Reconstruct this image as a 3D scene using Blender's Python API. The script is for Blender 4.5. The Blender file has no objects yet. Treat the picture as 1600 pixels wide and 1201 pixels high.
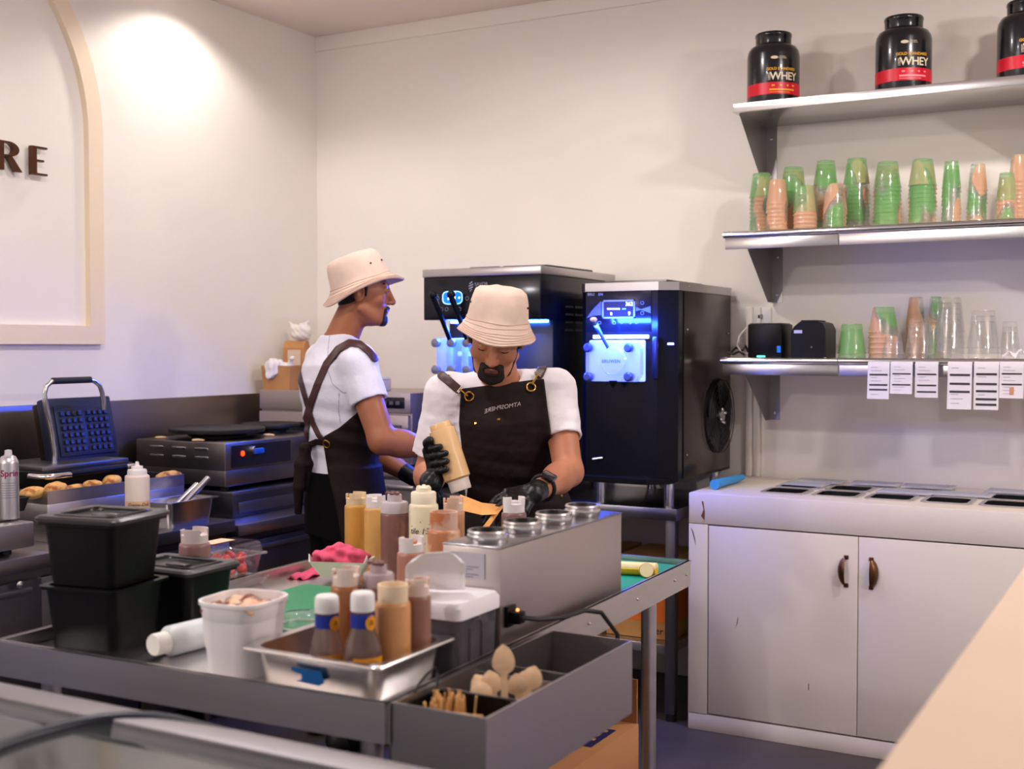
import bpy, bmesh, math, random
import numpy as np
from mathutils import Vector, Matrix
from mathutils.bvhtree import BVHTree
random.seed(7); np.random.seed(7)
sc = bpy.context.scene
C = sc.collection
PI = math.pi

# ---------------------------------------------------------------- camera
CH = 1.455; FPX = 1890.0; CX, CY = 800.0, 600.5
YAW = math.radians(29.05); PITCH = math.atan(60.5 / FPX)
cam_d = bpy.data.cameras.new('camera'); cam = bpy.data.objects.new('camera', cam_d); C.objects.link(cam)
cam.location = (0, 0, CH); cam.rotation_euler = (PI / 2 - PITCH, 0, YAW)
cam_d.sensor_width = 36.0; cam_d.lens = 36.0 * FPX / 1600.0; cam_d.clip_start = 0.02
cam_d.dof.use_dof = True; cam_d.dof.focus_distance = 3.45; cam_d.dof.aperture_fstop = 4.0
sc.camera = cam
# ---------------------------------------------------------------- light and exposure
sc.view_settings.view_transform = 'Standard'; sc.view_settings.look = 'None'
sc.view_settings.gamma = 1.0; sc.view_settings.use_curve_mapping = False
sc.view_settings.exposure = 0.38
sc.cycles.transparent_max_bounces = 40
w = bpy.data.worlds.new('world'); sc.world = w; w.use_nodes = True
w.node_tree.nodes['Background'].inputs[0].default_value = (1.0, 0.93, 0.92, 1)
w.node_tree.nodes['Background'].inputs[1].default_value = 0.40
DOWNLIGHTS = [  # x, y, watts, colour, cone: ceiling downlights of the kitchen
    (-3.66, 3.95, 20, (1.0, 0.93, 0.86), 140),
    (-2.20, 3.50, 36, (1.0, 0.94, 0.91), 178),
    (0.10, 3.50, 66, (1.0, 0.92, 0.88), 178),
    (-2.00, 1.90, 62, (1.0, 0.95, 0.96), 178),
]
FILL_PENDANTS = [(1.8, 2.6, 2.5, 150, (1.0, 0.94, 0.92)), (-3.2, -0.6, 2.5, 140, (1.0, 0.95, 0.96))]   # unseen bare-bulb pendants, added to brighten the walls and workers
ZC = 3.04
for i, (lx, ly, pw, lc, cone) in enumerate(DOWNLIGHTS):
    ld = bpy.data.lights.new('downlight_lamp', 'SPOT'); ld.energy = pw; ld.color = lc
    ld.shadow_soft_size = 0.06; ld.spot_size = math.radians(cone); ld.spot_blend = 0.4
    lo = bpy.data.objects.new('downlight_lamp', ld); lo.location = (lx, ly, ZC - 0.03); C.objects.link(lo)
for (lx, ly, lz, pw, lc) in FILL_PENDANTS:
    ld = bpy.data.lights.new('fill_pendant_light', 'POINT'); ld.energy = pw; ld.color = lc; ld.shadow_soft_size = 0.06
    lo = bpy.data.objects.new('fill_pendant_light', ld); lo.location = (lx, ly, lz); C.objects.link(lo)

# ---------------------------------------------------------------- pixel <-> place
_s, _c = math.sin(YAW), math.cos(YAW)
RV = Vector((_c, _s, 0)); FH = Vector((-_s, _c, 0)); ZV = Vector((0, 0, 1))
FV = FH * math.cos(PITCH) - ZV * math.sin(PITCH); UV = FH * math.sin(PITCH) + ZV * math.cos(PITCH)
CAMP = Vector((0, 0, CH))
def ray(x, y): return FV + RV * ((x - CX) / FPX) - UV * ((y - CY) / FPX)
def PZ(x, y, z): d = ray(x, y); return CAMP + d * ((z - CH) / d.z)
def PY(x, y, Y): d = ray(x, y); return CAMP + d * (Y / d.y)
def PX(x, y, X): d = ray(x, y); return CAMP + d * (X / d.x)
def PD(x, y, D): d = ray(x, y); return CAMP + d * (D / d.dot(FH))

# ---------------------------------------------------------------- materials
def lin(c):
    c = c / 255.0
    return c / 12.92 if c <= 0.04045 else ((c + 0.055) / 1.055) ** 2.4
def rgb(r, g, b): return (lin(r), lin(g), lin(b), 1.0)
MATS = {}
def mat(name, col, rough=0.5, metal=0.0, var=0.0, vscale=8.0, bump=0.0, bscale=60.0, stretch=None, emit=None, estr=0.0,
        coat=0.0, sub=0.0, alpha=1.0, trans=0.0, ior=1.45, spec=0.5, col2=None, c2scale=6.0, c2lo=0.5, c2hi=0.6, dist=0.002):
    if name in MATS: return MATS[name]
    m = bpy.data.materials.new(name); m.use_nodes = True; nt = m.node_tree; b = nt.nodes['Principled BSDF']
    b.inputs['Base Color'].default_value = col; b.inputs['Roughness'].default_value = rough; b.inputs['Metallic'].default_value = metal
    b.inputs['IOR'].default_value = ior; b.inputs['Coat Weight'].default_value = coat; b.inputs['Alpha'].default_value = alpha
    b.inputs['Transmission Weight'].default_value = trans; b.inputs['Specular IOR Level'].default_value = spec
    if sub: b.inputs['Subsurface Weight'].default_value = sub; b.inputs['Subsurface Radius'].default_value = (0.01, 0.004, 0.002); b.inputs['Subsurface Scale'].default_value = 1.0
    tc = nt.nodes.new('ShaderNodeTexCoord'); mp = nt.nodes.new('ShaderNodeMapping'); nt.links.new(tc.outputs['Object'], mp.inputs[0])
    if stretch: mp.inputs['Scale'].default_value = stretch
    last = None
    if col2:
        n = nt.nodes.new('ShaderNodeTexNoise'); n.inputs['Scale'].default_value = c2scale; n.inputs['Detail'].default_value = 5; nt.links.new(mp.outputs[0], n.inputs['Vector'])
        r = nt.nodes.new('ShaderNodeMapRange'); r.inputs[1].default_value = c2lo; r.inputs[2].default_value = c2hi; nt.links.new(n.outputs[0], r.inputs[0])
        mx = nt.nodes.new('ShaderNodeMix'); mx.data_type = 'RGBA'; nt.links.new(r.outputs[0], mx.inputs[0])
        mx.inputs[6].default_value = col; mx.inputs[7].default_value = col2; last = mx.outputs[2]; nt.links.new(last, b.inputs['Base Color'])
    if var:
        n = nt.nodes.new('ShaderNodeTexNoise'); n.inputs['Scale'].default_value = vscale; n.inputs['Detail'].default_value = 6; nt.links.new(mp.outputs[0], n.inputs['Vector'])
        r = nt.nodes.new('ShaderNodeMapRange'); r.inputs[1].default_value = 0.3; r.inputs[2].default_value = 0.7; r.inputs[3].default_value = 1 - var; r.inputs[4].default_value = 1 + var
        nt.links.new(n.outputs[0], r.inputs[0])
        mx = nt.nodes.new('ShaderNodeMix'); mx.data_type = 'RGBA'; mx.blend_type = 'MULTIPLY'; mx.inputs[0].default_value = 1
        if last: nt.links.new(last, mx.inputs[6])
        else: mx.inputs[6].default_value = col
        nt.links.new(r.outputs[0], mx.inputs[7]); nt.links.new(mx.outputs[2], b.inputs['Base Color'])
    if bump:
        n = nt.nodes.new('ShaderNodeTexNoise'); n.inputs['Scale'].default_value = bscale; n.inputs['Detail'].default_value = 4; nt.links.new(mp.outputs[0], n.inputs['Vector'])
        bp = nt.nodes.new('ShaderNodeBump'); bp.inputs['Strength'].default_value = bump; bp.inputs['Distance'].default_value = dist
        nt.links.new(n.outputs[0], bp.inputs['Height']); nt.links.new(bp.outputs[0], b.inputs['Normal'])
    if emit: b.inputs['Emission Color'].default_value = emit; b.inputs['Emission Strength'].default_value = estr
    MATS[name] = m; return m
def clear(name, tint=(0.95, 0.97, 0.97, 1), gloss=0.12, rough=0.05, haze=0.0, hazecol=(0.9, 0.9, 0.9, 1)):
    """thin clear plastic or glass: see-through with a fresnel sheen and an optional milky haze"""
    if name in MATS: return MATS[name]
    m = bpy.data.materials.new(name); m.use_nodes = True; nt = m.node_tree; nt.nodes.remove(nt.nodes['Principled BSDF'])
    out = nt.nodes['Material Output']; t = nt.nodes.new('ShaderNodeBsdfTransparent'); t.inputs[0].default_value = tint
    g = nt.nodes.new('ShaderNodeBsdfGlossy'); g.inputs['Roughness'].default_value = rough
    lw = nt.nodes.new('ShaderNodeLayerWeight'); lw.inputs[0].default_value = 0.5
    pw_ = nt.nodes.new('ShaderNodeMath'); pw_.operation = 'POWER'; pw_.inputs[1].default_value = 4.0; nt.links.new(lw.outputs['Facing'], pw_.inputs[0])
    ad = nt.nodes.new('ShaderNodeMath'); ad.operation = 'MULTIPLY_ADD'; ad.use_clamp = True; ad.inputs[1].default_value = 0.45; ad.inputs[2].default_value = 0.02 + gloss * 0.12; nt.links.new(pw_.outputs[0], ad.inputs[0])
    base = t
    if haze:
        d = nt.nodes.new('ShaderNodeBsdfDiffuse'); d.inputs[0].default_value = hazecol
        tl = nt.nodes.new('ShaderNodeBsdfTranslucent'); tl.inputs[0].default_value = hazecol
        dm = nt.nodes.new('ShaderNodeMixShader'); dm.inputs[0].default_value = 0.5; nt.links.new(d.outputs[0], dm.inputs[1]); nt.links.new(tl.outputs[0], dm.inputs[2])
        hm = nt.nodes.new('ShaderNodeMixShader'); hm.inputs[0].default_value = haze; nt.links.new(t.outputs[0], hm.inputs[1]); nt.links.new(dm.outputs[0], hm.inputs[2]); base = hm
    mx = nt.nodes.new('ShaderNodeMixShader'); nt.links.new(ad.outputs[0], mx.inputs[0]); nt.links.new(base.outputs[0], mx.inputs[1]); nt.links.new(g.outputs[0], mx.inputs[2])
    nt.links.new(mx.outputs[0], out.inputs[0]); MATS[name] = m; return m
def emission(name, col, s):
    if name in MATS: return MATS[name]
    m = bpy.data.materials.new(name); m.use_nodes = True; b = m.node_tree.nodes['Principled BSDF']
    b.inputs['Base Color'].default_value = col; b.inputs['Emission Color'].default_value = col; b.inputs['Emission Strength'].default_value = s
    MATS[name] = m; return m

# ---------------------------------------------------------------- mesh building
def TR(loc=(0, 0, 0), rz=0, rx=0, ry=0): return Matrix.Translation(Vector(loc)) @ Matrix.Rotation(rz, 4, 'Z') @ Matrix.Rotation(ry, 4, 'Y') @ Matrix.Rotation(rx, 4, 'X')
def frame(o, ax, ay, az):
    m = Matrix.Identity(4)
    for i in range(3): m[i][0] = ax[i]; m[i][1] = ay[i]; m[i][2] = az[i]; m[i][3] = o[i]
    return m
def along(a, b, up=(0, 0, 1)):
    """matrix that takes +Z to the direction a->b with the origin at a"""
    a = Vector(a); z = (Vector(b) - a).normalized(); u = Vector(up)
    if abs(z.dot(u)) > 0.97: u = Vector((1, 0, 0))
    x = u.cross(z).normalized(); y = z.cross(x); return frame(a, x, y, z)
class MB:
    def __init__(s): s.bm = bmesh.new()
    def _add(s, vs, fs, M=None):
        bv = [s.bm.verts.new((M @ Vector(v)) if M is not None else v) for v in vs]
        for f in fs:
            try: s.bm.faces.new([bv[i] for i in f])
            except ValueError: pass
        return s
    def box(s, x0, x1, y0, y1, z0, z1, bev=0.0, seg=2, M=None):
        vs = [(x, y, z) for x in (x0, x1) for y in (y0, y1) for z in (z0, z1)]
        fs = [(0, 1, 3, 2), (4, 6, 7, 5), (0, 4, 5, 1), (2, 3, 7, 6), (0, 2, 6, 4), (1, 5, 7, 3)]
        if not bev: return s._add(vs, fs, M)
        b = bmesh.new(); bv = [b.verts.new(v) for v in vs]
        for f in fs: b.faces.new([bv[i] for i in f])
        bmesh.ops.bevel(b, geom=b.edges[:], offset=bev, segments=seg, profile=0.5, affect='EDGES')
        b.verts.index_update(); V = [v.co.copy() for v in b.verts]; F = [[v.index for v in f.verts] for f in b.faces]; b.free()
        return s._add(V, F, M)
    def prism(s, poly, z0, z1, M=None):
        n = len(poly); vs = [(p[0], p[1], z0) for p in poly] + [(p[0], p[1], z1) for p in poly]
        fs = [tuple(range(n))[::-1], tuple(range(n, 2 * n))] + [(i, (i + 1) % n, n + (i + 1) % n, n + i) for i in range(n)]
        return s._add(vs, fs, M)
    def lathe(s, prof, seg=32, M=None, sx=1.0, sy=1.0):
        vs = []; rings = []
        for r, z in prof:
            if r < 1e-6: rings.append([len(vs)]); vs.append((0, 0, z))
            else:
                rings.append(list(range(len(vs), len(vs) + seg)))
                vs += [(r * sx * math.cos(2 * PI * k / seg), r * sy * math.sin(2 * PI * k / seg), z) for k in range(seg)]
        fs = []
        for a, b in zip(rings[:-1], rings[1:]):
            for k in range(seg):
                k2 = (k + 1) % seg
                if len(a) == 1 and len(b) == 1: continue
                if len(a) == 1: fs.append((a[0], b[k2], b[k]))
                elif len(b) == 1: fs.append((a[k], a[k2], b[0]))
                else: fs.append((a[k], a[k2], b[k2], b[k]))
        return s._add(vs, fs, M)
    def loft(s, rings, M=None, cap=True):
        """rings of equal length joined in order"""
        n = len(rings[0]); vs = [p for r in rings for p in r]; fs = []
        for i in range(len(rings) - 1):
            for k in range(n): fs.append((i * n + k, i * n + (k + 1) % n, (i + 1) * n + (k + 1) % n, (i + 1) * n + k))
        if cap: fs.append(tuple(range(n))[::-1]); fs.append(tuple(range((len(rings) - 1) * n, len(rings) * n)))
        return s._add(vs, fs, M)
    def tube(s, pts, r, seg=10, M=None, closed=False):
        P = [Vector(p) for p in pts]; n = len(P); rr = r if isinstance(r, (list, tuple)) else [r] * n
        rings = []; N = None
        for i in range(n):
            t = (P[min(i + 1, n - 1)] - P[max(i - 1, 0)]) if not closed else (P[(i + 1) % n] - P[i - 1])
            t.normalize()
            if N is None: N = t.cross(Vector((0, 0, 1))); N = N if N.length > 1e-3 else t.cross(Vector((1, 0, 0)))
            N = (N - t * N.dot(t)).normalized(); B = t.cross(N)
            rings.append([P[i] + N * (rr[i] * math.cos(2 * PI * k / seg)) + B * (rr[i] * math.sin(2 * PI * k / seg)) for k in range(seg)])
        if closed: rings.append(rings[0])
        return s.loft(rings, M, cap=not closed)
    def ball(s, c, r, M=None, seg=16, rings=10):
        r = (r, r, r) if not isinstance(r, (tuple, list)) else r
        prof = [(math.sin(PI * i / rings), -math.cos(PI * i / rings)) for i in range(rings + 1)]
        m = Matrix.Translation(Vector(c)) @ Matrix.Diagonal((r[0], r[1], r[2], 1))
        return s.lathe(prof, seg, (M @ m) if M is not None else m)
    def sheet(s, P, th=0.001, M=None):
        """grid P[i][j] of points given a thickness along its normals"""
        ni, nj = len(P), len(P[0]); A = np.array([[tuple(p) for p in r] for r in P], float)
        du = np.gradient(A, axis=0); dv = np.gradient(A, axis=1); nn = np.cross(du, dv); nn /= (np.linalg.norm(nn, axis=2, keepdims=True) + 1e-12)
        vs = [tuple(v) for v in (A + nn * th / 2).reshape(-1, 3)] + [tuple(v) for v in (A - nn * th / 2).reshape(-1, 3)]; o = ni * nj; fs = []
        for i in range(ni - 1):
            for j in range(nj - 1):
                a, b, c, d = i * nj + j, (i + 1) * nj + j, (i + 1) * nj + j + 1, i * nj + j + 1
                fs.append((a, b, c, d)); fs.append((o + a, o + d, o + c, o + b))
        for i in range(ni - 1):
            for j, f in ((0, 1), (nj - 1, 0)):
                a, b = i * nj + j, (i + 1) * nj + j; fs.append((a, o + a, o + b, b) if f else (a, b, o + b, o + a))
        for j in range(nj - 1):
            for i, f in ((0, 0), (ni - 1, 1)):
                a, b = i * nj + j, i * nj + j + 1; fs.append((a, o + a, o + b, b) if f else (a, b, o + b, o + a))
        return s._add(vs, fs, M)
    def raw(s, vs, fs, M=None): return s._add(vs, fs, M)
    def build(s, name, m, parent=None, smooth=35, world=False, loc=None):
        me = bpy.data.meshes.new(name); bmesh.ops.recalc_face_normals(s.bm, faces=s.bm.faces[:]); s.bm.to_mesh(me); s.bm.free()
        return link(name, me, m, parent, smooth, world, loc)
def origin(o):
    v = Vector((0, 0, 0))
    while o is not None: v = v + o.location; o = o.parent
    return v
def link(name, me, m, parent=None, smooth=35, world=False, loc=None):
    o = bpy.data.objects.new(name, me); C.objects.link(o)
    if smooth:
        me.shade_smooth()
        if smooth < 180: me.set_sharp_from_angle(angle=math.radians(smooth))
    if m: me.materials.append(m)
    if parent is not None:
        o.parent = parent
        if world: me.transform(Matrix.Translation(-origin(parent)))
    if loc is not None:
        o.location = loc
        if world: me.transform(Matrix.Translation(-Vector(loc)))
    return o
def tag(o, label, cat, group=None):
    o['label'] = label; o['category'] = cat
    if group: o['group'] = group
    return o
def thing(name, label, cat, loc=(0, 0, 0), rz=0, group=None):
    o = bpy.data.objects.new(name, None); o.empty_display_size = 0.05; C.objects.link(o); o.location = loc; o.rotation_euler = (0, 0, rz)
    return tag(o, label, cat, group)
def struct(o): o['kind'] = 'structure'; return o
def copy_tree(o, parent=None):
    c = o.copy(); C.objects.link(c); c.parent = parent
    for ch in o.children: copy_tree(ch, c)
    return c
def text_mesh(body, size, extrude=0.0, align='CENTER', space=1.0, shear=0.0, offset=0.0, res=3):
    cu = bpy.data.curves.new('lettering', 'FONT'); cu.body = body; cu.size = size; cu.extrude = extrude; cu.align_x = align; cu.align_y = 'CENTER'
    cu.space_character = space; cu.resolution_u = res; cu.shear = shear; cu.offset = offset
    o = bpy.data.objects.new('lettering', cu); me = bpy.data.meshes.new_from_object(o); bpy.data.objects.remove(o); return me
def text(body, size, M, m, parent, name='lettering', extrude=0.0006, fn=None, **k):
    me = text_mesh(body, size, extrude, **k)
    for v in me.vertices: v.co = fn(v.co) if fn else (M @ v.co)
    return link(name, me, m, parent, 0)

# ---------------------------------------------------------------- implicit surfaces (bodies, cloth, food)
class Field:
    def __init__(s, lo, hi, h, big=0.06):
        s.lo = np.array(lo, np.float32); s.h = h; s.n = np.ceil((np.array(hi) - s.lo) / h).astype(int) + 1; s.f = np.full(s.n, big, np.float32); s.big = big
    def like(s, val=None):
        g = Field.__new__(Field); g.lo, g.h, g.n, g.big = s.lo, s.h, s.n, s.big; g.f = np.full(s.n, s.big if val is None else val, np.float32); return g
    def copy(s): g = s.like(); g.f = s.f.copy(); return g
    def sub(s, lo, hi):
        a = np.maximum(np.floor((np.array(lo) - s.lo) / s.h).astype(int), 0); b = np.minimum(np.ceil((np.array(hi) - s.lo) / s.h).astype(int) + 1, s.n)
        if np.any(b <= a): return None, None
        sl = tuple(slice(i, j) for i, j in zip(a, b)); ax = [s.lo[i] + s.h * np.arange(a[i], b[i], dtype=np.float32) for i in range(3)]
        X, Y, Z = np.meshgrid(*ax, indexing='ij', sparse=True); return sl, (X, Y, Z)
    def merge(s, sl, d, k, sign):
        f = s.f[sl]
        if sign > 0:
            if k > 0: h = np.clip(0.5 + 0.5 * (f - d) / k, 0, 1); s.f[sl] = f * (1 - h) + d * h - k * h * (1 - h)
            else: s.f[sl] = np.minimum(f, d)
        else:
            if k > 0: h = np.clip(0.5 - 0.5 * (f + d) / k, 0, 1); s.f[sl] = f * (1 - h) - d * h + k * h * (1 - h)
            else: s.f[sl] = np.maximum(f, -d)
    def cap(s, a, b, ra, rb=None, k=0.01, sign=1):
        rb = ra if rb is None else rb; a = np.array(a, np.float32); b = np.array(b, np.float32); m = max(ra, rb) + s.big
        sl, g = s.sub(np.minimum(a, b) - m, np.maximum(a, b) + m)
        if sl is None: return s
        ab = b - a; L = float(ab @ ab) + 1e-12; p = [g[i] - a[i] for i in range(3)]
        t = np.clip((p[0] * ab[0] + p[1] * ab[1] + p[2] * ab[2]) / L, 0, 1)
        d = np.sqrt((p[0] - t * ab[0]) ** 2 + (p[1] - t * ab[1]) ** 2 + (p[2] - t * ab[2]) ** 2) - (ra + t * (rb - ra)); s.merge(sl, d, k, sign); return s
    def chain(s, pts, rs, k=0.01, sign=1):
        for i in range(len(pts) - 1): s.cap(pts[i], pts[i + 1], rs[i], rs[i + 1], k, sign)
        return s
    def ell(s, c, r, A=None, k=0.01, sign=1):
        """ellipsoid; A = three axes as rows"""
        c = np.array(c, np.float32); r = np.array(r, np.float32); m = float(r.max()) + s.big; sl, g = s.sub(c - m, c + m)
        if sl is None: return s
        p = [g[i] - c[i] for i in range(3)]
        if A is not None: p = [p[0] * a[0] + p[1] * a[1] + p[2] * a[2] for a in A]
        q0 = np.sqrt((p[0] / r[0]) ** 2 + (p[1] / r[1]) ** 2 + (p[2] / r[2]) ** 2); q1 = np.sqrt((p[0] / r[0] ** 2) ** 2 + (p[1] / r[1] ** 2) ** 2 + (p[2] / r[2] ** 2) ** 2)
        s.merge(sl, q0 * (q0 - 1) / (q1 + 1e-9), k, sign); return s
    def trunk(s, o, ax, ay, az, secs, k=0.01, sign=1):
        """stack of elliptic sections (w, cu, cv, ru, rv) along az"""
        secs = sorted(secs); W = [q[0] for q in secs]; R = max(max(abs(q[1]) + q[3], abs(q[2]) + q[4]) for q in secs) + s.big
        ends = [np.array(o) + np.array(az) * W[0], np.array(o) + np.array(az) * W[-1]]
        sl, g = s.sub(np.minimum(*ends) - R, np.maximum(*ends) + R)
        if sl is None: return s
        p = [g[i] - np.float32(o[i]) for i in range(3)]; u, v, w_ = [p[0] * a[0] + p[1] * a[1] + p[2] * a[2] for a in (ax, ay, az)]
        it = lambda j: np.interp(w_, W, [q[j] for q in secs]).astype(np.float32)
        ru, rv = it(3), it(4); du = u - it(1); dv = v - it(2); q = np.sqrt((du / ru) ** 2 + (dv / rv) ** 2); q1 = np.sqrt((du / ru ** 2) ** 2 + (dv / rv ** 2) ** 2)
        d = q * (q - 1) / (q1 + 1e-6); d = np.maximum(d, np.maximum(w_ - W[-1], W[0] - w_)); s.merge(sl, d.astype(np.float32), k, sign); return s
    def coords(s):
        ax = [s.lo[i] + s.h * np.arange(s.n[i], dtype=np.float32) for i in range(3)]; return np.meshgrid(*ax, indexing='ij', sparse=True)
    def mesh(s, name, m, parent=None, loc=None, smooth_it=0):
        f = s.f; S = f < 0; nx, ny, nz = f.shape
        cnt = np.zeros((nx - 1, ny - 1, nz - 1), np.int8)
        for dx in (0, 1):
            for dy in (0, 1):
                for dz in (0, 1): cnt += S[dx:nx - 1 + dx, dy:ny - 1 + dy, dz:nz - 1 + dz]
        I, J, K = np.nonzero((cnt > 0) & (cnt < 8)); n = len(I)
        if n == 0: return None
        idx = np.full(cnt.shape, -1, np.int32); idx[I, J, K] = np.arange(n); acc = np.zeros((n, 3)); wt = np.zeros(n)
        cor = [(0, 0, 0), (1, 0, 0), (0, 1, 0), (1, 1, 0), (0, 0, 1), (1, 0, 1), (0, 1, 1), (1, 1, 1)]
        for a, b in ((0, 1), (2, 3), (4, 5), (6, 7), (0, 2), (1, 3), (4, 6), (5, 7), (0, 4), (1, 5), (2, 6), (3, 7)):
            A, B = np.array(cor[a]), np.array(cor[b]); fa = f[I + A[0], J + A[1], K + A[2]]; fb = f[I + B[0], J + B[1], K + B[2]]
            c = (fa < 0) != (fb < 0); t = np.where(c, fa / np.where(c, fa - fb, 1), 0); acc += np.where(c[:, None], A + t[:, None] * (B - A), 0); wt += c
        V = s.lo + s.h * (np.stack([I, J, K], 1) + acc / wt[:, None]); Q = []
        for ax in range(3):
            a = [slice(None)] * 3; b = [slice(None)] * 3; a[ax] = slice(0, -1); b[ax] = slice(1, None)
            e = S[tuple(a)] != S[tuple(b)]; E = np.nonzero(e); o1, o2 = [(1, 2), (2, 0), (0, 1)][ax]
            ok = (E[o1] > 0) & (E[o2] > 0) & (E[o1] < f.shape[o1] - 1) & (E[o2] < f.shape[o2] - 1); E = [q[ok] for q in E]
            def at(d1, d2):
                q = [E[0], E[1], E[2]]; q[o1] = q[o1] - d1; q[o2] = q[o2] - d2; return idx[q[0], q[1], q[2]]
            q = np.stack([at(1, 1), at(0, 1), at(0, 0), at(1, 0)], 1); fl = ~S[tuple(a)][tuple(E)]; q[fl] = q[fl][:, ::-1]; Q.append(q)
        Q = np.concatenate(Q); me = bpy.data.meshes.new(name)
        if smooth_it:
            e = np.concatenate([Q[:, [0, 1]], Q[:, [1, 2]], Q[:, [2, 3]], Q[:, [3, 0]]])
            for _ in range(smooth_it):
                sm = np.zeros_like(V); c = np.zeros(len(V)); np.add.at(sm, e[:, 0], V[e[:, 1]]); np.add.at(c, e[:, 0], 1); V = 0.5 * V + 0.5 * sm / np.maximum(c, 1)[:, None]
        base = Vector(loc) if loc is not None else (origin(parent) if parent is not None else Vector((0, 0, 0)))
        V = V - np.array(base); me.vertices.add(len(V)); me.vertices.foreach_set('co', V.astype(np.float32).ravel())
        me.loops.add(Q.size); me.loops.foreach_set('vertex_index', Q.astype(np.int32).ravel()); me.polygons.add(len(Q))
        me.polygons.foreach_set('loop_start', np.arange(0, Q.size, 4, dtype=np.int32)); me.update(calc_edges=True)
        o = link(name, me, m, parent, 180); 
        if loc is not None: o.location = loc
        return o
def noise3(X, Y, Z, sc_, seed=0):
    r = np.random.RandomState(seed); v = 0
    for i in range(5):
        k = r.normal(size=3) * sc_; v = v + np.sin(k[0] * X + k[1] * Y + k[2] * Z + r.uniform(0, 6.28))
    return v / 5
# ================================================================ materials used throughout
STEEL = mat('brushed_steel', (0.54, 0.51, 0.51, 1), 0.34, 1.0, var=0.05, vscale=3, bump=0.06, bscale=40, stretch=(1, 1, 14))
STEELH = mat('brushed_steel_bright', (0.66, 0.64, 0.64, 1), 0.26, 1.0, var=0.04, vscale=3, bump=0.04, bscale=40, stretch=(1, 14, 1))
STEELD = mat('dull_steel', (0.20, 0.19, 0.195, 1), 0.38, 1.0, var=0.08, vscale=4, bump=0.05, bscale=40)
CHROME = mat('chrome', (0.8, 0.8, 0.82, 1), 0.12, 1.0)
BLACKP = mat('black_plastic', rgb(8, 8, 9), 0.38, var=0.2, vscale=20, spec=0.22)
BLACKM = mat('black_matt', rgb(22, 21, 22), 0.55)
RUBBER = mat('black_rubber', rgb(26, 26, 28), 0.6)
CAST = mat('cast_iron', rgb(28, 27, 28), 0.5, 0.3, bump=0.2, bscale=150)
WHITEP = mat('white_plastic', rgb(232, 230, 230), 0.4)
CABLE = mat('black_cable', rgb(18, 18, 18), 0.5)
KRAFT = mat('kraft_card', rgb(196, 140, 88), 0.8, var=0.08, vscale=15, bump=0.1, bscale=120)
# ================================================================ room shell
XL, YB = -3.93, 5.0
WALL = mat('wall_paint', rgb(236, 228, 219), 0.75, var=0.03, vscale=1.5, bump=0.18, bscale=45)
CEIL = mat('ceiling_paint', rgb(236, 220, 208), 0.8, var=0.02, vscale=2)
FLOOR = mat('floor_vinyl', rgb(66, 60, 57), 0.5, var=0.25, vscale=4, bump=0.15, bscale=90)
struct(MB().box(-4.2, 4.5, -3.5, 5.2, -0.1, 0).build('floor', FLOOR))
struct(MB().box(-4.2, 4.5, -3.5, 5.2, ZC, ZC + 0.1).build('ceiling', CEIL))
struct(MB().box(XL - 0.2, XL, -3.5, YB, 0, ZC).build('wall_left', WALL))
struct(MB().box(XL - 0.2, 4.5, YB, YB + 0.2, 0, ZC).build('wall_back', WALL))
struct(MB().box(XL, 4.5, YB - 0.012, YB, ZC - 0.075, ZC, bev=0.003).build('trim_1', WALL))
# vertical conduit covers beside the cabinet
for i, (xx, ww) in enumerate(((-1.615, 0.028), (-1.575, 0.018))):
    struct(MB().box(xx - ww / 2, xx + ww / 2, YB - 0.02, YB, 0.9, 1.62, bev=0.004).build('trim_%d' % (i + 3), WALL))
# arched moulding on the left wall
TRIMC = mat('arch_trim_paint', rgb(236, 216, 190), 0.6, bump=0.05, bscale=60)
aR = PX(148, 530, XL).y; aT = PX(20, 20, XL); zb0 = PX(80, 537.5, XL).z
wA = 0.075; rad = 0.95; cyA = aR + 0.03 - rad; zs = PX(158, 215, XL).z
def arch_path(off):
    p = [(cyA - rad + off, zb0 + off), (cyA + rad - off, zb0 + off)]
    for k in range(41):
        a = PI * k / 40; p.append((cyA + (rad - off) * math.cos(a), zs + (rad - off) * 0.95 * math.sin(a)))
    return p
po, pi_ = arch_path(0), arch_path(wA); rings = []
mb = MB(); n = len(po)
vs = [(XL, a, b) for a, b in po] + [(XL + 0.028, a, b) for a, b in po] + [(XL + 0.028, a, b) for a, b in pi_] + [(XL, a, b) for a, b in pi_]; fs = []
for i in range(n):
    j = (i + 1) % n
    for q in range(3): fs.append((q * n + i, q * n + j, (q + 1) * n + j, (q + 1) * n + i))
struct(mb.raw(vs, fs).build('trim_2', TRIMC, smooth=40))
# raised sign letters inside the arch
BRONZE = mat('bronze_letter', rgb(82, 44, 22), 0.3, 0.35)
e0 = PX(40, 228, XL); e1 = PX(41, 273, XL); lh = e0.z - e1.z
sg = thing('wall_sign', 'raised bronze sign letters reading RE inside the arched moulding', 'sign', (XL + 0.004, (e0.y), e1.z))
def letter(poly_list, name, y0):
    mb = MB()
    for poly in poly_list: mb.prism(poly, 0, 0.022, frame((0.012, y0, 0), (0, 1, 0), (0, 0, 1), (1, 0, 0)))
    return mb.build(name, BRONZE, sg, smooth=30)
h = lh; ew = PX(64, 250, XL).y - e0.y
letter([[(0, 0), (.3 * ew, 0), (.3 * ew, h), (0, h)], [(.3 * ew, h * .93), (ew, h * .93), (ew, h), (.3 * ew, h)], [(.3 * ew, h * .47), (.78 * ew, h * .47), (.78 * ew, h * .54), (.3 * ew, h * .54)], [(.3 * ew, 0), (ew, 0), (ew, h * .07), (.3 * ew, h * .07)]], 'letter', 0)
rw = ew * 1.35; bowl = []
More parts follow.
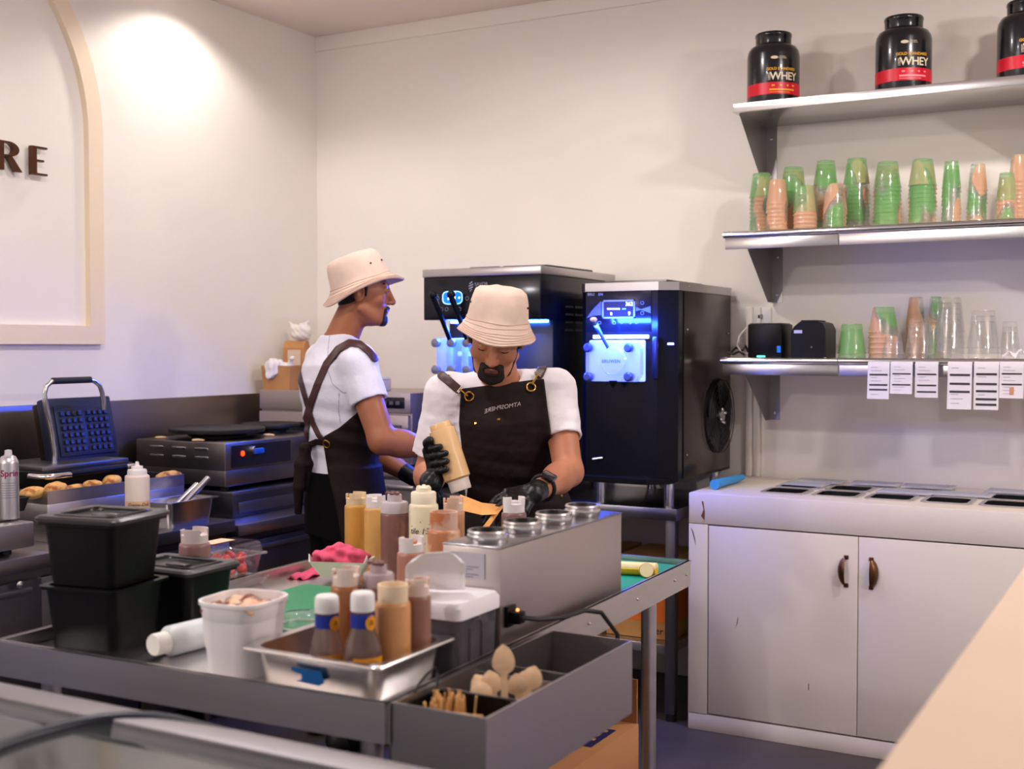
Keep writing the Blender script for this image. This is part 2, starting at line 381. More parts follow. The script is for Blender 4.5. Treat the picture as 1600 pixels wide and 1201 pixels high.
for k in range(13): a = PI / 2 - PI * k / 12; bowl.append((.45 * rw + .5 * rw * math.cos(a), h * .74 + h * .26 * math.sin(a)))
for k in range(13): a = -PI / 2 + PI * k / 12; bowl.append((.42 * rw + .27 * rw * math.cos(a), h * .74 + h * .2 * math.sin(a)))
letter([[(0, 0), (.24 * rw, 0), (.24 * rw, h), (0, h)], [(.24 * rw, h * .94), (.45 * rw, h * .94), (.45 * rw, h), (.24 * rw, h)], [(.24 * rw, h * .48), (.45 * rw, h * .48), (.45 * rw, h * .54), (.24 * rw, h * .54)], bowl,
        [(.38 * rw, h * .5), (.62 * rw, h * .5), (1.08 * rw, 0), (.8 * rw, 0)]], 'letter', PX(22, 265, XL).y - e0.y - rw)
# recessed downlights in the ceiling
LAMPW = emission('lamp_glow', (1.0, 0.9, 0.8, 1), 12.0)
for i, (lx, ly, pw, lc, cone) in enumerate(DOWNLIGHTS):
    t = thing('ceiling_downlight', ['white recessed ceiling downlight close to the left wall beside the arch', 'white recessed ceiling downlight above the soft-serve machines', 'white recessed ceiling downlight above the wall shelves', 'white recessed ceiling downlight above the prep table'][i], 'downlight', (lx, ly, ZC), group='ceiling downlights')
    MB().lathe([(0.045, -0.002), (0.062, -0.008), (0.064, -0.001), (0.045, 0.0)], 24).build('trim_ring', WHITEP, t)
    MB().lathe([(0, -0.004), (0.044, -0.004), (0.044, -0.001), (0, -0.001)], 24).build('lens', LAMPW, t)

for i, (lx, ly, lz, pw, lc) in enumerate(FILL_PENDANTS):
    t = thing('fill_pendant', ['unseen bare-bulb pendant added as fill light right of the view', 'unseen bare-bulb pendant added as fill light behind the camera at left'][i], 'lamp', (lx, ly, ZC), group='added fill pendants out of view')
    MB().lathe([(0, 0), (0.05, 0), (0.045, -0.02), (0, -0.025)], 20).build('ceiling_rose', BLACKM, t); MB().tube([(0, 0, -0.02), (0, 0, lz - ZC + 0.12)], 0.003, 8).build('cord', CABLE, t)
    MB().lathe([(0, 0.13), (0.018, 0.13), (0.02, 0.07), (0, 0.07)], 16, TR((0, 0, lz - ZC))).build('socket', BLACKM, t); MB().lathe([(0, -0.04), (0.03, -0.03), (0.042, 0.0), (0.03, 0.035), (0.014, 0.07), (0, 0.07)], 20, TR((0, 0, lz - ZC))).build('bulb', LAMPW, t, smooth=60)

# ================================================================ white cabinet along the back wall
CABW = mat('cabinet_paint', rgb(226, 216, 211), 0.42, var=0.02, vscale=3, bump=0.05, bscale=40)
CABT = mat('cabinet_top_paint', rgb(232, 218, 198), 0.38, var=0.04, vscale=4)
CXL, CXR, CYF = -1.63, 1.6, 4.313
cab = thing('white_cabinet', 'long white painted cabinet with two-door fronts and sunken ingredient pans', 'cabinet', (CXL, CYF, 0))
L = CXR - CXL; D = YB - 0.02 - CYF; HT = 0.90
MB().box(0.002, L, 0.02, D, 0.0, HT - 0.14).build('carcass', CABW, cab)
MB().box(0.002, 0.02, 0.02, D, HT - 0.14, HT - 0.028).build('side_panel', CABW, cab)
MB().box(0, L, 0.0, 0.02, HT - 0.115, HT, bev=0.002).build('fascia', CABW, cab)
MB().box(0, 0.075, 0.0, 0.02, 0.065, HT - 0.117, bev=0.0015).build('stile', CABW, cab)
MB().box(0, L, 0.002, 0.02, 0.0, 0.063, bev=0.002).build('kickboard', CABW, cab)
# top with openings: strips round the pans
pcx = [-1.312 - CXL + 0.195 * i for i in range(5)]
rowy = [4.52 - CYF, 4.715 - CYF]; OP = 0.077
mb = MB(); xs = [0] + sum(([c - OP, c + OP] for c in pcx), []) + [L]; ys = [0.02, rowy[0] - OP, rowy[0] + OP, rowy[1] - OP, rowy[1] + OP, D]
for j in range(5):
    if j % 2 == 0: mb.box(0, L, ys[j], ys[j + 1], HT - 0.028, HT)
    else:
        for i in range(0, len(xs) - 1, 2): mb.box(xs[i], xs[i + 1], ys[j], ys[j + 1], HT - 0.028, HT)
mb.build('top', CABT, cab)
DW = 0.553
BRASS = mat('aged_brass', rgb(112, 76, 50), 0.36, 0.9, var=0.2, vscale=30)
for i in range(4):
    x0 = 0.08 + i * (DW + 0.003); xd1 = x0 + DW
    d = MB().box(x0, xd1, 0.0, 0.019, 0.07, HT - 0.12, bev=0.0012).build('door', CABW, cab)
    if i > 1: continue
    hx = (xd1 - 0.042) if i % 2 == 0 else (x0 + 0.042); hz = 0.655; sgn = -1 if i % 2 == 0 else 1
    # half-moon cup pull standing on end
    mb = MB(); rr = []
    for a in range(9):
        t = PI * a / 8; ring = []
        for b in range(9):
            q = (PI / 2) * b / 8; ring.append((hx + sgn * 0.026 * math.sin(t) * math.cos(q) * 1.0, -0.026 * math.sin(t) * math.sin(q) ** 0.8 - 0.001, hz + 0.050 * math.cos(t)))
        rr.append(ring)
    mb.sheet(rr[1:-1], 0.003)
    for e in (-1, 1): mb.box(hx - 0.006, hx + 0.010, -0.004, 0, hz + e * 0.050 - 0.007, hz + e * 0.050 + 0.007, bev=0.0015)
    mb.build('handle', BRASS, d, smooth=60)
SCUFF = mat('scuff_mark', rgb(110, 70, 48), 0.7)
for (x, z, pts) in ((0.055, 0.82, [(-.004, .05), (.004, .02), (-.006, -.005), (.006, -.02), (0, -.045), (.008, -.015), (.009, .01), (.003, .05)]), (0.018, 0.735, [(-.012, .035), (0, .02), (.008, -.01), (.011, -.035), (.004, -.01), (-.004, .018)]),
                    (0.19, 0.42, [(.006, .03), (.004, .005), (-.006, -.018), (.0, .0), (.003, .02)]), (0.46, 0.22, [(0, .014), (.003, .014), (.003, -.01), (0, -.01)])):
    MB().prism([(x + a, z + b) for a, b in pts], 0, 0.0006, frame((0, 0, 0), (1, 0, 0), (0, 0, 1), (0, -1, 0))).build('scuff', SCUFF, cab, smooth=0)
# sunken pans and their loose lids
LIDM = clear('frosted_lid', (0.9, 0.92, 0.95, 1), 0.15, 0.15, haze=0.72, hazecol=(0.86, 0.86, 0.9, 1))
PANS = []
k = 0
ordn = ['first', 'second', 'third', 'fourth', 'fifth']
for r in range(2):
    for i in range(5):
        px_, py_ = pcx[i], rowy[r]
        wx, wy = (CXL + px_, CYF + py_)
        t = thing('ingredient_pan', 'black sunken pan with steel rim, %s from left in the cabinet top\'s %s row' % (ordn[i], 'front' if r == 0 else 'rear'), 'pan', (wx, wy, HT), group='pans sunk in the cabinet top')
        hw, hd = 0.086, 0.084; rim = MB(); o_ = [(-hw, -hd), (hw, -hd), (hw, hd), (-hw, hd)]; cut = 0.02
        def oct_(a, b, c): return [(-a + c, -b), (a - c, -b), (a, -b + c), (a, b - c), (a - c, b), (-a + c, b), (-a, b - c), (-a, -b + c)]
        A, B, = oct_(hw, hd, cut), oct_(hw - 0.016, hd - 0.014, cut * 0.8)
        rim.loft([[(x, y, 0.0005) for x, y in A], [(x, y, 0.005) for x, y in A], [(x, y, 0.005) for x, y in B], [(x, y, 0.0005) for x, y in B]], cap=False); rim.build('rim', STEELH, t)
        Bi = oct_(hw - 0.016, hd - 0.014, cut * 0.8); Ci = oct_(hw - 0.028, hd - 0.026, cut * 0.8)
        MB().loft([[(x, y, 0.003) for x, y in Bi], [(x, y, -0.10) for x, y in Ci]], cap=False).raw([(x, y, -0.10) for x, y in Ci], [tuple(range(8))]).build('bin', BLACKP, t)
# pan lids left ajar on the top
def pan_lid(x, y, w_, d_, rz, label, z=0.0075):
    o = MB().box(-w_ / 2, w_ / 2, -d_ / 2, d_ / 2, 0, 0.004, bev=0.0015).box(-w_ / 2 + .02, w_ / 2 - .02, -d_ / 2 + .02, d_ / 2 - .02, 0.004, 0.006).build('pan_lid', LIDM, smooth=30)
    o.location = (x, y, HT + z); o.rotation_euler = (0, 0, rz); return tag(o, label, 'lid', 'frosted pan lids')
for q, (lx, ly, w2, txt) in enumerate(((4.735, -1.30, 0.17, 'frosted lid half covering the first rear pan'), (4.865, -1.28, 0.19, 'frosted lid lying by the wall behind the first rear pan'), (4.88, -1.06, 0.19, 'frosted lid lying by the wall behind the second rear pan'), (4.665, -0.90, 0.20, 'frosted lid covering the third rear pan'),
        (4.69, -0.70, 0.20, 'frosted lid covering the fourth rear pan'), (4.88, -0.86, 0.19, 'frosted lid lying by the wall behind the third rear pan'), (4.86, -0.55, 0.19, 'frosted lid lying by the wall behind the fifth rear pan'))):
    pan_lid(ly, lx, w2, 0.13, (q % 3 - 1) * 0.05, txt)
# ================================================================ pale counter in the right foreground
CTR = mat('counter_laminate', rgb(228, 204, 180), 0.45, var=0.02, vscale=3)
cz = 1.10; ce = PZ(1485, 1043, cz).x
ct = thing('service_counter', 'pale cream service counter in the right foreground', 'counter', (ce, 0.25, 0))
MB().box(0, 0.75, 0, 3.0, cz - 0.04, cz, bev=0.003).build('top', CTR, ct)
MB().box(0.03, 0.72, 0.03, 2.97, 0.0, cz - 0.04).build('base', CABW, ct)
# ================================================================ wall shelves
BRK = mat('bracket_steel', (0.34, 0.32, 0.32, 1), 0.35, 1.0)
def shelf(label, x0, x1, yf, z, th, rail, brackets):
    t = thing('wall_shelf', label, 'shelf', (x0, YB, z), group='steel wall shelves')
    Lx = x1 - x0; d = YB - yf
    if not rail:
        MB().box(0, Lx, -d, 0, -th, 0, bev=0.002).build('board', STEELH, t)
    else:
        MB().box(0.004, Lx, -d + 0.01, 0, -0.026, -0.006, bev=0.002).build('board', STEELH, t)
        seam = rail
        for a, b in ((0.004, seam - 0.002), (seam + 0.002, Lx)): MB().box(a, b, -d + 0.004, -d + 0.012, -0.07, -0.026, bev=0.001).build('apron_panel', STEELH, t)
        for a, b in ((0.0, seam - 0.002), (seam + 0.002, Lx)):
            mb = MB(); mb.tube([(a, -d, -0.014), (b, -d, -0.014)], 0.013, 14); mb.build('rail', CHROME, t)
        for a in (0.02, seam - 0.05, seam + 0.06, seam + 0.5, seam + 0.9): MB().lathe([(0, 0.004), (0.005, 0.003), (0.006, 0), (0, 0)], 8, TR((a, -d, -0.003))).build('screw', CHROME, t)
    for bx_ in brackets:
        mb = MB(); zt = -th if not rail else -0.07 if False else -0.028
        # side gusset plate (triangle), wall flange
        mb.prism([(0, 0), (-d + 0.02, 0), (-0.055, -0.24), (0, -0.24)], -0.0015, 0.0015, frame((bx_, 0, zt), (0, 1, 0), (0, 0, 1), (1, 0, 0)))
        mb.box(bx_, bx_ + 0.045, -0.003, 0, zt - 0.24, zt); mb.build('bracket', BRK, t, smooth=0)
        for zz in (-0.05, -0.21): MB().lathe([(0, 0.004), (0.006, 0.002), (0.006, 0), (0, 0)], 8, TR((bx_ + 0.022, -0.003, zt + zz), rx=PI / 2)).build('bolt', STEELH, t)
    return t
sx1 = PY(1145, 162, 4.62); S1Z = sx1.z
S2 = PY(1131, 362, 4.60); S3 = PY(1127, 557.5, 4.60)
shelf('plain stainless steel top shelf holding the black tubs', sx1.x, 1.4, 4.62, S1Z, 0.036, 0, (0.02, 1.1))
seam2 = PY(1310, 360, 4.60).x - S2.x; seam3 = PY(1310, 560, 4.60).x - S3.x
shelf('middle steel shelf with tubular front rail holding many cup stacks', S2.x, 1.4, 4.60, S2.z, 0.07, seam2, (0.075, 1.2))
shelf('lowest steel shelf with order dockets hanging from its rail', S3.x, 1.4, 4.60, S3.z, 0.07, seam3, (0.075, 1.2))
# ================================================================ machine table at the back
TBZ = 0.83
TABM = mat('back_table_steel', (0.30, 0.29, 0.30, 1), 0.3, 1.0, bump=0.04, bscale=40)
bt = thing('steel_equipment_table', 'dark steel table carrying the two soft-serve machines', 'table', (-2.85, 4.33, 0))
MB().box(0, 1.165, 0, 0.62, TBZ - 0.045, TBZ, bev=0.002).build('top', TABM, bt)
MB().box(0.03, 1.135, 0.03, 0.60, 0.26, 0.295, bev=0.002).build('undershelf', STEEL, bt)
for x in (0.02, 1.11):
    for y in (0.02, 0.57):
        l = MB().box(x, x + 0.04, y, y + 0.04, 0.03, TBZ - 0.045, bev=0.002).build('leg', STEELD, bt)
        MB().lathe([(0, 0), (0.02, 0), (0.022, 0.03), (0, 0.03)], 12, TR((x + 0.02, y + 0.02, 0))).build('foot', RUBBER, l)
# ================================================================ soft-serve machines
GLOSSB = mat('gloss_black_panel', rgb(18, 18, 26), 0.16, 0.0, spec=0.4)
SIDEB = mat('machine_side_black', rgb(30, 27, 27), 0.30, 0.2, var=0.1, vscale=3)
LEDB = emission('blue_led', (0.05, 0.18, 1.0, 1), 28.0)
LEDW = emission('blue_white_led', (0.26, 0.36, 1.0, 1), 1.5)
PRINTG = mat('panel_print', rgb(150, 152, 165), 0.5)
DISPW = emission('display_digits', (0.7, 0.9, 1.0, 1), 3.0)
ACRYL = clear('acrylic_block', (0.86, 0.90, 1.0, 1), 0.3, 0.06, haze=0.40, hazecol=(0.75, 0.8, 1.0, 1))
KNOB = mat('blue_grey_knob', rgb(60, 70, 130), 0.35)
def XZ(x, y, z): return frame((x, y, z), (1, 0, 0), (0, 0, 1), (0, -1, 0))   # drawing plane facing the viewer (-Y)
# --- machine 1 (left, behind the front worker)
M1x0, M1x1, M1y0, M1y1 = -2.777, -2.226, 4.24, 4.95
m1t = PY(845, 414.5, M1y0).z; m1b = PY(670, 500, M1y0).z; bandb = PY(750, 431, M1y0).z
m1 = thing('soft_serve_machine', 'large black soft-serve machine with overhanging control head behind the front worker', 'ice cream machine', (M1x0, M1y0, TBZ), group='soft-serve machines')
def w1(x, y, z): return (x - M1x0, y - M1y0, z - TBZ)
W = M1x1 - M1x0; H1 = m1t - TBZ; hb = m1b - TBZ; bb = bandb - TBZ
MB().box(0, W, 0, M1y1 - M1y0, hb, bb, bev=0.004).build('control_head', GLOSSB, m1)
MB().box(0.045, W - 0.01, 0.13, M1y1 - M1y0, 0.09, hb, bev=0.004).build('body', SIDEB, m1)
MB().box(-0.004, W + 0.004, -0.004, M1y1 - M1y0, bb, H1, bev=0.004).build('top_band', STEEL, m1)
for x0_, x1_ in ((0.15, 0.29), (0.31, 0.52)): MB().box(x0_, x1_, 0.12, 0.55, H1, H1 + 0.012, bev=0.004).build('hopper_lid', BLACKM, m1)
for x in (0.08, W - 0.05):
    for y in (0.17, 0.62): MB().lathe([(0, 0), (0.022, 0), (0.022, 0.09), (0, 0.09)], 14, TR((x, y, 0))).build('foot', STEELD, m1)
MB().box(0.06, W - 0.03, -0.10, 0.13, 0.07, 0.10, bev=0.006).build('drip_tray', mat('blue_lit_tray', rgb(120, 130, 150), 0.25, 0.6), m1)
mb = MB()
for r in range(4):
    for c in range(2): MB().box(0, 0.003, 0.22 + c * 0.09, 0.29 + c * 0.09, H1 - 0.16 - r * 0.032, H1 - 0.152 - r * 0.032, M=TR((W - 0.001, 0, 0))).build('vent_slot', STEELD, m1, smooth=0)
# front panel print: display window, buttons, maker's mark
def pan1(x, y): v = PY(x, y, M1y0); return (v.x - M1x0, v.z - TBZ)
cx1, cz1 = pan1(707, 465); w_ = 0.05
mb = MB(); rr = [(cx1 + 0.047 * math.copysign(abs(math.cos(a)) ** 0.5, math.cos(a)), cz1 + 0.026 * math.copysign(abs(math.sin(a)) ** 0.6, math.sin(a))) for a in [2 * PI * k / 28 for k in range(28)]]
mb.tube([(x, -0.001, z) for x, z in rr], 0.0016, 6, closed=True); mb.build('display_frame', emission('display_ring', (0.25, 0.5, 1.0, 1), 2.5), m1)
MB().prism([(x * 0.96 + cx1 * 0.04, z * 0.96 + cz1 * 0.04) for x, z in rr], 0, 0.0008, XZ(0, 0, 0)).build('display_window', emission('display_blue', (0.0, 0.12, 0.9, 1), 1.2), m1)
mb = MB(); mb.box(cx1 - 0.012, cx1 + 0.014, -0.002, 0, cz1 - 0.01, cz1 + 0.022); mb.box(cx1 - 0.022, cx1 - 0.014, -0.002, 0, cz1 - 0.008, cz1 + 0.008); mb.box(cx1 + 0.03, cx1 + 0.036, -0.002, 0, cz1 - 0.003, cz1 + 0.003); mb.build('display_digits', emission('display_white', (0.55, 0.8, 1.0, 1), 7.0), m1)
mb = MB()
for (x, y) in ((684, 466), (684, 476), (690, 483), (698, 483), (730, 466), (718, 483)):
    bx_, bz = pan1(x, y); mb.tube([(bx_ + 0.0075 * math.cos(a), -0.0008, bz + 0.0075 * math.sin(a)) for a in [2 * PI * k / 14 for k in range(14)]], 0.0008, 4, closed=True)
mb.build('buttons', PRINTG, m1)
lx, lz = pan1(748, 447); text('SAVOR', 0.019, XZ(lx + 0.012, -0.0008, lz + 0.008), PRINTG, m1, extrude=0.0003, space=1.05); text('SOFT', 0.019, XZ(lx + 0.008, -0.0008, lz - 0.008), PRINTG, m1, extrude=0.0003, space=1.05)
mb = MB(); gx, gz = pan1(736, 448)
for q in range(4): hw = (0.007, 0.011, 0.010, 0.005)[q]; z0 = gz + 0.016 - q * 0.010; mb.prism([(gx - hw, z0 - 0.006), (gx + hw, z0 + 0.002), (gx + hw * 0.9, z0 + 0.007), (gx - hw, z0 - 0.001)], 0, 0.0006, XZ(0, -0.0004, 0))
mb.build('emblem', PRINTG, m1, smooth=0)
# dispensing head: clear block, levers, star knobs, LED
dx, dz = pan1(735, 540); dx += 0.02
MB().box(0.065, 0.30, -0.01, 0.13, hb - 0.225, hb - 0.075, bev=0.012).build('dispensing_block', ACRYL, m1)
for x in (0.075, 0.15, 0.225, 0.295):
    for z in (hb - 0.095, hb - 0.205): MB().lathe([(0, 0), (0.018, 0), (0.018, 0.02), (0.009, 0.025), (0, 0.025)], 14, TR((x, -0.012, z), rx=PI / 2)).build('star_knob', mat('grey_knob', rgb(128, 128, 140), 0.35), m1)
for x in (0.115, 0.19, 0.265):
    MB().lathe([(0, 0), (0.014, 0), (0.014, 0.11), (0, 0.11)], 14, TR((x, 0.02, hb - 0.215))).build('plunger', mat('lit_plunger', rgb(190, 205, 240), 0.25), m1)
for x, xt in ((0.145, 0.115), (0.225, 0.20)):
    l = MB().tube([(x, -0.02, hb - 0.09), (xt + 0.015, -0.075, hb + 0.02), (xt, -0.10, hb + 0.085)], [0.010, 0.011, 0.013], 12).build('lever', BLACKP, m1)
    MB().ball((xt, -0.104, hb + 0.098), 0.018).build('lever_knob', BLACKP, l)
MB().box(0.07, W - 0.03, 0.10, 0.128, hb - 0.012, hb - 0.002).build('led_bar', LEDB, m1)
MB().box(0.10, 0.27, 0.108, 0.128, hb - 0.15, hb - 0.13).build('led_bar', LEDW, m1)
pl = bpy.data.lights.new('machine_led_glow', 'AREA'); pl.shape = 'RECTANGLE'; pl.size = 0.4; pl.size_y = 0.03; pl.energy = 20; pl.color = (0.02, 0.09, 1.0); po_ = bpy.data.objects.new('machine_led_glow', pl); po_.parent = m1; po_.location = (0.28, 0.06, hb - 0.016); C.objects.link(po_); po_.rotation_euler = (-0.5, 0, 0)
# --- machine 2 (right)
M2x0, M2x1, M2y0, M2y1 = -2.095, -1.692, 4.32, 4.965
m2 = thing('soft_serve_machine', 'black soft-serve machine with glowing blue dispenser and a round side fan', 'ice cream machine', (M2x0, M2y0, TBZ), group='soft-serve machines')
W = M2x1 - M2x0; DD = M2y1 - M2y0; zt = PY(1020, 440, M2y0).z - TBZ; zb = 0.10; ch = 0.07
def foot2(c, y0=0.0): return [(0.03, y0), (W - ch, y0), (W, y0 + ch * 0.55), (W, DD), (0, DD), (0, y0 + 0.03)]
bz_ = zt - 0.032
MB().prism(foot2(0), zb + 0.0, bz_).build('body', mat('machine_body_black', rgb(13, 13, 20), 0.22, spec=0.22), m2, smooth=20)
MB().prism([(x + (0.003 if x > W / 2 else -0.003), y - (0.003 if y < 0.2 else 0)) for x, y in foot2(0)], bz_, zt).build('top_band', STEEL, m2, smooth=20)
MB().box(0.06, 0.33, 0.10, 0.50, zt, zt + 0.014, bev=0.004).build('hopper_lid', STEELD, m2)
MB().box(W, W + 0.004, 0.09, DD - 0.01, zb + 0.01, bz_ - 0.004, bev=0.001).build('side_panel', mat('side_panel_brown_black', rgb(66, 56, 54), 0.22, 0.55), m2)
mb = MB()
for y, z in ((0.14, bz_ + 0.018), (0.6, bz_ + 0.018), (0.12, bz_ - 0.15), (0.6, bz_ - 0.16), (0.12, 0.2), (0.6, 0.25)): MB().ball((W + 0.005, y, z), 0.004, seg=8, rings=6).build('screw', CHROME, m2)
# round fan on the side
fy, fz = 0.475, 0.335; rf = 0.155
MF = frame((W + 0.005, fy, fz), (0, 1, 0), (0, 0, 1), (1, 0, 0))
MB().lathe([(0, 0), (rf, 0), (rf, 0.004), (0, 0.004)], 40, MF).build('fan_recess', mat('fan_black', rgb(10, 10, 11), 0.5), m2)
for k in range(5):
    a0 = 2 * PI * k / 5; mb = MB(); P = []
    for i in range(5):
        r = 0.035 + 0.11 * i / 4; P.append([(r * math.cos(a0 + d), r * math.sin(a0 + d), 0.006 + 0.008 * j / 3) for j, d in enumerate((0, 0.22, 0.44, 0.66))])
    mb.sheet(P, 0.0015, MF).build('fan_blade', mat('fan_blade', rgb(44, 42, 43), 0.35, 0.5), m2)
mb = MB()
for r in (0.05, 0.075, 0.1, 0.125, 0.15): mb.tube([(r * math.cos(2 * PI * k / 36), r * math.sin(2 * PI * k / 36), 0.02) for k in range(36)], 0.0018, 5, MF, closed=True)
for k in range(8): a = 2 * PI * k / 8; mb.tube([(0.02 * math.cos(a), 0.02 * math.sin(a), 0.02), (0.155 * math.cos(a), 0.155 * math.sin(a), 0.006)], 0.0018, 5, MF)
mb.build('fan_guard', BLACKM, m2)
mb = MB().lathe([(0, 0.022), (0.028, 0.022), (0.03, 0.012), (0, 0.012)], 20, MF)
for k in range(4): a = 2 * PI * k / 4 + 0.4; mb.ball((0.03 * math.cos(a), 0.03 * math.sin(a), 0.022), 0.008, MF, 8, 6)
mb.build('fan_hub', STEELH, m2)
def pan2(x, y): v = PY(x, y, M2y0); return (v.x - M2x0, v.z - TBZ)
# control panel
x0_, z1_ = pan2(916, 456); x1_, z0_ = pan2(1018, 518)
MB().box(x0_, x1_, -0.003, 0, z0_, z1_, bev=0.001).build('control_panel', GLOSSB, m2)
a, b = pan2(942, 469); c, d = pan2(993, 497)
mb = MB(); 
for q in ((a, c, b - 0.006, b), (a, c, d, d + 0.006), (a, a + 0.006, d, b), (c - 0.006, c, d, b)): mb.box(q[0], q[1], -0.008, -0.003, q[2], q[3])
mb.build('display_frame', mat('display_bezel', rgb(140, 140, 155), 0.4), m2)
MB().box(a + 0.006, c - 0.006, -0.005, -0.003, d + 0.006, b - 0.006).build('display_window', mat('display_dark', rgb(30, 30, 46), 0.2), m2)
tx, tz = pan2(984, 475); text('362', 0.021, XZ(tx, -0.0055, tz), DISPW, m2, extrude=0.0003)
tx, tz = pan2(984, 490); text('9', 0.021, XZ(tx, -0.0055, tz), DISPW, m2, extrude=0.0003)
mb = MB()
for q in range(6): u, v = pan2(951 + q * 3.4, 482.5); mb.box(u - 0.0028, u + 0.0028, -0.006, -0.005, v - 0.0028, v + 0.0028)
u, v = pan2(956, 490); mb.box(u - 0.003, u + 0.003, -0.006, -0.005, v - 0.005, v + 0.005)
mb.build('display_dots', DISPW, m2, smooth=0)
mb = MB(); u0, v0 = pan2(973, 482.5); mb.box(u0, u0 + 0.016, -0.006, -0.005, v0 - 0.002, v0 + 0.002); mb.build('display_bar', emission('display_blue_bar', (0.1, 0.4, 1.0, 1), 2.0), m2, smooth=0)
tx, tz = pan2(924, 460); text('BRU', 0.0155, XZ(tx, -0.0035, tz), PRINTG, m2, extrude=0.0003, space=1.05)
tx, tz = pan2(939, 460); text('EN', 0.0155, XZ(tx, -0.0035, tz), PRINTG, m2, extrude=0.0003, space=1.05)
mb = MB(); q0, q1, q2 = pan2(917, 497), pan2(940, 470), pan2(940, 492); mb.prism([q0, pan2(926, 484), q1, q2, pan2(928, 493)], 0, 0.0006, XZ(0, -0.003, 0)); mb.build('panel_graphic', mat('panel_grey', rgb(88, 88, 104), 0.4), m2, smooth=0); mb = MB()
q = [pan2(994, 479), pan2(1002, 483), pan2(1017, 478), pan2(1017, 489), pan2(1002, 484), pan2(994, 486)]; mb.prism(q, 0, 0.0006, XZ(0, -0.003, 0)); mb.build('panel_graphic', mat('panel_grey', rgb(88, 88, 104), 0.4), m2, smooth=0)
mb = MB()
for (x, y) in ((1004, 473), (1004, 489), (937, 504), (960, 504), (972, 503), (985, 503), (995, 503)):
    u, v = pan2(x, y); mb.tube([(u + 0.007 * math.cos(a_), -0.0035, v + 0.006 * math.sin(a_)) for a_ in [2 * PI * k / 12 for k in range(12)]], 0.0007, 4, closed=True)
mb.build('buttons', PRINTG, m2)
# dispenser
a, b = pan2(924, 533); c, d = pan2(1008, 596)
MB().box(a - 0.004, c + 0.004, -0.014, 0.0, d, b + 0.004, bev=0.006).build('dispenser_back', LEDW, m2)
MB().prism([(a + 0.02, d), (c - 0.02, d), (c, d + 0.03), (c, b - 0.03), (c - 0.02, b), (a + 0.02, b), (a, b - 0.03), (a, d + 0.03)], 0.016, 0.05, XZ(0, 0, 0)).build('dispensing_block', ACRYL, m2, smooth=20)
cxm, czm = pan2(969, 564)
MB().lathe([(0, 0.05), (0.05, 0.05), (0.056, 0.056), (0.056, 0.066), (0.05, 0.072), (0, 0.072)], 32, XZ(cxm, 0, czm)).build('round_cover', clear('cover_acrylic', (0.9, 0.93, 1, 1), 0.3, 0.05, haze=0.5, hazecol=(0.85, 0.88, 1, 1)), m2)
text('BRUWEN', 0.018, XZ(cxm - 0.006, -0.0735, czm), mat('dark_print', rgb(50, 60, 120), 0.5), m2, extrude=0.0003, space=1.05)
for (x, y) in ((928.5, 543), (991, 543), (928.5, 588), (991, 588)):
    u, v = pan2(x, y); MB().lathe([(0, 0.03), (0.017, 0.03), (0.018, 0.062), (0.012, 0.068), (0, 0.068)], 18, XZ(u, 0, v)).build('star_knob', KNOB, m2)
u, v = pan2(967, 597); MB().lathe([(0, -0.018), (0.004, -0.018), (0.016, 0.0), (0.016, 0.008), (0, 0.008)], 16, TR((u, -0.055, v))).build('nozzle', BLACKP, m2)
a, b = pan2(930, 523.5); c, d = pan2(1014, 528.5)
MB().box(a, c, -0.02, 0, d, b, bev=0.001).build('led_bar', emission('white_blue_bar', (0.5, 0.65, 1.0, 1), 6.0), m2)
u0, v0 = pan2(945, 499); u1, v1 = pan2(961, 545)
l = MB().tube([(u1, -0.06, v1), ((u0 + u1) / 2, -0.085, (v0 + v1) / 2), (u0, -0.10, v0 - 0.008)], [0.006, 0.008, 0.010], 12).build('lever', mat('blue_steel_lever', rgb(90, 110, 190), 0.25, 0.6), m2)
MB().ball((u0, -0.103, v0 - 0.002), (0.014, 0.014, 0.010)).build('lever_knob', mat('white_knob', rgb(235, 225, 225), 0.3), l)
u, v = pan2(1030, 560); MB().box(u - 0.022, u + 0.002, -0.02, 0.002, v - 0.08, v + 0.085, bev=0.006).build('side_guard', mat('blue_black', rgb(18, 22, 50), 0.25), m2)
u, v = pan2(1046, 537); MB().box(u - 0.012, u + 0.012, 0.01, 0.016, v - 0.004, v + 0.004).build('indicator', emission('indicator', (0.4, 0.45, 1.0, 1), 3.0), m2)
u, v = pan2(930, 716); MB().tube([(u, -0.03, v), (u + 0.03, 0.0, v + 0.004)], 0.005, 10).build('drain_spout', STEELH, m2)
MB().prism([(0.02, -0.06), (W - 0.09, -0.06), (W - 0.02, 0.0), (W - 0.02, 0.06), (0.02, 0.06)], zb - 0.005, zb + 0.016).build('drip_tray', BLACKP, m2)
for x in (0.07, W - 0.045):
    for y in (0.06, 0.58): MB().lathe([(0, 0), (0.02, 0), (0.021, 0.06), (0.018, 0.1), (0, 0.1)], 16, TR((x, y, 0))).build('foot', STEELH, m2)
pl = bpy.data.lights.new('machine_led_glow', 'AREA'); pl.shape = 'RECTANGLE'; pl.size = 0.22; pl.size_y = 0.03; pl.energy = 10; pl.color = (0.02, 0.09, 1.0); po_ = bpy.data.objects.new('machine_led_glow', pl); po_.parent = m2; po_.location = (0.2, -0.10, v0 - 0.02); C.objects.link(po_); po_.rotation_euler = (1.05, 0, 0)  # added light before the panel, aimed back at it to give the blue halo
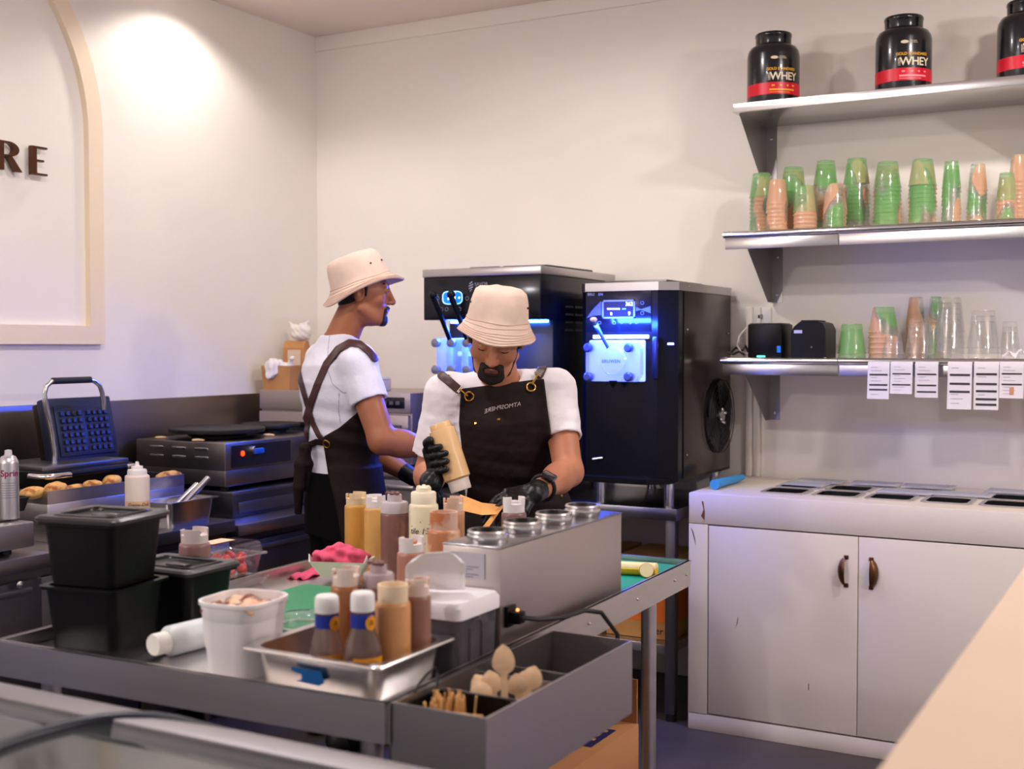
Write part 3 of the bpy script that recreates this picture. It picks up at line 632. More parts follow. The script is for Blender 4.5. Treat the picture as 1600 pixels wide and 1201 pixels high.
# ================================================================ steel prep table
ZT = 0.905; ZR = 0.93
pt = thing('steel_prep_table', 'stainless steel prep table with raised rim crowded with sauce bottles', 'table', (-1.02, 1.456, 0))
TC = [(-0.825, -0.026), (0.0, 0.0), (-0.035, 1.334), (-0.86, 1.314)]   # FL FR BR BL
MB().prism(TC, ZT - 0.03, ZT).build('top', STEELH, pt, smooth=0)
def rimseg(a, b, name='rim'):
    a, b = Vector((*a, 0)), Vector((*b, 0)); d = (b - a); n = Vector((d.y, -d.x, 0)).normalized(); Ln = d.length
    M = frame(a, d.normalized(), -n, (0, 0, 1)); o = MB(); o.prism([(0, 0), (Ln, 0), (Ln, -0.006), (0, -0.006)], ZR - 0.062, ZR, M)
    o.prism([(0, 0.004), (Ln, 0.004), (Ln, -0.008), (0, -0.008)], ZR - 0.003, ZR, M); o.build(name, STEEL, pt, smooth=0)
for i in range(4): rimseg(TC[i], TC[(i + 1) % 4])
for (x, y) in ((-0.79, 0.06), (-0.07, 0.06), (-0.075, 1.18), (-0.81, 1.2)):
    l = MB().lathe([(0, 0.02), (0.018, 0.02), (0.018, ZT - 0.03), (0, ZT - 0.03)], 20, TR((x, y, 0))).build('leg', STEEL, pt)
    MB().lathe([(0, 0), (0.022, 0), (0.022, 0.03), (0, 0.03)], 14, TR((x, y, 0))).build('foot', RUBBER, l)
MB().prism([(-0.79, 0.05), (-0.06, 0.06), (-0.085, 1.2), (-0.82, 1.2)], 0.27, 0.295).build('undershelf', STEELD, pt, smooth=0)
mb = MB()
for y in (0.35, 0.72, 0.98, 1.22, 1.30): MB().ball((-0.0265 * y + 0.0075, y, ZR - 0.03), 0.003, seg=8, rings=6).build('rivet', CHROME, pt)
# compartment tray hanging on the right side of the table
bx0, bx1, by0, by1 = -1.012, -0.852, 1.459, 1.975
sb = thing('cutlery_tray', 'grey steel divided tray of wooden spoons hung on the table edge', 'tray', (bx0, by0, ZR - 0.13))
w_, l_, hgt = bx1 - bx0, by1 - by0, 0.13; T_ = 0.003
TRAYM = mat('tray_steel', (0.40, 0.375, 0.375, 1), 0.36, 1.0, bump=0.03, bscale=50)
MB().box(0, w_, 0, l_, 0, T_).build('base', TRAYM, sb, smooth=0)
MB().box(0, w_, 0, T_, T_, hgt).build('front_wall', TRAYM, sb, smooth=0); MB().box(0, w_, l_ - T_, l_, T_, hgt).build('back_wall', TRAYM, sb, smooth=0)
MB().box(0, T_, T_, l_ - T_, T_, hgt).build('side_wall', TRAYM, sb, smooth=0); MB().box(w_ - T_, w_, T_, l_ - T_, T_, hgt).build('side_wall', TRAYM, sb, smooth=0)
for y in (0.135, 0.245, 0.30): MB().box(T_, w_ - T_, y, y + T_, T_, hgt - 0.012).build('divider', TRAYM, sb, smooth=0)
# ================================================================ warmer with four round wells
wz = 1.096
wm = thing('topping_warmer', 'tall steel warmer box with four round topping wells', 'warmer', (-1.18, 1.863, ZT))
WW, WL, WH = 0.122, 0.53, wz - ZT
WARM = mat('warmer_steel', (0.48, 0.42, 0.40, 1), 0.40, 1.0, bump=0.04, bscale=40, stretch=(1, 1, 10))
MB().box(0, WW, 0, WL, 0.006, WH - 0.004, bev=0.002).build('body', WARM, wm)
MB().box(-0.001, WW + 0.001, -0.001, WL + 0.001, WH - 0.004, WH, bev=0.0015).build('top_plate', mat('warmer_top', (0.30, 0.29, 0.31, 1), 0.22, 1.0), wm)
for q in range(4):
    y = 0.055 + q * 0.134
    r_ = MB().lathe([(0.030, 0.0), (0.036, 0.0), (0.039, 0.008), (0.038, 0.012), (0.035, 0.014), (0.0375, 0.018), (0.036, 0.021), (0.031, 0.021), (0.030, -0.001)], 36, TR((WW / 2 + 0.002, y, WH))).build('well_rim', STEELH, wm)
    MB().lathe([(0.0312, 0.0212), (0.0295, 0.019), (0.0285, 0.003), (0, 0.003)], 28, TR((WW / 2 + 0.002, y, WH))).build('well', mat('well_dark', rgb(30, 27, 27), 0.45, 0.2), wm)
MB().box(0.018, 0.09, -0.0022, -0.001, WH - 0.06, WH - 0.014).build('rating_label', mat('grey_label', rgb(176, 172, 182), 0.5), wm)
mb = MB()
for q in range(5): mb.box(0.024, 0.078 - (q % 3) * 0.012, -0.0026, -0.0022, WH - 0.040 - q * 0.0045, WH - 0.0385 - q * 0.0045)
mb.build('label_print', mat('grey_print', rgb(110, 108, 120), 0.6), wm, smooth=0)
sx = WW; MB().box(sx, sx + 0.008, 0.012, 0.045, 0.045, 0.083, bev=0.002).build('socket', BLACKP, wm)
MB().box(sx + 0.006, sx + 0.030, 0.016, 0.040, 0.052, 0.074, bev=0.003).build('plug', BLACKP, wm)
MB().ball((sx + 0.018, 0.030, 0.0755), 0.003, seg=8, rings=6).build('plug_light', emission('orange_neon', (1, 0.25, 0.05, 1), 3.0), wm)
cab_pts = [(sx + 0.028, 0.028, 0.063), (sx + 0.05, 0.05, 0.058), (sx + 0.07, 0.11, 0.052), (sx + 0.085, 0.17, 0.055), (sx + 0.10, 0.21, 0.045), (sx + 0.12, 0.24, 0.0), (sx + 0.12, 0.25, -0.12)]
MB().tube(cab_pts, 0.0045, 8).build('power_cord', CABLE, wm)
MB().box(0.03, 0.10, WL, WL + 0.006, 0.03, 0.15, bev=0.002).build('control_plate', STEELH, wm)
# ================================================================ helpers for wares
def rrect(w_, d_, r, z=0.0, n=5, cx=0, cy=0):
    p = []
    for (sx_, sy_, a0) in ((1, 1, 0), (-1, 1, PI / 2), (-1, -1, PI), (1, -1, 3 * PI / 2)):
        for k in range(n): a = a0 + (PI / 2) * k / (n - 1); p.append((cx + sx_ * (w_ / 2 - r) + r * math.cos(a), cy + sy_ * (d_ / 2 - r) + r * math.sin(a), z))
    return p
def shell(secs, th=0.003):
    """open container: outer sections from the base up to the rim, then back down inside; secs = (w, d, r, z)"""
    rings = [rrect(*s) for s in secs]
    inner = [rrect(s[0] - 2 * th, s[1] - 2 * th, max(s[2] - th, 0.002), s[3] if i else s[3] + th) for i, s in enumerate(secs) if s[3] <= secs[-1][3]]
    return rings, inner[::-1]
def container(mb, secs, th=0.003, M=None):
    o, i = shell(secs, th); mb.loft(o + i, M); return mb
def cyl(fn_r, z0, a0, zoff=0.0):
    """wrap flat lettering on an upright cylinder"""
    return lambda co: Vector(((fn_r + co.z) * math.cos(a0 + co.x / fn_r), (fn_r + co.z) * math.sin(a0 + co.x / fn_r), z0 + co.y))
CAMA = lambda p: math.atan2(-p[1], -p[0])      # direction from a place to the viewer
# ---------------------------------------------------------------- sauce bottles
LIDW = mat('lid_white', rgb(226, 220, 220), 0.4, sub=0.1)
def sauce_mat(n, c, c2=None, sc_=14, lo=0.52, hi=0.6): return mat('sauce_' + n, c, 0.32, var=0.05, vscale=20, coat=0.15, col2=c2, c2scale=sc_, c2lo=lo, c2hi=hi)
def bottle_parts(t, dia, h, m, lidm, kind, rest=None, M=None, notch=0.6):
    r = dia / 2; ch_ = 0.17 * h if kind != 'screw' else 0.2 * h; hb = h - ch_
    body = [(0, 0.002), (r * 0.9, 0.0), (r, 0.005), (r, hb * 0.5), (r, hb - 0.008), (r * 0.97, hb - 0.003), (r * 0.86, hb), (0, hb)]
    b = MB().lathe(body, 32, M).build('body', m, t, smooth=50)
    mb = MB(); rc = r * 0.86
    if kind in ('notch', 'tall'):
        mb.lathe([(rc, hb), (rc, hb + ch_ * 0.55), (rc * 0.95, hb + ch_ * 0.58), (rc * 0.5, hb + ch_ * 0.58), (rc * 0.42, hb + ch_ * 0.75), (0, hb + ch_ * 0.78)], 32, M)
        for (a0, a1, hh) in ((notch, notch + 1.9, 1.0), (notch + 2.6, notch + 3.4, 0.9), (notch + 4.0, notch + 5.3, 1.0)):   # castellated skirt
            n = 8; P = [[(rc * 0.97 * math.cos(a0 + (a1 - a0) * i / n), rc * 0.97 * math.sin(a0 + (a1 - a0) * i / n), z) for z in (hb + ch_ * 0.5, hb + ch_ * hh)] for i in range(n + 1)]
            mb.sheet(P, 0.003, M)
    elif kind == 'step':
        mb.lathe([(rc, hb), (rc, hb + ch_ * 0.62), (rc * 0.92, hb + ch_ * 0.7), (rc * 0.62, hb + ch_ * 0.7), (rc * 0.6, hb + ch_ * 0.95), (rc * 0.5, hb + ch_), (0, hb + ch_)], 28, M)
        for k in range(3): mb.ball((rc * 0.4 * math.cos(k * 2.1), rc * 0.4 * math.sin(k * 2.1), hb + ch_), (0.006, 0.006, 0.004), M, 8, 6)
    elif kind == 'screw':
        mb.lathe([(r * 0.97, hb - 0.002), (r * 0.97, hb + ch_ * 0.45), (r * 0.9, hb + ch_ * 0.55), (r * 0.52, hb + ch_ * 0.58), (r * 0.5, hb + ch_ * 0.95), (r * 0.42, hb + ch_), (0, hb + ch_)], 28, M)
    elif kind == 'ring':
        mb.lathe([(rc, hb), (rc, hb + ch_), (rc * 0.9, hb + ch_), (rc * 0.88, hb + ch_ * 0.6), (0, hb + ch_ * 0.6)], 28, M)
    elif kind == 'cone':
        mb.lathe([(r * 0.8, hb), (r * 0.8, hb + ch_ * 0.3), (r * 0.74, hb + ch_ * 0.42), (r * 0.48, hb + ch_ * 0.44), (r * 0.47, hb + ch_ * 0.66), (r * 0.2, hb + ch_ * 0.7), (r * 0.13, hb + ch_), (0, hb + ch_)], 28, M)
    mb.build('cap', lidm, t, smooth=40)
    if rest:   # sauce smeared on the cap
        s = MB(); z = hb + ch_ * (0.62 if kind in ('notch', 'tall', 'ring') else 1.0)
        for k in range(6): a = k * 2.4; q = rc * (0.2 + 0.5 * ((k * 37) % 10) / 10); s.ball((q * math.cos(a), q * math.sin(a), z + 0.001), (0.008, 0.006, 0.004), M, 8, 6)
        s.build('smear', rest, t)
    return b
def bottle(label, px, D, top, dia, m, lidm=None, kind='notch', z=ZT, rest=None, h=None, notch=0.6, loc=None):
    p = loc or PD(px, 0, D); hgt = h or (PD(px, top, D).z - z)
    t = thing('sauce_bottle', label, 'bottle', (p.x, p.y, z), group='sauce squeeze bottles')
    bottle_parts(t, dia, hgt, m, lidm or LIDW, kind, rest, notch=notch); return t, hgt
CHOC = mat('choc_smear', rgb(96, 52, 40), 0.35); ORNG = mat('caramel_smear', rgb(196, 112, 60), 0.35)
MUST = sauce_mat('mustard', rgb(206, 150, 70)); YELL = sauce_mat('pale_mustard', rgb(208, 162, 92)); BRWN = sauce_mat('brown', rgb(128, 86, 80), rgb(150, 104, 92), 20)
CREM = sauce_mat('cream_speckled', rgb(236, 222, 190), rgb(120, 100, 70), 130, 0.66, 0.68); PEAC = sauce_mat('peach', rgb(206, 144, 104)); PEA2 = sauce_mat('peach_smeared', rgb(196, 128, 88), rgb(226, 186, 156), 16)
PINK = sauce_mat('pink_brown', rgb(178, 122, 104)); MAUV = sauce_mat('mauve', rgb(128, 92, 88)); CARA = sauce_mat('caramel', rgb(160, 102, 58)); TANN = sauce_mat('tan', rgb(206, 150, 98)); MOCH = sauce_mat('mocha', rgb(146, 104, 88)); DUSK = sauce_mat('dusky', rgb(140, 102, 100))
bottle('mustard-yellow sauce bottle at the left of the row beside the rear worker', 553, 3.06, 769, 0.058, MUST, mat('lid_yellowed', rgb(222, 200, 160), 0.4), rest=ORNG)
bottle('pale yellow sauce bottle between the mustard and dark brown bottles', 584, 3.00, 773, 0.056, YELL, notch=1.5)
bottle('dark brown sauce bottle with flat screw top beside the cream bottle', 614, 2.80, 771, 0.066, BRWN, mat('lid_mauve', rgb(196, 182, 190), 0.4), 'screw', rest=CHOC)
t4, h4 = bottle('cream speckled sauce bottle with a handwritten date', 660, 2.78, 760, 0.068, CREM, mat('lid_cream', rgb(236, 224, 200), 0.4), 'step')
HAND = mat('marker_pen', rgb(52, 44, 40), 0.6)
text('tile 13/6', 0.019, None, HAND, t4, fn=cyl(0.0343, h4 * 0.56, CAMA(t4.location) - 0.12), extrude=0.0003, shear=0.2)
bottle('peach sauce bottle directly under the tilted bottle nozzle', 707, 2.86, 776, 0.054, PEAC, mat('lid_peach', rgb(222, 190, 170), 0.4), rest=ORNG)
bottle('peach-smeared sauce bottle with overflowing ring cap near the warmer', 692, 2.50, 799, 0.068, PEA2, mat('lid_smeared', rgb(214, 178, 160), 0.4, col2=rgb(196, 120, 76), c2scale=25), 'ring', rest=ORNG)
bottle('short pink-brown sauce bottle behind the paper dispenser', 640, 2.38, 838, 0.056, PINK, rest=ORNG, notch=0.2)
bottle('mauve sauce bottle standing alone behind the warmer', 803, 2.78, 776, 0.058, MAUV, notch=-0.3)
bottle('dusky pink sauce bottle beside the strawberry punnet', 297, 2.50, 825, 0.064, DUSK, mat('lid_dusky', rgb(216, 200, 200), 0.4), rest=CHOC)
# ---------------------------------------------------------------- steel pan with six bottles
tx0, tx1, ty0, ty1 = -1.325, -1.05, 1.476, 1.705
tp = thing('steel_pan', 'shallow steel pan with blue tape holding six bottles', 'pan', ((tx0 + tx1) / 2, (ty0 + ty1) / 2, ZT))
tw, td = tx1 - tx0, ty1 - ty0
mb = MB(); container(mb, [(tw - 0.055, td - 0.055, 0.02, 0.0), (tw - 0.045, td - 0.045, 0.025, 0.006), (tw - 0.03, td - 0.03, 0.03, 0.060), (tw, td, 0.012, 0.062), (tw, td, 0.012, 0.066)], 0.0012)
o_, i_ = shell([(tw - 0.055, td - 0.055, 0.02, 0.0), (tw - 0.03, td - 0.03, 0.03, 0.060), (tw, td, 0.012, 0.064)], 0.0012)
mb = MB(); mb.loft([rrect(tw - 0.055, td - 0.055, 0.02, 0.0), rrect(tw - 0.047, td - 0.047, 0.025, 0.006), rrect(tw - 0.03, td - 0.03, 0.03, 0.061), rrect(tw - 0.004, td - 0.004, 0.012, 0.061), rrect(tw, td, 0.012, 0.0635), rrect(tw - 0.004, td - 0.004, 0.012, 0.066), rrect(tw - 0.033, td - 0.033, 0.03, 0.065), rrect(tw - 0.05, td - 0.05, 0.025, 0.008), rrect(tw - 0.06, td - 0.06, 0.02, 0.003)])
mb.build('body', STEELH, tp, smooth=45)
TAPE = mat('blue_tape', rgb(0, 92, 160), 0.6)
a = PY(463, 1053, ty0 + 0.014); b = PY(519, 1077, ty0 + 0.014)
MB().prism([(0, 0.0), (0.012, 0.004), (0.012, 0.012), (-0.006, 0.016), (-0.008, 0.022), (0.052, 0.022), (0.056, 0.004), (0.045, -0.002)], 0, 0.0012, frame((a.x - tp.location.x, -td / 2 + 0.014, 0.022), (1, 0, 0), (0, -0.13, 1), (0, -1, -0.13))).build('blue_tape', TAPE, tp, smooth=0)
zt_ = ZT + 0.004
def inpan(px, D): p = PD(px, 900, D); return p
bottle('caramel sauce bottle at the back left of the steel pan', 537, 2.03, 886, 0.053, CARA, mat('lid_car', rgb(222, 206, 196), 0.4), rest=ORNG, z=zt_)
bottle('brown sauce bottle with small screw cap at the back of the steel pan', 588, 2.04, 880, 0.055, BRWN, mat('lid_bro', rgb(178, 158, 160), 0.4), 'screw', z=zt_, rest=CHOC)
bottle('tan caramel sauce bottle at the front of the steel pan', 611, 1.95, 912, 0.058, TANN, mat('lid_tan', rgb(228, 206, 176), 0.4), 'ring', z=zt_)
bottle('mocha sauce bottle at the right corner of the steel pan', 650, 1.985, 903, 0.045, MOCH, mat('lid_moc', rgb(220, 200, 190), 0.4), z=zt_, rest=ORNG)
SYR = clear('syrup_glass', (0.72, 0.60, 0.56, 1), 0.3, 0.05, haze=0.25, hazecol=(0.5, 0.4, 0.36, 1)); SYR2 = mat('syrup_dark', rgb(98, 74, 66), 0.15, coat=0.4)
BLUL = mat('blue_label', rgb(16, 44, 150), 0.4); ORLB = mat('orange_label', rgb(226, 150, 28), 0.45); ORPR = mat('label_brown_print', rgb(130, 70, 20), 0.5)
def syrup(label, px, D, top, m, rb=0.027):
    p = PD(px, 0, D); h = PD(px, top, D).z - zt_; t = thing('syrup_bottle', label, 'bottle', (p.x, p.y, zt_), group='white-capped syrup bottles')
    s = h / 0.17; rn = 0.0175
    MB().lathe([(0, 0), (rb, 0), (rb * 1.05, 0.01 * s), (rb * 1.05, 0.06 * s), (rb * 0.9, 0.085 * s), (rn * 1.08, 0.105 * s), (rn, 0.142 * s), (0, 0.142 * s)], 32).build('body', m, t, smooth=60)
    MB().lathe([(0, 0.138 * s), (rn * 1.1, 0.138 * s), (rn * 1.12, 0.150 * s), (rn * 1.08, 0.166 * s), (rn * 0.9, 0.17 * s), (0, 0.17 * s)], 28).build('cap', WHITEP, t, smooth=50)
    MB().lathe([(rn * 1.11, 0.110 * s), (rn * 1.09, 0.134 * s)], 32).build('neck_label', BLUL, t, smooth=60)
    a0 = CAMA(p); 
    def disc(R, z, rad, a, nm, m_): MB().raw([(R * math.cos(a), R * math.sin(a), z)] + [(R * math.cos(a + rad / R * math.cos(k * PI / 10)), R * math.sin(a + rad / R * math.cos(k * PI / 10)), z + rad * 1.1 * math.sin(k * PI / 10)) for k in range(20)], [(0, k + 1, (k + 1) % 20 + 1) for k in range(20)]).build(nm, m_, t, smooth=0)
    disc(rn * 1.16, 0.119 * s, 0.011, a0 + 0.75, 'badge', ORLB); MB
    P = [[((rb * 1.065) * math.cos(a0 + q), (rb * 1.065) * math.sin(a0 + q), z * s) for z in (0.018, 0.062)] for q in [-0.5 + 0.17 * i for i in range(11)]]; MB().sheet(P, 0.0006).build('front_label', ORLB, t)
    text('SYRUP' if False else 'A', 0.013, None, ORPR, t, fn=cyl(rn * 1.18, 0.119 * s, a0 + 0.75), extrude=0.0002)
    mbp = MB(); mbp.tube([((rb * 1.08) * math.cos(a0 + 0.45 + 0.5 * math.cos(k)), (rb * 1.08) * math.sin(a0 + 0.45 + 0.5 * math.cos(k)), (0.04 + 0.016 * math.sin(k)) * s) for k in [2 * PI * i / 24 for i in range(24)]], 0.0006, 4, closed=True); mbp.build('label_ring', ORPR, t)
    return t
syrup('clear syrup bottle with white cap, leftmost in the steel pan', 506, 1.935, 929, SYR)
syrup('dark syrup bottle with white cap beside the tan bottle', 563, 1.905, 924, SYR2, 0.030)
# ---------------------------------------------------------------- ice-cream tub
p = PZ(372, 1050, ZT); tb = thing('ice_cream_tub', 'white plastic tub of chocolate-smeared ice cream', 'tub', (-1.388, 1.562, ZT), 0.10)
TUBW = mat('tub_white', rgb(236, 232, 234), 0.35, sub=0.05); s_ = [(0.100, 0.106, 0.03, 0.0), (0.110, 0.116, 0.034, 0.090), (0.115, 0.121, 0.035, 0.093), (0.120, 0.126, 0.036, 0.116), (0.126, 0.132, 0.038, 0.118), (0.126, 0.132, 0.038, 0.124)]
mb = MB(); mb.loft([rrect(*q) for q in s_] + [rrect(0.118, 0.124, 0.034, 0.124), rrect(0.108, 0.114, 0.032, 0.05), rrect(0.092, 0.098, 0.03, 0.004)]); mb.build('body', TUBW, tb, smooth=45)
ICE = mat('ice_cream', rgb(226, 186, 156), 0.5, bump=0.3, bscale=40, col2=rgb(120, 62, 34), c2scale=34, c2lo=0.50, c2hi=0.56, sub=0.05)
P = []
for i in range(25):
    row = []
    for j in range(25):
        u, v = (i / 24 - 0.5), (j / 24 - 0.5); x, y = u * 0.112, v * 0.118
        rr = (abs(2 * u) ** 5 + abs(2 * v) ** 5) ** 0.2; s = min(1, 1 / max(rr, 1e-6)) if rr > 1 else 1
        z = 0.110 + 0.006 * math.sin(u * 9 + 1) * math.cos(v * 7) + 0.003 * math.sin(u * 21 + v * 13) + 0.002 * math.sin(v * 31 - u * 12) - 0.012 * max(0, rr - 0.8); row.append((x * s, y * s, z))
    P.append(row)
MB().sheet(P, 0.004).build('ice_cream', ICE, tb, smooth=180)
# ---------------------------------------------------------------- black food containers
LIDB = mat('black_lid', rgb(44, 43, 45), 0.32, var=0.2, vscale=15)
def gn(label, cx_, cy_, z, hgt, rz, w_=0.178, d_=0.165, lid=True, lidlabel=None):
    t = thing('black_food_container', label, 'container', (cx_, cy_, z), rz, 'black food containers')
    MB().loft([rrect(w_ - 0.035, d_ - 0.035, 0.018, 0), rrect(w_ - 0.016, d_ - 0.016, 0.02, hgt - 0.012), rrect(w_, d_, 0.016, hgt - 0.010), rrect(w_, d_, 0.016, hgt - 0.005), rrect(w_ - 0.022, d_ - 0.022, 0.018, hgt - 0.005), rrect(w_ - 0.045, d_ - 0.045, 0.015, 0.006)]).build('body', BLACKP, t, smooth=40)
    if lid:
        l = thing('container_lid', lidlabel, 'lid', (cx_, cy_, z + hgt - 0.0045), rz, 'black container lids')
        MB().loft([rrect(w_ + 0.008, d_ + 0.008, 0.018, 0.0), rrect(w_ + 0.008, d_ + 0.008, 0.018, 0.006), rrect(w_ - 0.004, d_ - 0.004, 0.014, 0.010), rrect(w_ - 0.04, d_ - 0.04, 0.012, 0.009), rrect(w_ - 0.045, d_ - 0.045, 0.012, 0.003)]).build('plate', LIDB, l, smooth=35)
        MB().box(-0.02, 0.03, -0.012, 0.012, 0.003, 0.008, bev=0.003).build('grip', LIDB, l)
        mb = MB(); mb.tube([(x, y, 0.010) for x, y, _ in rrect(w_ - 0.055, d_ - 0.055, 0.012)], 0.0022, 6, closed=True); mb.build('ridge', LIDB, l)
gn('lower black food container of the stack at the table corner', -1.750, 1.590, ZT, 0.118, 0.17, lid=False)
gn('upper black food container stacked on another', -1.752, 1.590, ZT + 0.1135, 0.122, 0.17, lidlabel='black lid topping the stacked containers')
gn('single black food container tucked behind the stack', -1.745, 1.768, ZT, 0.115, 0.02, w_=0.20, d_=0.15, lidlabel='black lid on the single container behind the stack')
# translucent bottle lying down
pa = PZ(252, 1004, ZT + 0.028); ax_ = (PZ(352, 979, ZT + 0.028) - pa).normalized()
lb = thing('empty_squeeze_bottle', 'empty translucent squeeze bottle lying beside the ice cream tub', 'bottle', (pa.x, pa.y, ZT))
Ml = along((0, 0, 0.0275), ax_ + Vector((0, 0, 0.0275)))
FROST = mat('frosted_bottle', rgb(214, 218, 220), 0.35, sub=0.2)
MB().lathe([(0, -0.018), (0.018, -0.018), (0.0195, -0.014), (0.0195, 0.010), (0, 0.010)], 28, Ml).build('cap', mat('white_cap', rgb(236, 234, 226), 0.4), lb)
MB().lathe([(0, 0.010), (0.021, 0.010), (0.027, 0.018), (0.027, 0.15), (0.024, 0.155), (0, 0.155)], 28, Ml).build('body', FROST, lb, smooth=50)
# ---------------------------------------------------------------- strawberry punnet
CLEAR = clear('clear_plastic', (0.95, 0.95, 0.97, 1), 0.25, 0.04, haze=0.02)
pp = PZ(350, 902, ZT + 0.028); ppx, ppy = pp.x + FH.x * 0.05, pp.y + FH.y * 0.05
fl = thing('flat_clear_punnet', 'flattened empty clear punnet under the strawberry punnet', 'punnet', (ppx + 0.01, ppy - 0.01, ZT)); MB().loft([rrect(0.10, 0.12, 0.01, 0.0), rrect(0.12, 0.14, 0.012, 0.018), rrect(0.128, 0.148, 0.012, 0.019), rrect(0.128, 0.148, 0.012, 0.0205), rrect(0.117, 0.137, 0.012, 0.0205), rrect(0.098, 0.118, 0.01, 0.0015)]).build('tray', CLEAR, fl, smooth=40)
pn = thing('strawberry_punnet', 'clear hinged plastic punnet of cut strawberries', 'punnet', (ppx, ppy, ZT + 0.021))
MB().loft([rrect(0.085, 0.105, 0.014, 0.0), rrect(0.105, 0.125, 0.016, 0.048), rrect(0.122, 0.142, 0.014, 0.049), rrect(0.122, 0.142, 0.014, 0.051), rrect(0.103, 0.123, 0.016, 0.051), rrect(0.082, 0.102, 0.014, 0.002)]).build('base', CLEAR, pn, smooth=40)
MB().loft([rrect(0.122, 0.142, 0.014, 0.052), rrect(0.106, 0.126, 0.016, 0.053), rrect(0.100, 0.120, 0.016, 0.074), rrect(0.088, 0.108, 0.014, 0.078), rrect(0.088, 0.108, 0.014, 0.0795), rrect(0.102, 0.122, 0.016, 0.075), rrect(0.109, 0.129, 0.016, 0.0545), rrect(0.122, 0.142, 0.014, 0.0535)], cap=False).build('lid', CLEAR, pn, smooth=40)
MB().box(-0.05, -0.008, -0.045, 0.03, 0.0795, 0.080).build('price_label', mat('peach_label', rgb(240, 196, 160), 0.6), pn)
BERRY = mat('strawberry_red', rgb(190, 16, 12), 0.35, coat=0.2, col2=rgb(226, 74, 40), c2scale=60, c2lo=0.55, c2hi=0.62, sub=0.1); CUTB = mat('strawberry_flesh', rgb(236, 130, 96), 0.45, col2=rgb(248, 208, 180), c2scale=50)
bs = [(-0.03, -0.036, .018, 0.3, 1), (0.0, -0.04, .017, 2.0, 1), (0.028, -0.03, .018, 1.0, 1), (-0.03, 0.0, .018, 4.0, 0), (0.004, -0.006, .02, 5.2, 0), (0.03, 0.008, .018, 0.8, 1), (-0.026, 0.034, .018, 3.0, 0), (0.006, 0.032, .018, 1.4, 0), (-0.02, -0.02, .042, 2.6, 0), (0.012, -0.022, .041, 0.4, 1), (0.02, 0.018, .042, 3.6, 0), (-0.014, 0.018, .043, 5.0, 0)]
where = ['front left bottom', 'front middle bottom', 'front right bottom', 'middle left bottom', 'centre bottom', 'right middle bottom', 'rear left bottom', 'rear middle bottom', 'front left top', 'front right top', 'rear right top', 'rear left top']
for q, (x, y, z, a, cut) in enumerate(bs):
    t = thing('strawberry', ('halved' if cut else 'whole') + ' red strawberry inside the punnet, ' + where[q], 'strawberry', (pn.location.x + x, pn.location.y + y, pn.location.z + z), a, 'strawberries in the punnet')
    M = TR((0, 0, 0), rx=1.1)
    MB().lathe([(0, -0.019), (0.006, -0.015), (0.0115, -0.004), (0.0125, 0.004), (0.010, 0.011), (0.005, 0.0135), (0, 0.0135)], 16, M).build('flesh', BERRY, t, smooth=60)
    if cut: MB().lathe([(0, 0), (0.0105, 0), (0.0105, 0.001), (0, 0.001)], 16, M @ TR((0, -0.0118, -0.001), rx=PI / 2) @ Matrix.Diagonal((0.85, 1.15, 1, 1))).build('cut_face', CUTB, t)
# ---------------------------------------------------------------- boards, cloths, paper boat, lid
GREEN = mat('green_board', rgb(18, 140, 92), 0.45, var=0.08, vscale=12, bump=0.15, bscale=90); TEAL = mat('teal_board', rgb(0, 150, 142), 0.42, var=0.1, vscale=18, bump=0.15, bscale=80)
q = PZ(500, 920, ZT); o = MB().box(-0.13, 0.17, -0.20, 0.16, 0, 0.012, bev=0.004).build('chopping_board', GREEN); o.location = (-1.60, 2.00, ZT); o.rotation_euler = (0, 0, 0.03); tag(o, 'green chopping board in the middle of the prep table', 'chopping board')
o = MB().box(-0.2, 0.2, -0.19, 0.19, 0, 0.014, bev=0.004).build('chopping_board', TEAL); o.location = (-1.275, 2.585, ZT); tag(o, 'teal chopping board under the banana at the table end', 'chopping board')
p = PZ(466, 985, ZT + 0.012); dl = thing('dome_lid', 'small clear round cup lid lying on the green board', 'lid', (p.x + FH.x * 0.035, p.y + FH.y * 0.035, ZT + 0.0125))
MB().lathe([(0.044, 0.0), (0.046, 0.004), (0.040, 0.008), (0.036, 0.022), (0.03, 0.027), (0, 0.028)], 36).build('dome', clear('lid_plastic', (0.9, 0.95, 0.93, 1), 0.5, 0.05, haze=0.12), dl, smooth=50)
mb = MB(); mb.tube([(0.044 * math.cos(2 * PI * k / 36), 0.044 * math.sin(2 * PI * k / 36), 0.003) for k in range(36)], 0.0022, 6, closed=True); mb.build('rim', clear('lid_rim', (0.9, 0.95, 0.95, 1), 0.8, 0.08, haze=0.45), dl)
# paper boat with a pink cloth
p = PZ(522, 905, ZT + 0.012); bo = thing('paper_boat', 'pale green paper food boat holding a pink cloth', 'paper tray', (p.x + FH.x * 0.02, p.y + FH.y * 0.05, ZT + 0.012), 0.35)
BOATM = mat('boat_paper', rgb(208, 216, 190), 0.7)
MB().loft([rrect(0.085, 0.055, 0.004, 0, 2), rrect(0.135, 0.095, 0.003, 0.040, 2), rrect(0.132, 0.092, 0.003, 0.040, 2), rrect(0.083, 0.053, 0.004, 0.0015, 2)]).build('tray', BOATM, bo, smooth=0)
for e in (-1, 1): MB().raw([(e * 0.066, -0.046, 0.039), (e * 0.066, -0.012, 0.039), (e * 0.070, -0.034, 0.056), (e * 0.0645, -0.046, 0.039), (e * 0.0645, -0.012, 0.039), (e * 0.0685, -0.034, 0.056)], [(0, 1, 2), (5, 4, 3), (0, 3, 4, 1), (1, 4, 5, 2), (2, 5, 3, 0)]).build('corner_flap', mat('boat_inside', rgb(236, 232, 228), 0.7), bo, smooth=0)
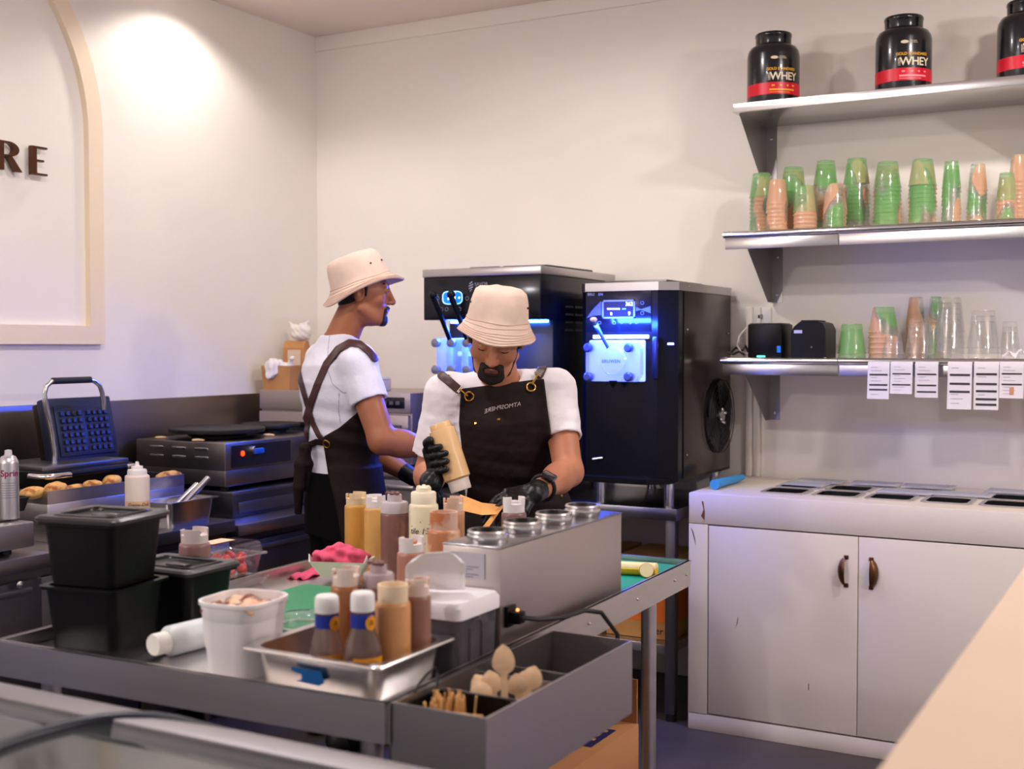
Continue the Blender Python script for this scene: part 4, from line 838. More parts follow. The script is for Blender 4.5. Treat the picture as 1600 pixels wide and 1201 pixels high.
CLOTHP = mat('pink_cloth', rgb(224, 84, 118), 0.85, var=0.12, vscale=30, bump=0.4, bscale=300)
F = Field((-0.1, -0.07, 0), (0.1, 0.07, 0.1), 0.0025, 0.03); bo_l = bo.location
F.ell((0, 0, 0.036), (0.058, 0.036, 0.030), k=0); F.cap((-0.05, -0.02, 0.045), (-0.01, 0.02, 0.058), 0.014, 0.017, 0.012); F.cap((-0.035, -0.028, 0.046), (0.04, -0.018, 0.052), 0.012, 0.012, 0.006); F.cap((0.0, 0.01, 0.06), (0.056, 0.0, 0.044), 0.015, 0.012, 0.008)
F.cap((-0.056, 0.0, 0.04), (-0.03, 0.03, 0.05), 0.014, 0.014, 0.006)
X, Y, Z = F.coords(); F.f += 0.006 * noise3(X, Y, Z, 120, 3) + 0.003 * np.sin(260 * Z + 60 * X)
o = F.mesh('pink_cloth', CLOTHP, smooth_it=1); o.location = bo_l; o.rotation_euler = (0, 0, 0.35); tag(o, 'crumpled pink cloth bundled in the paper boat', 'cloth')
# second pink cloth flat on the table by the boat, third under the tub
def flatcloth(label, c, w_, d_, rz, seed):
    P = [[(u * w_, v * d_, 0.004 + 0.004 * math.sin(u * 13 + seed) * math.cos(v * 11 + seed)) for v in np.linspace(-.5, .5, 14)] for u in np.linspace(-.5, .5, 14)]
    o = MB().sheet(P, 0.003).build('pink_cloth', CLOTHP, smooth=180); o.location = c; o.rotation_euler = (0, 0, rz); tag(o, label, 'cloth')
p = PZ(520, 978, ZT); flatcloth('flat pink cloth behind the steel pan', (p.x + 0.0, p.y + 0.03, ZT), 0.12, 0.09, 0.3, 1)
p = PZ(474, 905, ZT); flatcloth('flat pink cloth at the left rim beside the paper boat', (p.x - 0.02, p.y + 0.05, ZT), 0.05, 0.12, 0.1, 2)
# ---------------------------------------------------------------- tissue dispenser
nd = thing('napkin_dispenser', 'smoky clear napkin box with white lid and a pulled tissue', 'napkin box', (-1.135, 1.786, ZT))
SMOK = clear('smoky_plastic', (0.45, 0.43, 0.48, 1), 0.35, 0.12, haze=0.5, hazecol=(0.30, 0.28, 0.32, 1))
MB().loft([rrect(0.150, 0.130, 0.012, 0.0), rrect(0.156, 0.136, 0.012, 0.095), rrect(0.152, 0.132, 0.012, 0.095), rrect(0.146, 0.126, 0.012, 0.003)]).build('box', SMOK, nd, smooth=40)
MB().box(-0.06, 0.06, -0.05, 0.05, 0.004, 0.06, bev=0.008).build('tissue_pack', mat('tissue_pack', rgb(200, 196, 200), 0.8), nd)
mb = MB(); mb.tube([(0.078, y, z) for y, z in ((-0.03, 0.012), (-0.03, 0.07), (-0.02, 0.08), (0.0, 0.08), (0.01, 0.07), (0.01, 0.012))], 0.0025, 6); mb.build('embossed_frame', SMOK, nd)
MB().loft([rrect(0.166, 0.146, 0.014, 0.088), rrect(0.166, 0.146, 0.014, 0.108), rrect(0.158, 0.138, 0.016, 0.116), rrect(0.10, 0.08, 0.03, 0.122)]).build('lid', mat('napkin_lid', rgb(236, 232, 238), 0.35), nd, smooth=35)
ts = thing('tissue', 'white tissue pulled up from the napkin box', 'tissue', (nd.location.x, nd.location.y, ZT + 0.122))
P = []; tsc = Vector((0.012, -0.015, 0)); TS = (-FH * 0.9 + RV * 0.2).normalized()
for i in range(17):
    u = i / 16 - 0.5; row = []
    for j in range(17):
        v = j / 16; hw = 0.052 * (1 if v < 0.6 else math.sqrt(max(0.02, 1 - ((v - 0.6) / 0.44) ** 2)) * 0.45 + 0.55); z = 0.004 + 0.074 * math.sin(min(v * 1.25, 1.57)) * (1 - 0.25 * (2 * u) ** 4)
        row.append(tsc + RV * (2 * u * hw - 0.012) + ZV * z + TS * (0.030 * v * v + 0.005 * math.sin(7 * u + 3 * v)))
    P.append(row)
MB().sheet(P, 0.0012).build('sheet', mat('tissue_paper', rgb(240, 238, 240), 0.9, sub=0.1), ts, smooth=180)
# ---------------------------------------------------------------- bananas
BANY = mat('banana_peel', rgb(232, 188, 38), 0.45, var=0.1, vscale=20); BANF = mat('banana_flesh', rgb(240, 226, 180), 0.5, var=0.04, vscale=30)
b0 = PZ(955, 884, ZT + 0.03); b1 = PZ(1026, 889, ZT + 0.03); 
bn = thing('banana_half', 'split banana half in its yellow peel on the teal board', 'banana', (b1.x, b1.y, ZT + 0.0145)); vb = (b0 - b1); vb.z = 0; Lb = 0.17; vb.normalize(); side = Vector((-vb.y, vb.x, 0))
R_ = []; R2 = []
for i in range(13):
    s = i / 12; c = vb * (Lb * s) + side * (0.012 * math.sin(s * 2.2)) + Vector((0, 0, 0.016)); r = 0.0165 * (1.0 if s < 0.8 else 1 - (s - 0.8) * 2.5)
    R_.append([c + side * (r * math.cos(a)) + ZV * (r * math.sin(a)) for a in [PI + PI * k / 10 for k in range(11)]] + [c + side * (r * 0.8) + ZV * 0.003, c - side * (r * 0.8) + ZV * 0.003])
    R2.append([c + side * (r * 0.88 * math.cos(a)) + ZV * (0.002 + r * 0.75 * math.sin(a)) for a in [PI * k / 8 for k in range(9)]])
MB().loft(R_).build('peel', BANY, bn, smooth=50); MB().loft(R2).build('flesh', BANF, bn, smooth=50)
p = PZ(1010, 902, ZT + 0.014); bsx = thing('banana_slice', 'round banana slice propped against the split banana', 'banana slice', (p.x, p.y, ZT + 0.014))
toC = (-FH + ZV * 0.3).normalized(); Ms = along((0, 0, 0.0165), Vector((0, 0, 0.0165)) + toC)
MB().lathe([(0, -0.004), (0.0165, -0.004), (0.0172, 0.0), (0.0165, 0.004)], 28, Ms).build('peel_edge', BANY, bsx); MB().lathe([(0, 0.0046), (0.0158, 0.0046), (0.0158, 0.003)], 28, Ms).build('flesh', BANF, bsx)
# ---------------------------------------------------------------- spoons and sticks in the cutlery tray
WOOD = mat('birch_wood', rgb(236, 202, 164), 0.6, var=0.06, vscale=40, stretch=(1, 1, 6)); WOODT = mat('tan_wood', rgb(218, 168, 106), 0.6, var=0.1, vscale=40)
def spoon_mesh():
    mb = MB(); P = []
    for i in range(29):
        s = i / 28; z = 0.16 * s; q = max(0.0, (s - 0.76) / 0.24); hw = 0.0052 if q <= 0 else max(0.0012, 0.0052 * (1 - q) ** 2 + 0.0148 * math.sin(PI * q ** 0.85) ** 0.6)
        dip = 0.004 * math.sin(q * PI); P.append([(hw * v, -dip * (1 - v * v), z) for v in (-1, -0.5, 0, 0.5, 1)])
    mb.sheet(P, 0.0018); me = bpy.data.meshes.new('wooden_spoon'); bmesh.ops.recalc_face_normals(mb.bm, faces=mb.bm.faces[:]); mb.bm.to_mesh(me); mb.bm.free(); me.shade_smooth(); me.set_sharp_from_angle(angle=0.8); me.materials.append(WOOD); return me
SPM = spoon_mesh(); sz = ZR - 0.13 + 0.004
def spoon(label, head, foot, face=(-FH)):
    o = bpy.data.objects.new('wooden_spoon', SPM); C.objects.link(o); z = (head - foot).normalized(); y = face - z * Vector(face).dot(z); y = (-y).normalized(); x = y.cross(z)
    o.matrix_world = frame(foot, x, y, z); tag(o, label, 'spoon', 'wooden spoons in the tray'); return o
def spn(label, hx, hy, D, foot, face=None):
    hd = PD(hx, hy, D); ft = Vector((foot[0], foot[1], sz + 0.002)); o = spoon(label, hd, ft, face or (-FH + ZV * 0.15)); L_ = (hd - ft).length; o.matrix_world = o.matrix_world @ Matrix.Diagonal((1.05, 1.0, L_ / 0.16, 1.0))
spn('wooden spoon standing upright above the others in the tray', 786, 1006, 1.865, (-0.905, 1.612))
spn('wooden spoon leaning right beside the tray wall', 836, 1040, 1.905, (-0.915, 1.640))
spn('wooden spoon tilted behind the rightmost spoon', 826, 1046, 1.92, (-0.93, 1.66))
spn('wooden spoon lying flat to the left in the tray', 742, 1054, 1.90, (-0.885, 1.63), -FH + ZV * 0.8)
spn('wooden spoon lying lowest at the left of the tray', 741, 1064, 1.88, (-0.88, 1.622), -FH + ZV * 0.8)
spn('wooden spoon resting in the middle of the pile', 764, 1047, 1.89, (-0.91, 1.62))
spn('wooden spoon with its bowl facing up in the tray middle', 806, 1052, 1.885, (-0.90, 1.665), -FH + ZV * 0.6)
# black cup of wooden sticks
p = PZ(688, 1100, ZR - 0.01); cupc = (-0.936, 1.522)
bk = thing('black_stick_bin', 'black bin of short wooden sticks in the tray', 'bin', (cupc[0], cupc[1], ZR - 0.126))
MB().loft([rrect(0.12, 0.10, 0.02, 0.0), rrect(0.142, 0.112, 0.025, 0.118), rrect(0.138, 0.108, 0.023, 0.118), rrect(0.116, 0.096, 0.02, 0.003)]).build('cup', BLACKP, bk, smooth=45)
stm = MB().box(-0.0035, 0.0035, -0.0012, 0.0012, 0, 0.115, bev=0.0004, seg=1); me = bpy.data.meshes.new('wooden_stick'); stm.bm.to_mesh(me); stm.bm.free(); me.materials.append(WOODT)
rnd = random.Random(5)
for k in range(34):
    o = bpy.data.objects.new('wooden_stick', me); C.objects.link(o); row = k < 12
    if row: u = k / 11; x, y = 0.028 + 0.0 * u, -0.036; o.location = (cupc[0] + 0.002 + u * 0.052, cupc[1] - 0.035 + u * 0.012, ZR - 0.121); o.rotation_euler = (0.10, rnd.uniform(-.04, .04), 0.25 + rnd.uniform(-.2, .2)); lab = 'wooden stick in the neat row at the near side of the black bin'; g = 'neat row of sticks'
    else: o.location = (cupc[0] + rnd.uniform(-0.045, 0.01), cupc[1] + rnd.uniform(-0.03, 0.022), ZR - 0.117 + rnd.uniform(0, 0.012)); o.rotation_euler = (rnd.uniform(-.16, .1), rnd.uniform(-.2, .2), rnd.uniform(0, 3)); lab = 'loose wooden stick jumbled in the black bin'; g = 'jumbled wooden sticks'
    tag(o, lab, 'stick', g)
mb = MB(); pw0 = PZ(640, 1085, ZR + 0.0); mb.tube([PD(648, 1083, 1.79), PD(655, 1068, 1.80), PD(668, 1052, 1.81), PD(680, 1043, 1.81), PD(684, 1052, 1.81), PD(683, 1075, 1.80)], 0.0022, 6)
tag(mb.build('thin_cable', CABLE, loc=PD(683, 1075, 1.80), world=True), 'thin black cable looping over the front tray edge', 'cable')
# ================================================================ top-shelf tubs
JARB = mat('jar_black', rgb(20, 20, 26), 0.22, coat=0.3); JRED = mat('jar_red', rgb(206, 10, 40), 0.35); JGOLD = mat('jar_gold', rgb(232, 168, 40), 0.4); JCRM = mat('jar_cream', rgb(226, 210, 180), 0.4); JLID = mat('jar_lid', rgb(16, 16, 20), 0.18, coat=0.3)
def jar(label, px, sub_):
    p = PY(px, 155, 4.78); z0 = S1Z; t = thing('protein_tub', label, 'tub', (p.x, p.y, z0), group='black protein tubs'); r = 0.103
    MB().lathe([(0, 0), (r * 0.97, 0), (r, 0.008), (r, 0.20), (r * 0.97, 0.218), (r * 0.88, 0.234), (r * 0.66, 0.246), (r * 0.64, 0.25), (0, 0.25)], 48).build('body', JARB, t, smooth=50)
    l = MB().lathe([(0, 0.246), (r * 0.67, 0.246), (r * 0.68, 0.25), (r * 0.68, 0.275), (r * 0.70, 0.278), (r * 0.70, 0.287), (r * 0.67, 0.291), (0, 0.291)], 48).build('lid', JLID, t, smooth=40)
    MB().lathe([(r * 1.004, 0.036), (r * 1.004, 0.082)], 48).build('red_band', JRED, t, smooth=60)
    a0 = CAMA(t.location) + 0.36; R_ = r + 0.0012
    text('GOLD STANDARD', 0.0145, None, JGOLD, t, fn=cyl(R_, 0.1335, a0 - 0.04), extrude=0.0003, offset=0.0004)
    text('WHEY', 0.042, None, JCRM, t, fn=cyl(R_, 0.1045, a0 + 0.07), extrude=0.0003, offset=0.0008, space=0.92)
    text('100%', 0.0145, None, JCRM, t, fn=lambda co: cyl(R_, 0.1045, a0 - 0.50)(Vector((-co.y, co.x, co.z))), extrude=0.0003)
    P = [[((R_) * math.cos(a0 - 0.32 + 0.14 * math.cos(k * PI / 8) * s), (R_) * math.sin(a0 - 0.32 + 0.14 * math.cos(k * PI / 8) * s), 0.178 + 0.006 * math.sin(k * PI / 8) * s) for s in (0.05, 1.0)] for k in range(17)]
    MB().sheet(P, 0.0004).build('emblem', JCRM, t)
    text('OPTIMUM', 0.006, None, JCRM, t, fn=cyl(R_, 0.181, a0 - 0.02), extrude=0.0002); text('NUTRITION', 0.006, None, JCRM, t, fn=cyl(R_, 0.175, a0 - 0.01), extrude=0.0002)
    pm = JGOLD if sub_ else mat('jar_pink_print', rgb(240, 150, 160), 0.5)
    for zz, q0, q1, hh in ((0.066, -0.42, -0.30, 0.006), (0.066, -0.12, -0.02, 0.006), (0.066, 0.16, 0.24, 0.006), (0.066, 0.40, 0.5, 0.006), (0.050, -0.5, 0.5, 0.006), (0.042, -0.5, 0.3, 0.002)):
        MB().sheet([[((R_ + 0.0004) * math.cos(a0 + q0 + (q1 - q0) * i / 6), (R_ + 0.0004) * math.sin(a0 + q0 + (q1 - q0) * i / 6), zz + d) for d in (0, hh)] for i in range(7)], 0.0003).build('small_print', pm, t)
jar('black protein tub with red band at the left end of the top shelf', 1208, 1)
jar('black protein tub with red band in the middle of the top shelf', 1411, 0)
jar('black protein tub with red band at the right edge of the top shelf', 1604, 0)
# ================================================================ cup stacks
def cupmat(name, seed, peach, green):
    m = clear(name, (0.975, 0.98, 0.97, 1), 0.35, 0.06, haze=0.10, hazecol=(0.90, 0.94, 0.88, 1)); nt = m.node_tree
    if nt.nodes.get('PB'): return m
    out = nt.nodes['Material Output']; base = out.inputs[0].links[0].from_socket
    tc = nt.nodes.new('ShaderNodeTexCoord'); geo = nt.nodes.new('ShaderNodeNewGeometry'); mp = nt.nodes.new('ShaderNodeMapping'); mp.inputs['Location'].default_value = (seed * 3.1, seed * 1.7, seed * 0.9); mp.inputs['Scale'].default_value = (1, 1, 0.55)
    nt.links.new(geo.outputs['Position'], mp.inputs[0])
    n1 = nt.nodes.new('ShaderNodeTexNoise'); n1.inputs['Scale'].default_value = 11; n1.inputs['Detail'].default_value = 0.6; nt.links.new(mp.outputs[0], n1.inputs['Vector'])
    def step(lo, hi):
        r = nt.nodes.new('ShaderNodeMapRange'); r.inputs[1].default_value = lo; r.inputs[2].default_value = hi; nt.links.new(n1.outputs[0], r.inputs[0]); return r.outputs[0]
    def ink(col):
        d = nt.nodes.new('ShaderNodeBsdfDiffuse'); d.inputs[0].default_value = col; tl = nt.nodes.new('ShaderNodeBsdfTranslucent'); tl.inputs[0].default_value = col
        x = nt.nodes.new('ShaderNodeMixShader'); x.inputs[0].default_value = 0.35; nt.links.new(d.outputs[0], x.inputs[1]); nt.links.new(tl.outputs[0], x.inputs[2]); return x.outputs[0]
    a = nt.nodes.new('ShaderNodeMath'); a.operation = 'MULTIPLY'; a.inputs[1].default_value = 0.62; nt.links.new(step(peach, peach + 0.02), a.inputs[0])
    g = nt.nodes.new('ShaderNodeMath'); g.operation = 'MULTIPLY'; g.inputs[1].default_value = 0.34; nt.links.new(step(green, green - 0.02), g.inputs[0])
    m1_ = nt.nodes.new('ShaderNodeMixShader'); m1_.name = 'PB'; nt.links.new(a.outputs[0], m1_.inputs[0]); nt.links.new(base, m1_.inputs[1]); nt.links.new(ink((0.92, 0.60, 0.40, 1)), m1_.inputs[2])
    m2_ = nt.nodes.new('ShaderNodeMixShader'); nt.links.new(g.outputs[0], m2_.inputs[0]); nt.links.new(m1_.outputs[0], m2_.inputs[1]); nt.links.new(ink((0.28, 0.66, 0.20, 1)), m2_.inputs[2]); nt.links.new(m2_.outputs[0], out.inputs[0]); return m
CUPM = cupmat('cup_mixed', 1, 0.53, 0.45); CUPP = cupmat('cup_peach', 2, 0.47, 0.40); CUPG = cupmat('cup_green', 3, 0.60, 0.51); CUPC = clear('cup_clear', (0.985, 0.985, 0.98, 1), 0.55, 0.06, haze=0.05, hazecol=(0.95, 0.93, 0.92, 1)); CUPGG = cupmat('cup_allgreen', 4, 0.9, 0.95); CUPGT = cupmat('cup_greentop', 5, 0.62, 0.95)
CUPMESH = {}
def cup_mesh(r, h, m):
    key = (round(r, 4), m.name)
    if key not in CUPMESH:
        mb = MB(); mb.lathe([(r * 1.04, 0.0), (r * 1.05, 0.003), (r * 1.0, 0.006), (r * 0.985, 0.012), (r * 0.74, h - 0.004), (r * 0.70, h), (r * 0.62, h - 0.003), (0, h - 0.003)], 24)
        me = bpy.data.meshes.new('cup'); mb.bm.to_mesh(me); mb.bm.free(); me.shade_smooth(); me.set_sharp_from_angle(angle=0.9); me.materials.append(m); CUPMESH[key] = me
    return CUPMESH[key]
def cup_stack(label, px, wpx, top, Y, zb, m, base_y, hcup=0.115, pitch=0.016, group='cup stacks', lean=0.0, topm=None):
    p = PY(px, base_y, Y); D = (p - CAMP).dot(FH); r = wpx * D / FPX / 2 / 0.93; zt = PY(px, top, Y).z; t = thing('cup_stack', label, 'cup stack', (p.x, p.y, zb), group=group)
    n = max(1, int(round((zt - zb - hcup) / pitch)) + 1); rg = random.Random(int(px))
    me = cup_mesh(r, hcup, m)
    for k in range(n):
        o = bpy.data.objects.new('cup', me if (k < n - 1 or topm is None) else cup_mesh(r, hcup, topm)); C.objects.link(o); o.parent = t; o.location = (rg.uniform(-.0015, .0015) + lean * k, rg.uniform(-.0015, .0015), k * pitch); o.rotation_euler = (rg.uniform(-.012, .012), rg.uniform(-.012, .012), rg.uniform(0, 6))
    return t
zs2 = S2.z - 0.006; YF, YK = 4.715, 4.845
for (px, wp, tp_, Y, m, lab) in (
    (1190, 34, 268, YK, CUPG, 'leftmost cup stack on the middle shelf, mostly green'), (1214, 30, 284, YF, CUPP, 'front cup stack with peach print second from left, middle shelf'), (1239, 36, 259, YK, CUPG, 'rear green cup stack left of the tall twins, middle shelf'),
    (1258, 33, 289, YF, CUPP, 'short front peach cup stack with a green top, middle shelf'), (1289, 34, 250, YK, CUPM, 'tall rear green-topped cup stack behind a short one, middle shelf'), (1304, 33, 291, YF, CUPM, 'short front cup stack with peach cap and clear base, middle shelf'),
    (1338, 36, 246, YK, CUPG, 'tallest green and peach cup stack on the middle shelf'), (1386, 38, 255, YF + 0.06, CUPP, 'wide wavy peach cup stack in the middle shelf centre'), (1441, 38, 249, YF + 0.06, CUPP, 'tall wavy green and peach cup stack, middle shelf'),
    (1486, 26, 254, YF + 0.06, CUPG, 'slim clear cup stack with green top, middle shelf'), (1526, 27, 256, YF + 0.06, CUPM, 'slim cup stack with peach top, middle shelf'), (1572, 27, 271, YF, CUPM, 'short slim front cup stack near the right edge, middle shelf'), (1590, 27, 246, YK, CUPP, 'tall rear cup stack at the right edge, middle shelf')):
    cup_stack(lab, px, wp, tp_, Y, zs2, m, 350, hcup=0.10, group='cup stacks on the middle shelf', topm=CUPGT if px not in (1526, 1304, 1214, 1590) else None)
zs3 = S3.z - 0.006
for (px, wp, tp_, Y, m, lab, hc) in ((1331, 39, 504, 4.75, CUPGG, 'short all-green cup stack beside the label printer', 0.115), (1380, 41, 483, 4.80, CUPP, 'green and peach cup stack on the lowest shelf', 0.10), (1396, 30, 526, 4.66, CUPC, 'single clear cup before the peach stack', 0.07),
    (1430, 26, 468, 4.90, CUPM, 'slim green-topped cup stack behind the clear cups', 0.10), (1437, 40, 499, 4.67, CUPC, 'stack of clear cups left of the tall clear stack', 0.13), (1462, 22, 460, 4.91, CUPG, 'slim green cup stack behind the tall clear stack', 0.10), (1484, 39, 461, 4.74, CUPC, 'tall stack of clear cups on the lowest shelf', 0.13),
    (1536, 43, 488, 4.72, CUPC, 'wide stack of clear cups right of the tall clear stack', 0.14), (1578, 26, 505, 4.78, CUPC, 'small clear cup stack at the right edge, lowest shelf', 0.10)):
    cup_stack(lab, px, wp, tp_, Y, zs3, m, 545, hcup=hc, pitch=0.020, group='cup stacks on the lowest shelf')
# crumpled paper at the right end
p = PY(1588, 545, 4.68); P = []
for i in range(9): P.append([(0.09 * (i / 8 - .5), 0.06 * (j / 8 - .5), 0.012 + 0.016 * math.sin(i * 1.7 + j) * math.cos(j * 1.3) + 0.012 * (i / 8)) for j in range(9)])
o = MB().sheet(P, 0.001).build('crumpled_paper', mat('white_paper', rgb(226, 220, 222), 0.8), smooth=0); o.location = (p.x, p.y, zs3 + 0.004); o.rotation_euler = (0, 0, 0.4); tag(o, 'crumpled white paper at the right end of the lowest shelf', 'paper')
# ================================================================ printers and cables on the lowest shelf
def boxfrom(px0, px1, top, Y): a = PY(px0, top, Y); b = PY(px1, top, Y); return a.x, b.x, a.z
x0, x1, zt = boxfrom(1168, 1222, 506, 4.66)
pr = thing('receipt_printer', 'square black receipt printer with green light and blue sticker', 'printer', (x0, 4.66, zs3)); hh = zt - zs3
MB().box(0, x1 - x0, 0, 0.15, 0.003, hh, bev=0.006).build('body', BLACKP, pr); MB().box(0.008, x1 - x0 - 0.008, 0.01, 0.14, hh, hh + 0.003).build('cover', BLACKM, pr)
MB().box(0.04, 0.072, -0.002, 0.002, 0.006, 0.011).build('status_light', emission('green_led', (0.05, 1.0, 0.25, 1), 6.0), pr); MB().box(x1 - x0 - 0.02, x1 - x0 - 0.005, -0.001, 0.001, 0.024, 0.05).build('sticker', mat('blue_sticker', rgb(0, 120, 215), 0.5), pr)
x0, x1, zt = boxfrom(1236, 1290, 500, 4.66); lp = thing('label_printer', 'rounded black label printer beside the square printer', 'printer', (x0, 4.66, zs3)); hh = zt - zs3; ww = x1 - x0
MB().prism([(0, 0.003), (ww, 0.003), (ww, hh * 0.75), (ww - 0.012, hh - 0.012), (ww - 0.03, hh - 0.006), (0.035, hh - 0.006), (0.012, hh - 0.025), (0, hh * 0.7)], -0.16, 0, frame((0, 0, 0), (1, 0, 0), (0, 0, 1), (0, -1, 0))).build('body', BLACKP, lp, smooth=50)
MB().box(0.035, ww - 0.035, 0.01, 0.14, hh - 0.006, hh, bev=0.002).build('cover', BLACKM, lp); MB().box(0.012, 0.044, -0.001, 0.001, hh * 0.66, hh * 0.74).build('badge', mat('lilac_badge', rgb(190, 186, 214), 0.5), lp); MB().lathe([(0, 0), (0.004, 0), (0.003, 0.003), (0, 0.003)], 12, XZ(ww * 0.6, 0, hh * 0.3)).build('button', STEELD, lp)
ot = thing('power_outlet', 'white wall power outlet above the receipt printer', 'power outlet', (PY(1185, 510, YB).x, YB, PY(1185, 495, YB).z)); MB().box(-0.058, 0.058, -0.008, 0, -0.045, 0.04, bev=0.004).build('plate', WHITEP, ot); MB().box(0.0, 0.022, -0.02, -0.008, -0.01, 0.012, bev=0.004).build('plug', mat('grey_plug', rgb(150, 140, 150), 0.5), ot)
o = MB().tube([PY(1178, 507, 4.92), PY(1166, 512, 4.85), PY(1155, 525, 4.8), PY(1152, 540, 4.75), PY(1158, 550, 4.70), PY(1168, 552, 4.72)], 0.004, 8).build('white_cable', mat('cable_white', rgb(210, 200, 198), 0.5), loc=PY(1158, 553, 4.70), world=True); tag(o, 'white cable curling down beside the receipt printer', 'cable')
for q, pts in enumerate(([(1140, 553, 4.72), (1150, 543, 4.74), (1160, 548, 4.73), (1165, 540, 4.75), (1170, 552, 4.76)], [(1136, 550, 4.68), (1146, 553, 4.69), (1155, 549, 4.68), (1163, 554, 4.69)])):
    o = MB().tube([PY(*a) for a in pts], 0.005, 8).build('black_cable', CABLE, loc=PY(*pts[0]), world=True); tag(o, ['tangled black cable left of the receipt printer', 'black cable lying along the left end of the lowest shelf'][q], 'cable')
# ================================================================ order dockets on the rail
DOCK = mat('docket_paper', rgb(226, 220, 226), 0.7); INK = mat('docket_ink', rgb(56, 50, 54), 0.7); INKG = mat('docket_grey', rgb(158, 152, 158), 0.7); Yd = 4.575
specs = [(1356, 1390, 623, (0.26, 0.56, 0.70)), (1391.5, 1426, 615, (0.28, 0.66)), (1430, 1466, 621, (0.26, 0.60, 0.80)), (1481, 1519, 639, (0.20, 0.40, 0.58)), (1522, 1561, 640, (0.18, 0.40, 0.56, 0.74, 0.86)), (1562, 1600, 622, (0.24, 0.56))]
nm = ['leftmost paper order docket hanging from the lowest shelf rail', 'shortest paper order docket, second from left on the rail', 'paper order docket third from left, alone beside the gap', 'long paper order docket right of the gap, mostly blank below', 'longest paper order docket with five black bars', 'rightmost paper order docket with a brown stain']
for q, (a, b, yb, bars) in enumerate(specs):
    A = PY(a, 570, Yd); B = PY(b, 570, Yd); zb_ = PY((a + b) / 2, yb, Yd).z; wd = B.x - A.x; hg = A.z - zb_
    t = thing('order_docket', nm[q], 'docket', ((A.x + B.x) / 2, Yd, A.z), group='order dockets on the rail')
    sw = (q % 3 - 1) * 0.004; prof = lambda s, off=0: (sw * s - 0.010 * s * s * (1 if q % 2 else 0.6) - off, -hg * s)
    P = [[(u * wd / 2, prof(s)[0], prof(s)[1]) for u in (-1, 0, 1)] for s in np.linspace(0, 1, 9)]; P.insert(0, [(u * wd / 2, 0.006, 0.012) for u in (-1, 0, 1)])
    MB().sheet(P, 0.0005).build('paper', DOCK, t, smooth=60)
    def strip(s0, s1, u0, u1, m_, nme): MB().sheet([[(u * wd / 2, prof(s, 0.0009)[0], prof(s)[1]) for u in (u0, u1)] for s in (s0, s1)], 0.0003).build(nme, m_, t, smooth=0)
    for k, s in enumerate(bars): strip(s, s + 0.05, -0.82, 0.85, INK, 'black_bar')
    for k in range(9):
        s = 0.06 + 0.1 * k
        if all(abs(s - b_) > 0.07 for b_ in bars) and s < 0.95: strip(s, s + 0.012, -0.7, (-0.1, 0.3, 0.0)[k % 3], INKG, 'print_line')
    if q == 5: strip(0.66, 0.9, -0.15, 0.2, mat('brown_stain', rgb(196, 140, 96), 0.7), 'stain')
# ================================================================ blue net roll on the cabinet
a = PZ(1116, 757, HT + 0.02); b = PZ(1160, 745, HT + 0.02); BLUN = mat('blue_net', rgb(60, 150, 214), 0.6, bump=0.5, bscale=120, sub=0.1)
o = MB().tube([a, a.lerp(b, 0.3) + ZV * 0.002, a.lerp(b, 0.7), b], [0.019, 0.017, 0.016, 0.012], 16).build('blue_wrap_roll', BLUN, loc=(a.x, a.y, HT), world=True); tag(o, 'loose roll of blue plastic netting at the cabinet back corner', 'roll')
# ================================================================ left bench run
BEN = mat('bench_steel', (0.34, 0.33, 0.335, 1), 0.30, 1.0, bump=0.03, bscale=40); SPL = mat('splash_steel', (0.24, 0.21, 0.19, 1), 0.36, 1.0, var=0.08, vscale=3, bump=0.03, bscale=30); FRG = mat('fridge_dark_steel', (0.12, 0.115, 0.12, 1), 0.35, 1.0)
sp = MB().box(XL, XL + 0.012, 1.2, 4.62, 0.74, 1.225, bev=0.002).build('splashback', SPL); struct(sp); sp.name = 'trim_5'
def bench(label, x1, y0, y1, z, doors, name='steel_bench'):
    t = thing(name, label, 'bench', (XL + 0.015, y0, 0), group='steel benches along the left wall'); w_ = x1 - XL - 0.015; l_ = y1 - y0
    MB().box(0, w_, 0, l_, z - 0.045, z, bev=0.003).build('top', BEN, t); MB().box(0.02, w_ - 0.04, 0.01, l_ - 0.01, 0.1, z - 0.045).build('cabinet_body', FRG, t)
    for k in range(doors):
        a_, b_ = 0.02 + (l_ - 0.04) * k / doors, 0.02 + (l_ - 0.04) * (k + 1) / doors; d = MB().box(w_ - 0.04, w_ - 0.015, a_ + 0.006, b_ - 0.006, 0.14, z - 0.075, bev=0.003).build('door', FRG, t)
        MB().box(w_ - 0.015, w_ - 0.002, a_ + 0.05, b_ - 0.05, z - 0.115, z - 0.095, bev=0.003).build('handle', STEELD, d)
    for (x, y) in ((0.06, 0.06), (w_ - 0.1, 0.06), (0.06, l_ - 0.06), (w_ - 0.1, l_ - 0.06)): MB().lathe([(0, 0), (0.022, 0), (0.018, 0.1), (0, 0.1)], 12, TR((x, y, 0))).build('foot', STEELD, t)
    return t
bA = bench('steel under-counter bench carrying the waffle iron', -3.212, 2.6, 3.57, 0.78, 2)
MB().box(0, 0.0012, 0.80, 0.93, 0.0, 0.028, M=TR((-3.212 - XL - 0.013, 0, 0.67))).build('blue_label', TAPE, bA)
bench('dark fridge bench carrying the crepe maker stand', -3.205, 3.58, 4.36, 0.757, 1)
bC = bench('steel bench with domed bolt at the left edge', -3.06, 1.2, 2.57, 0.815, 2)
MB().ball((-3.06 - XL - 0.013, 1.25, 0.735), (0.006, 0.012, 0.012)).build('bolt', CHROME, bC)
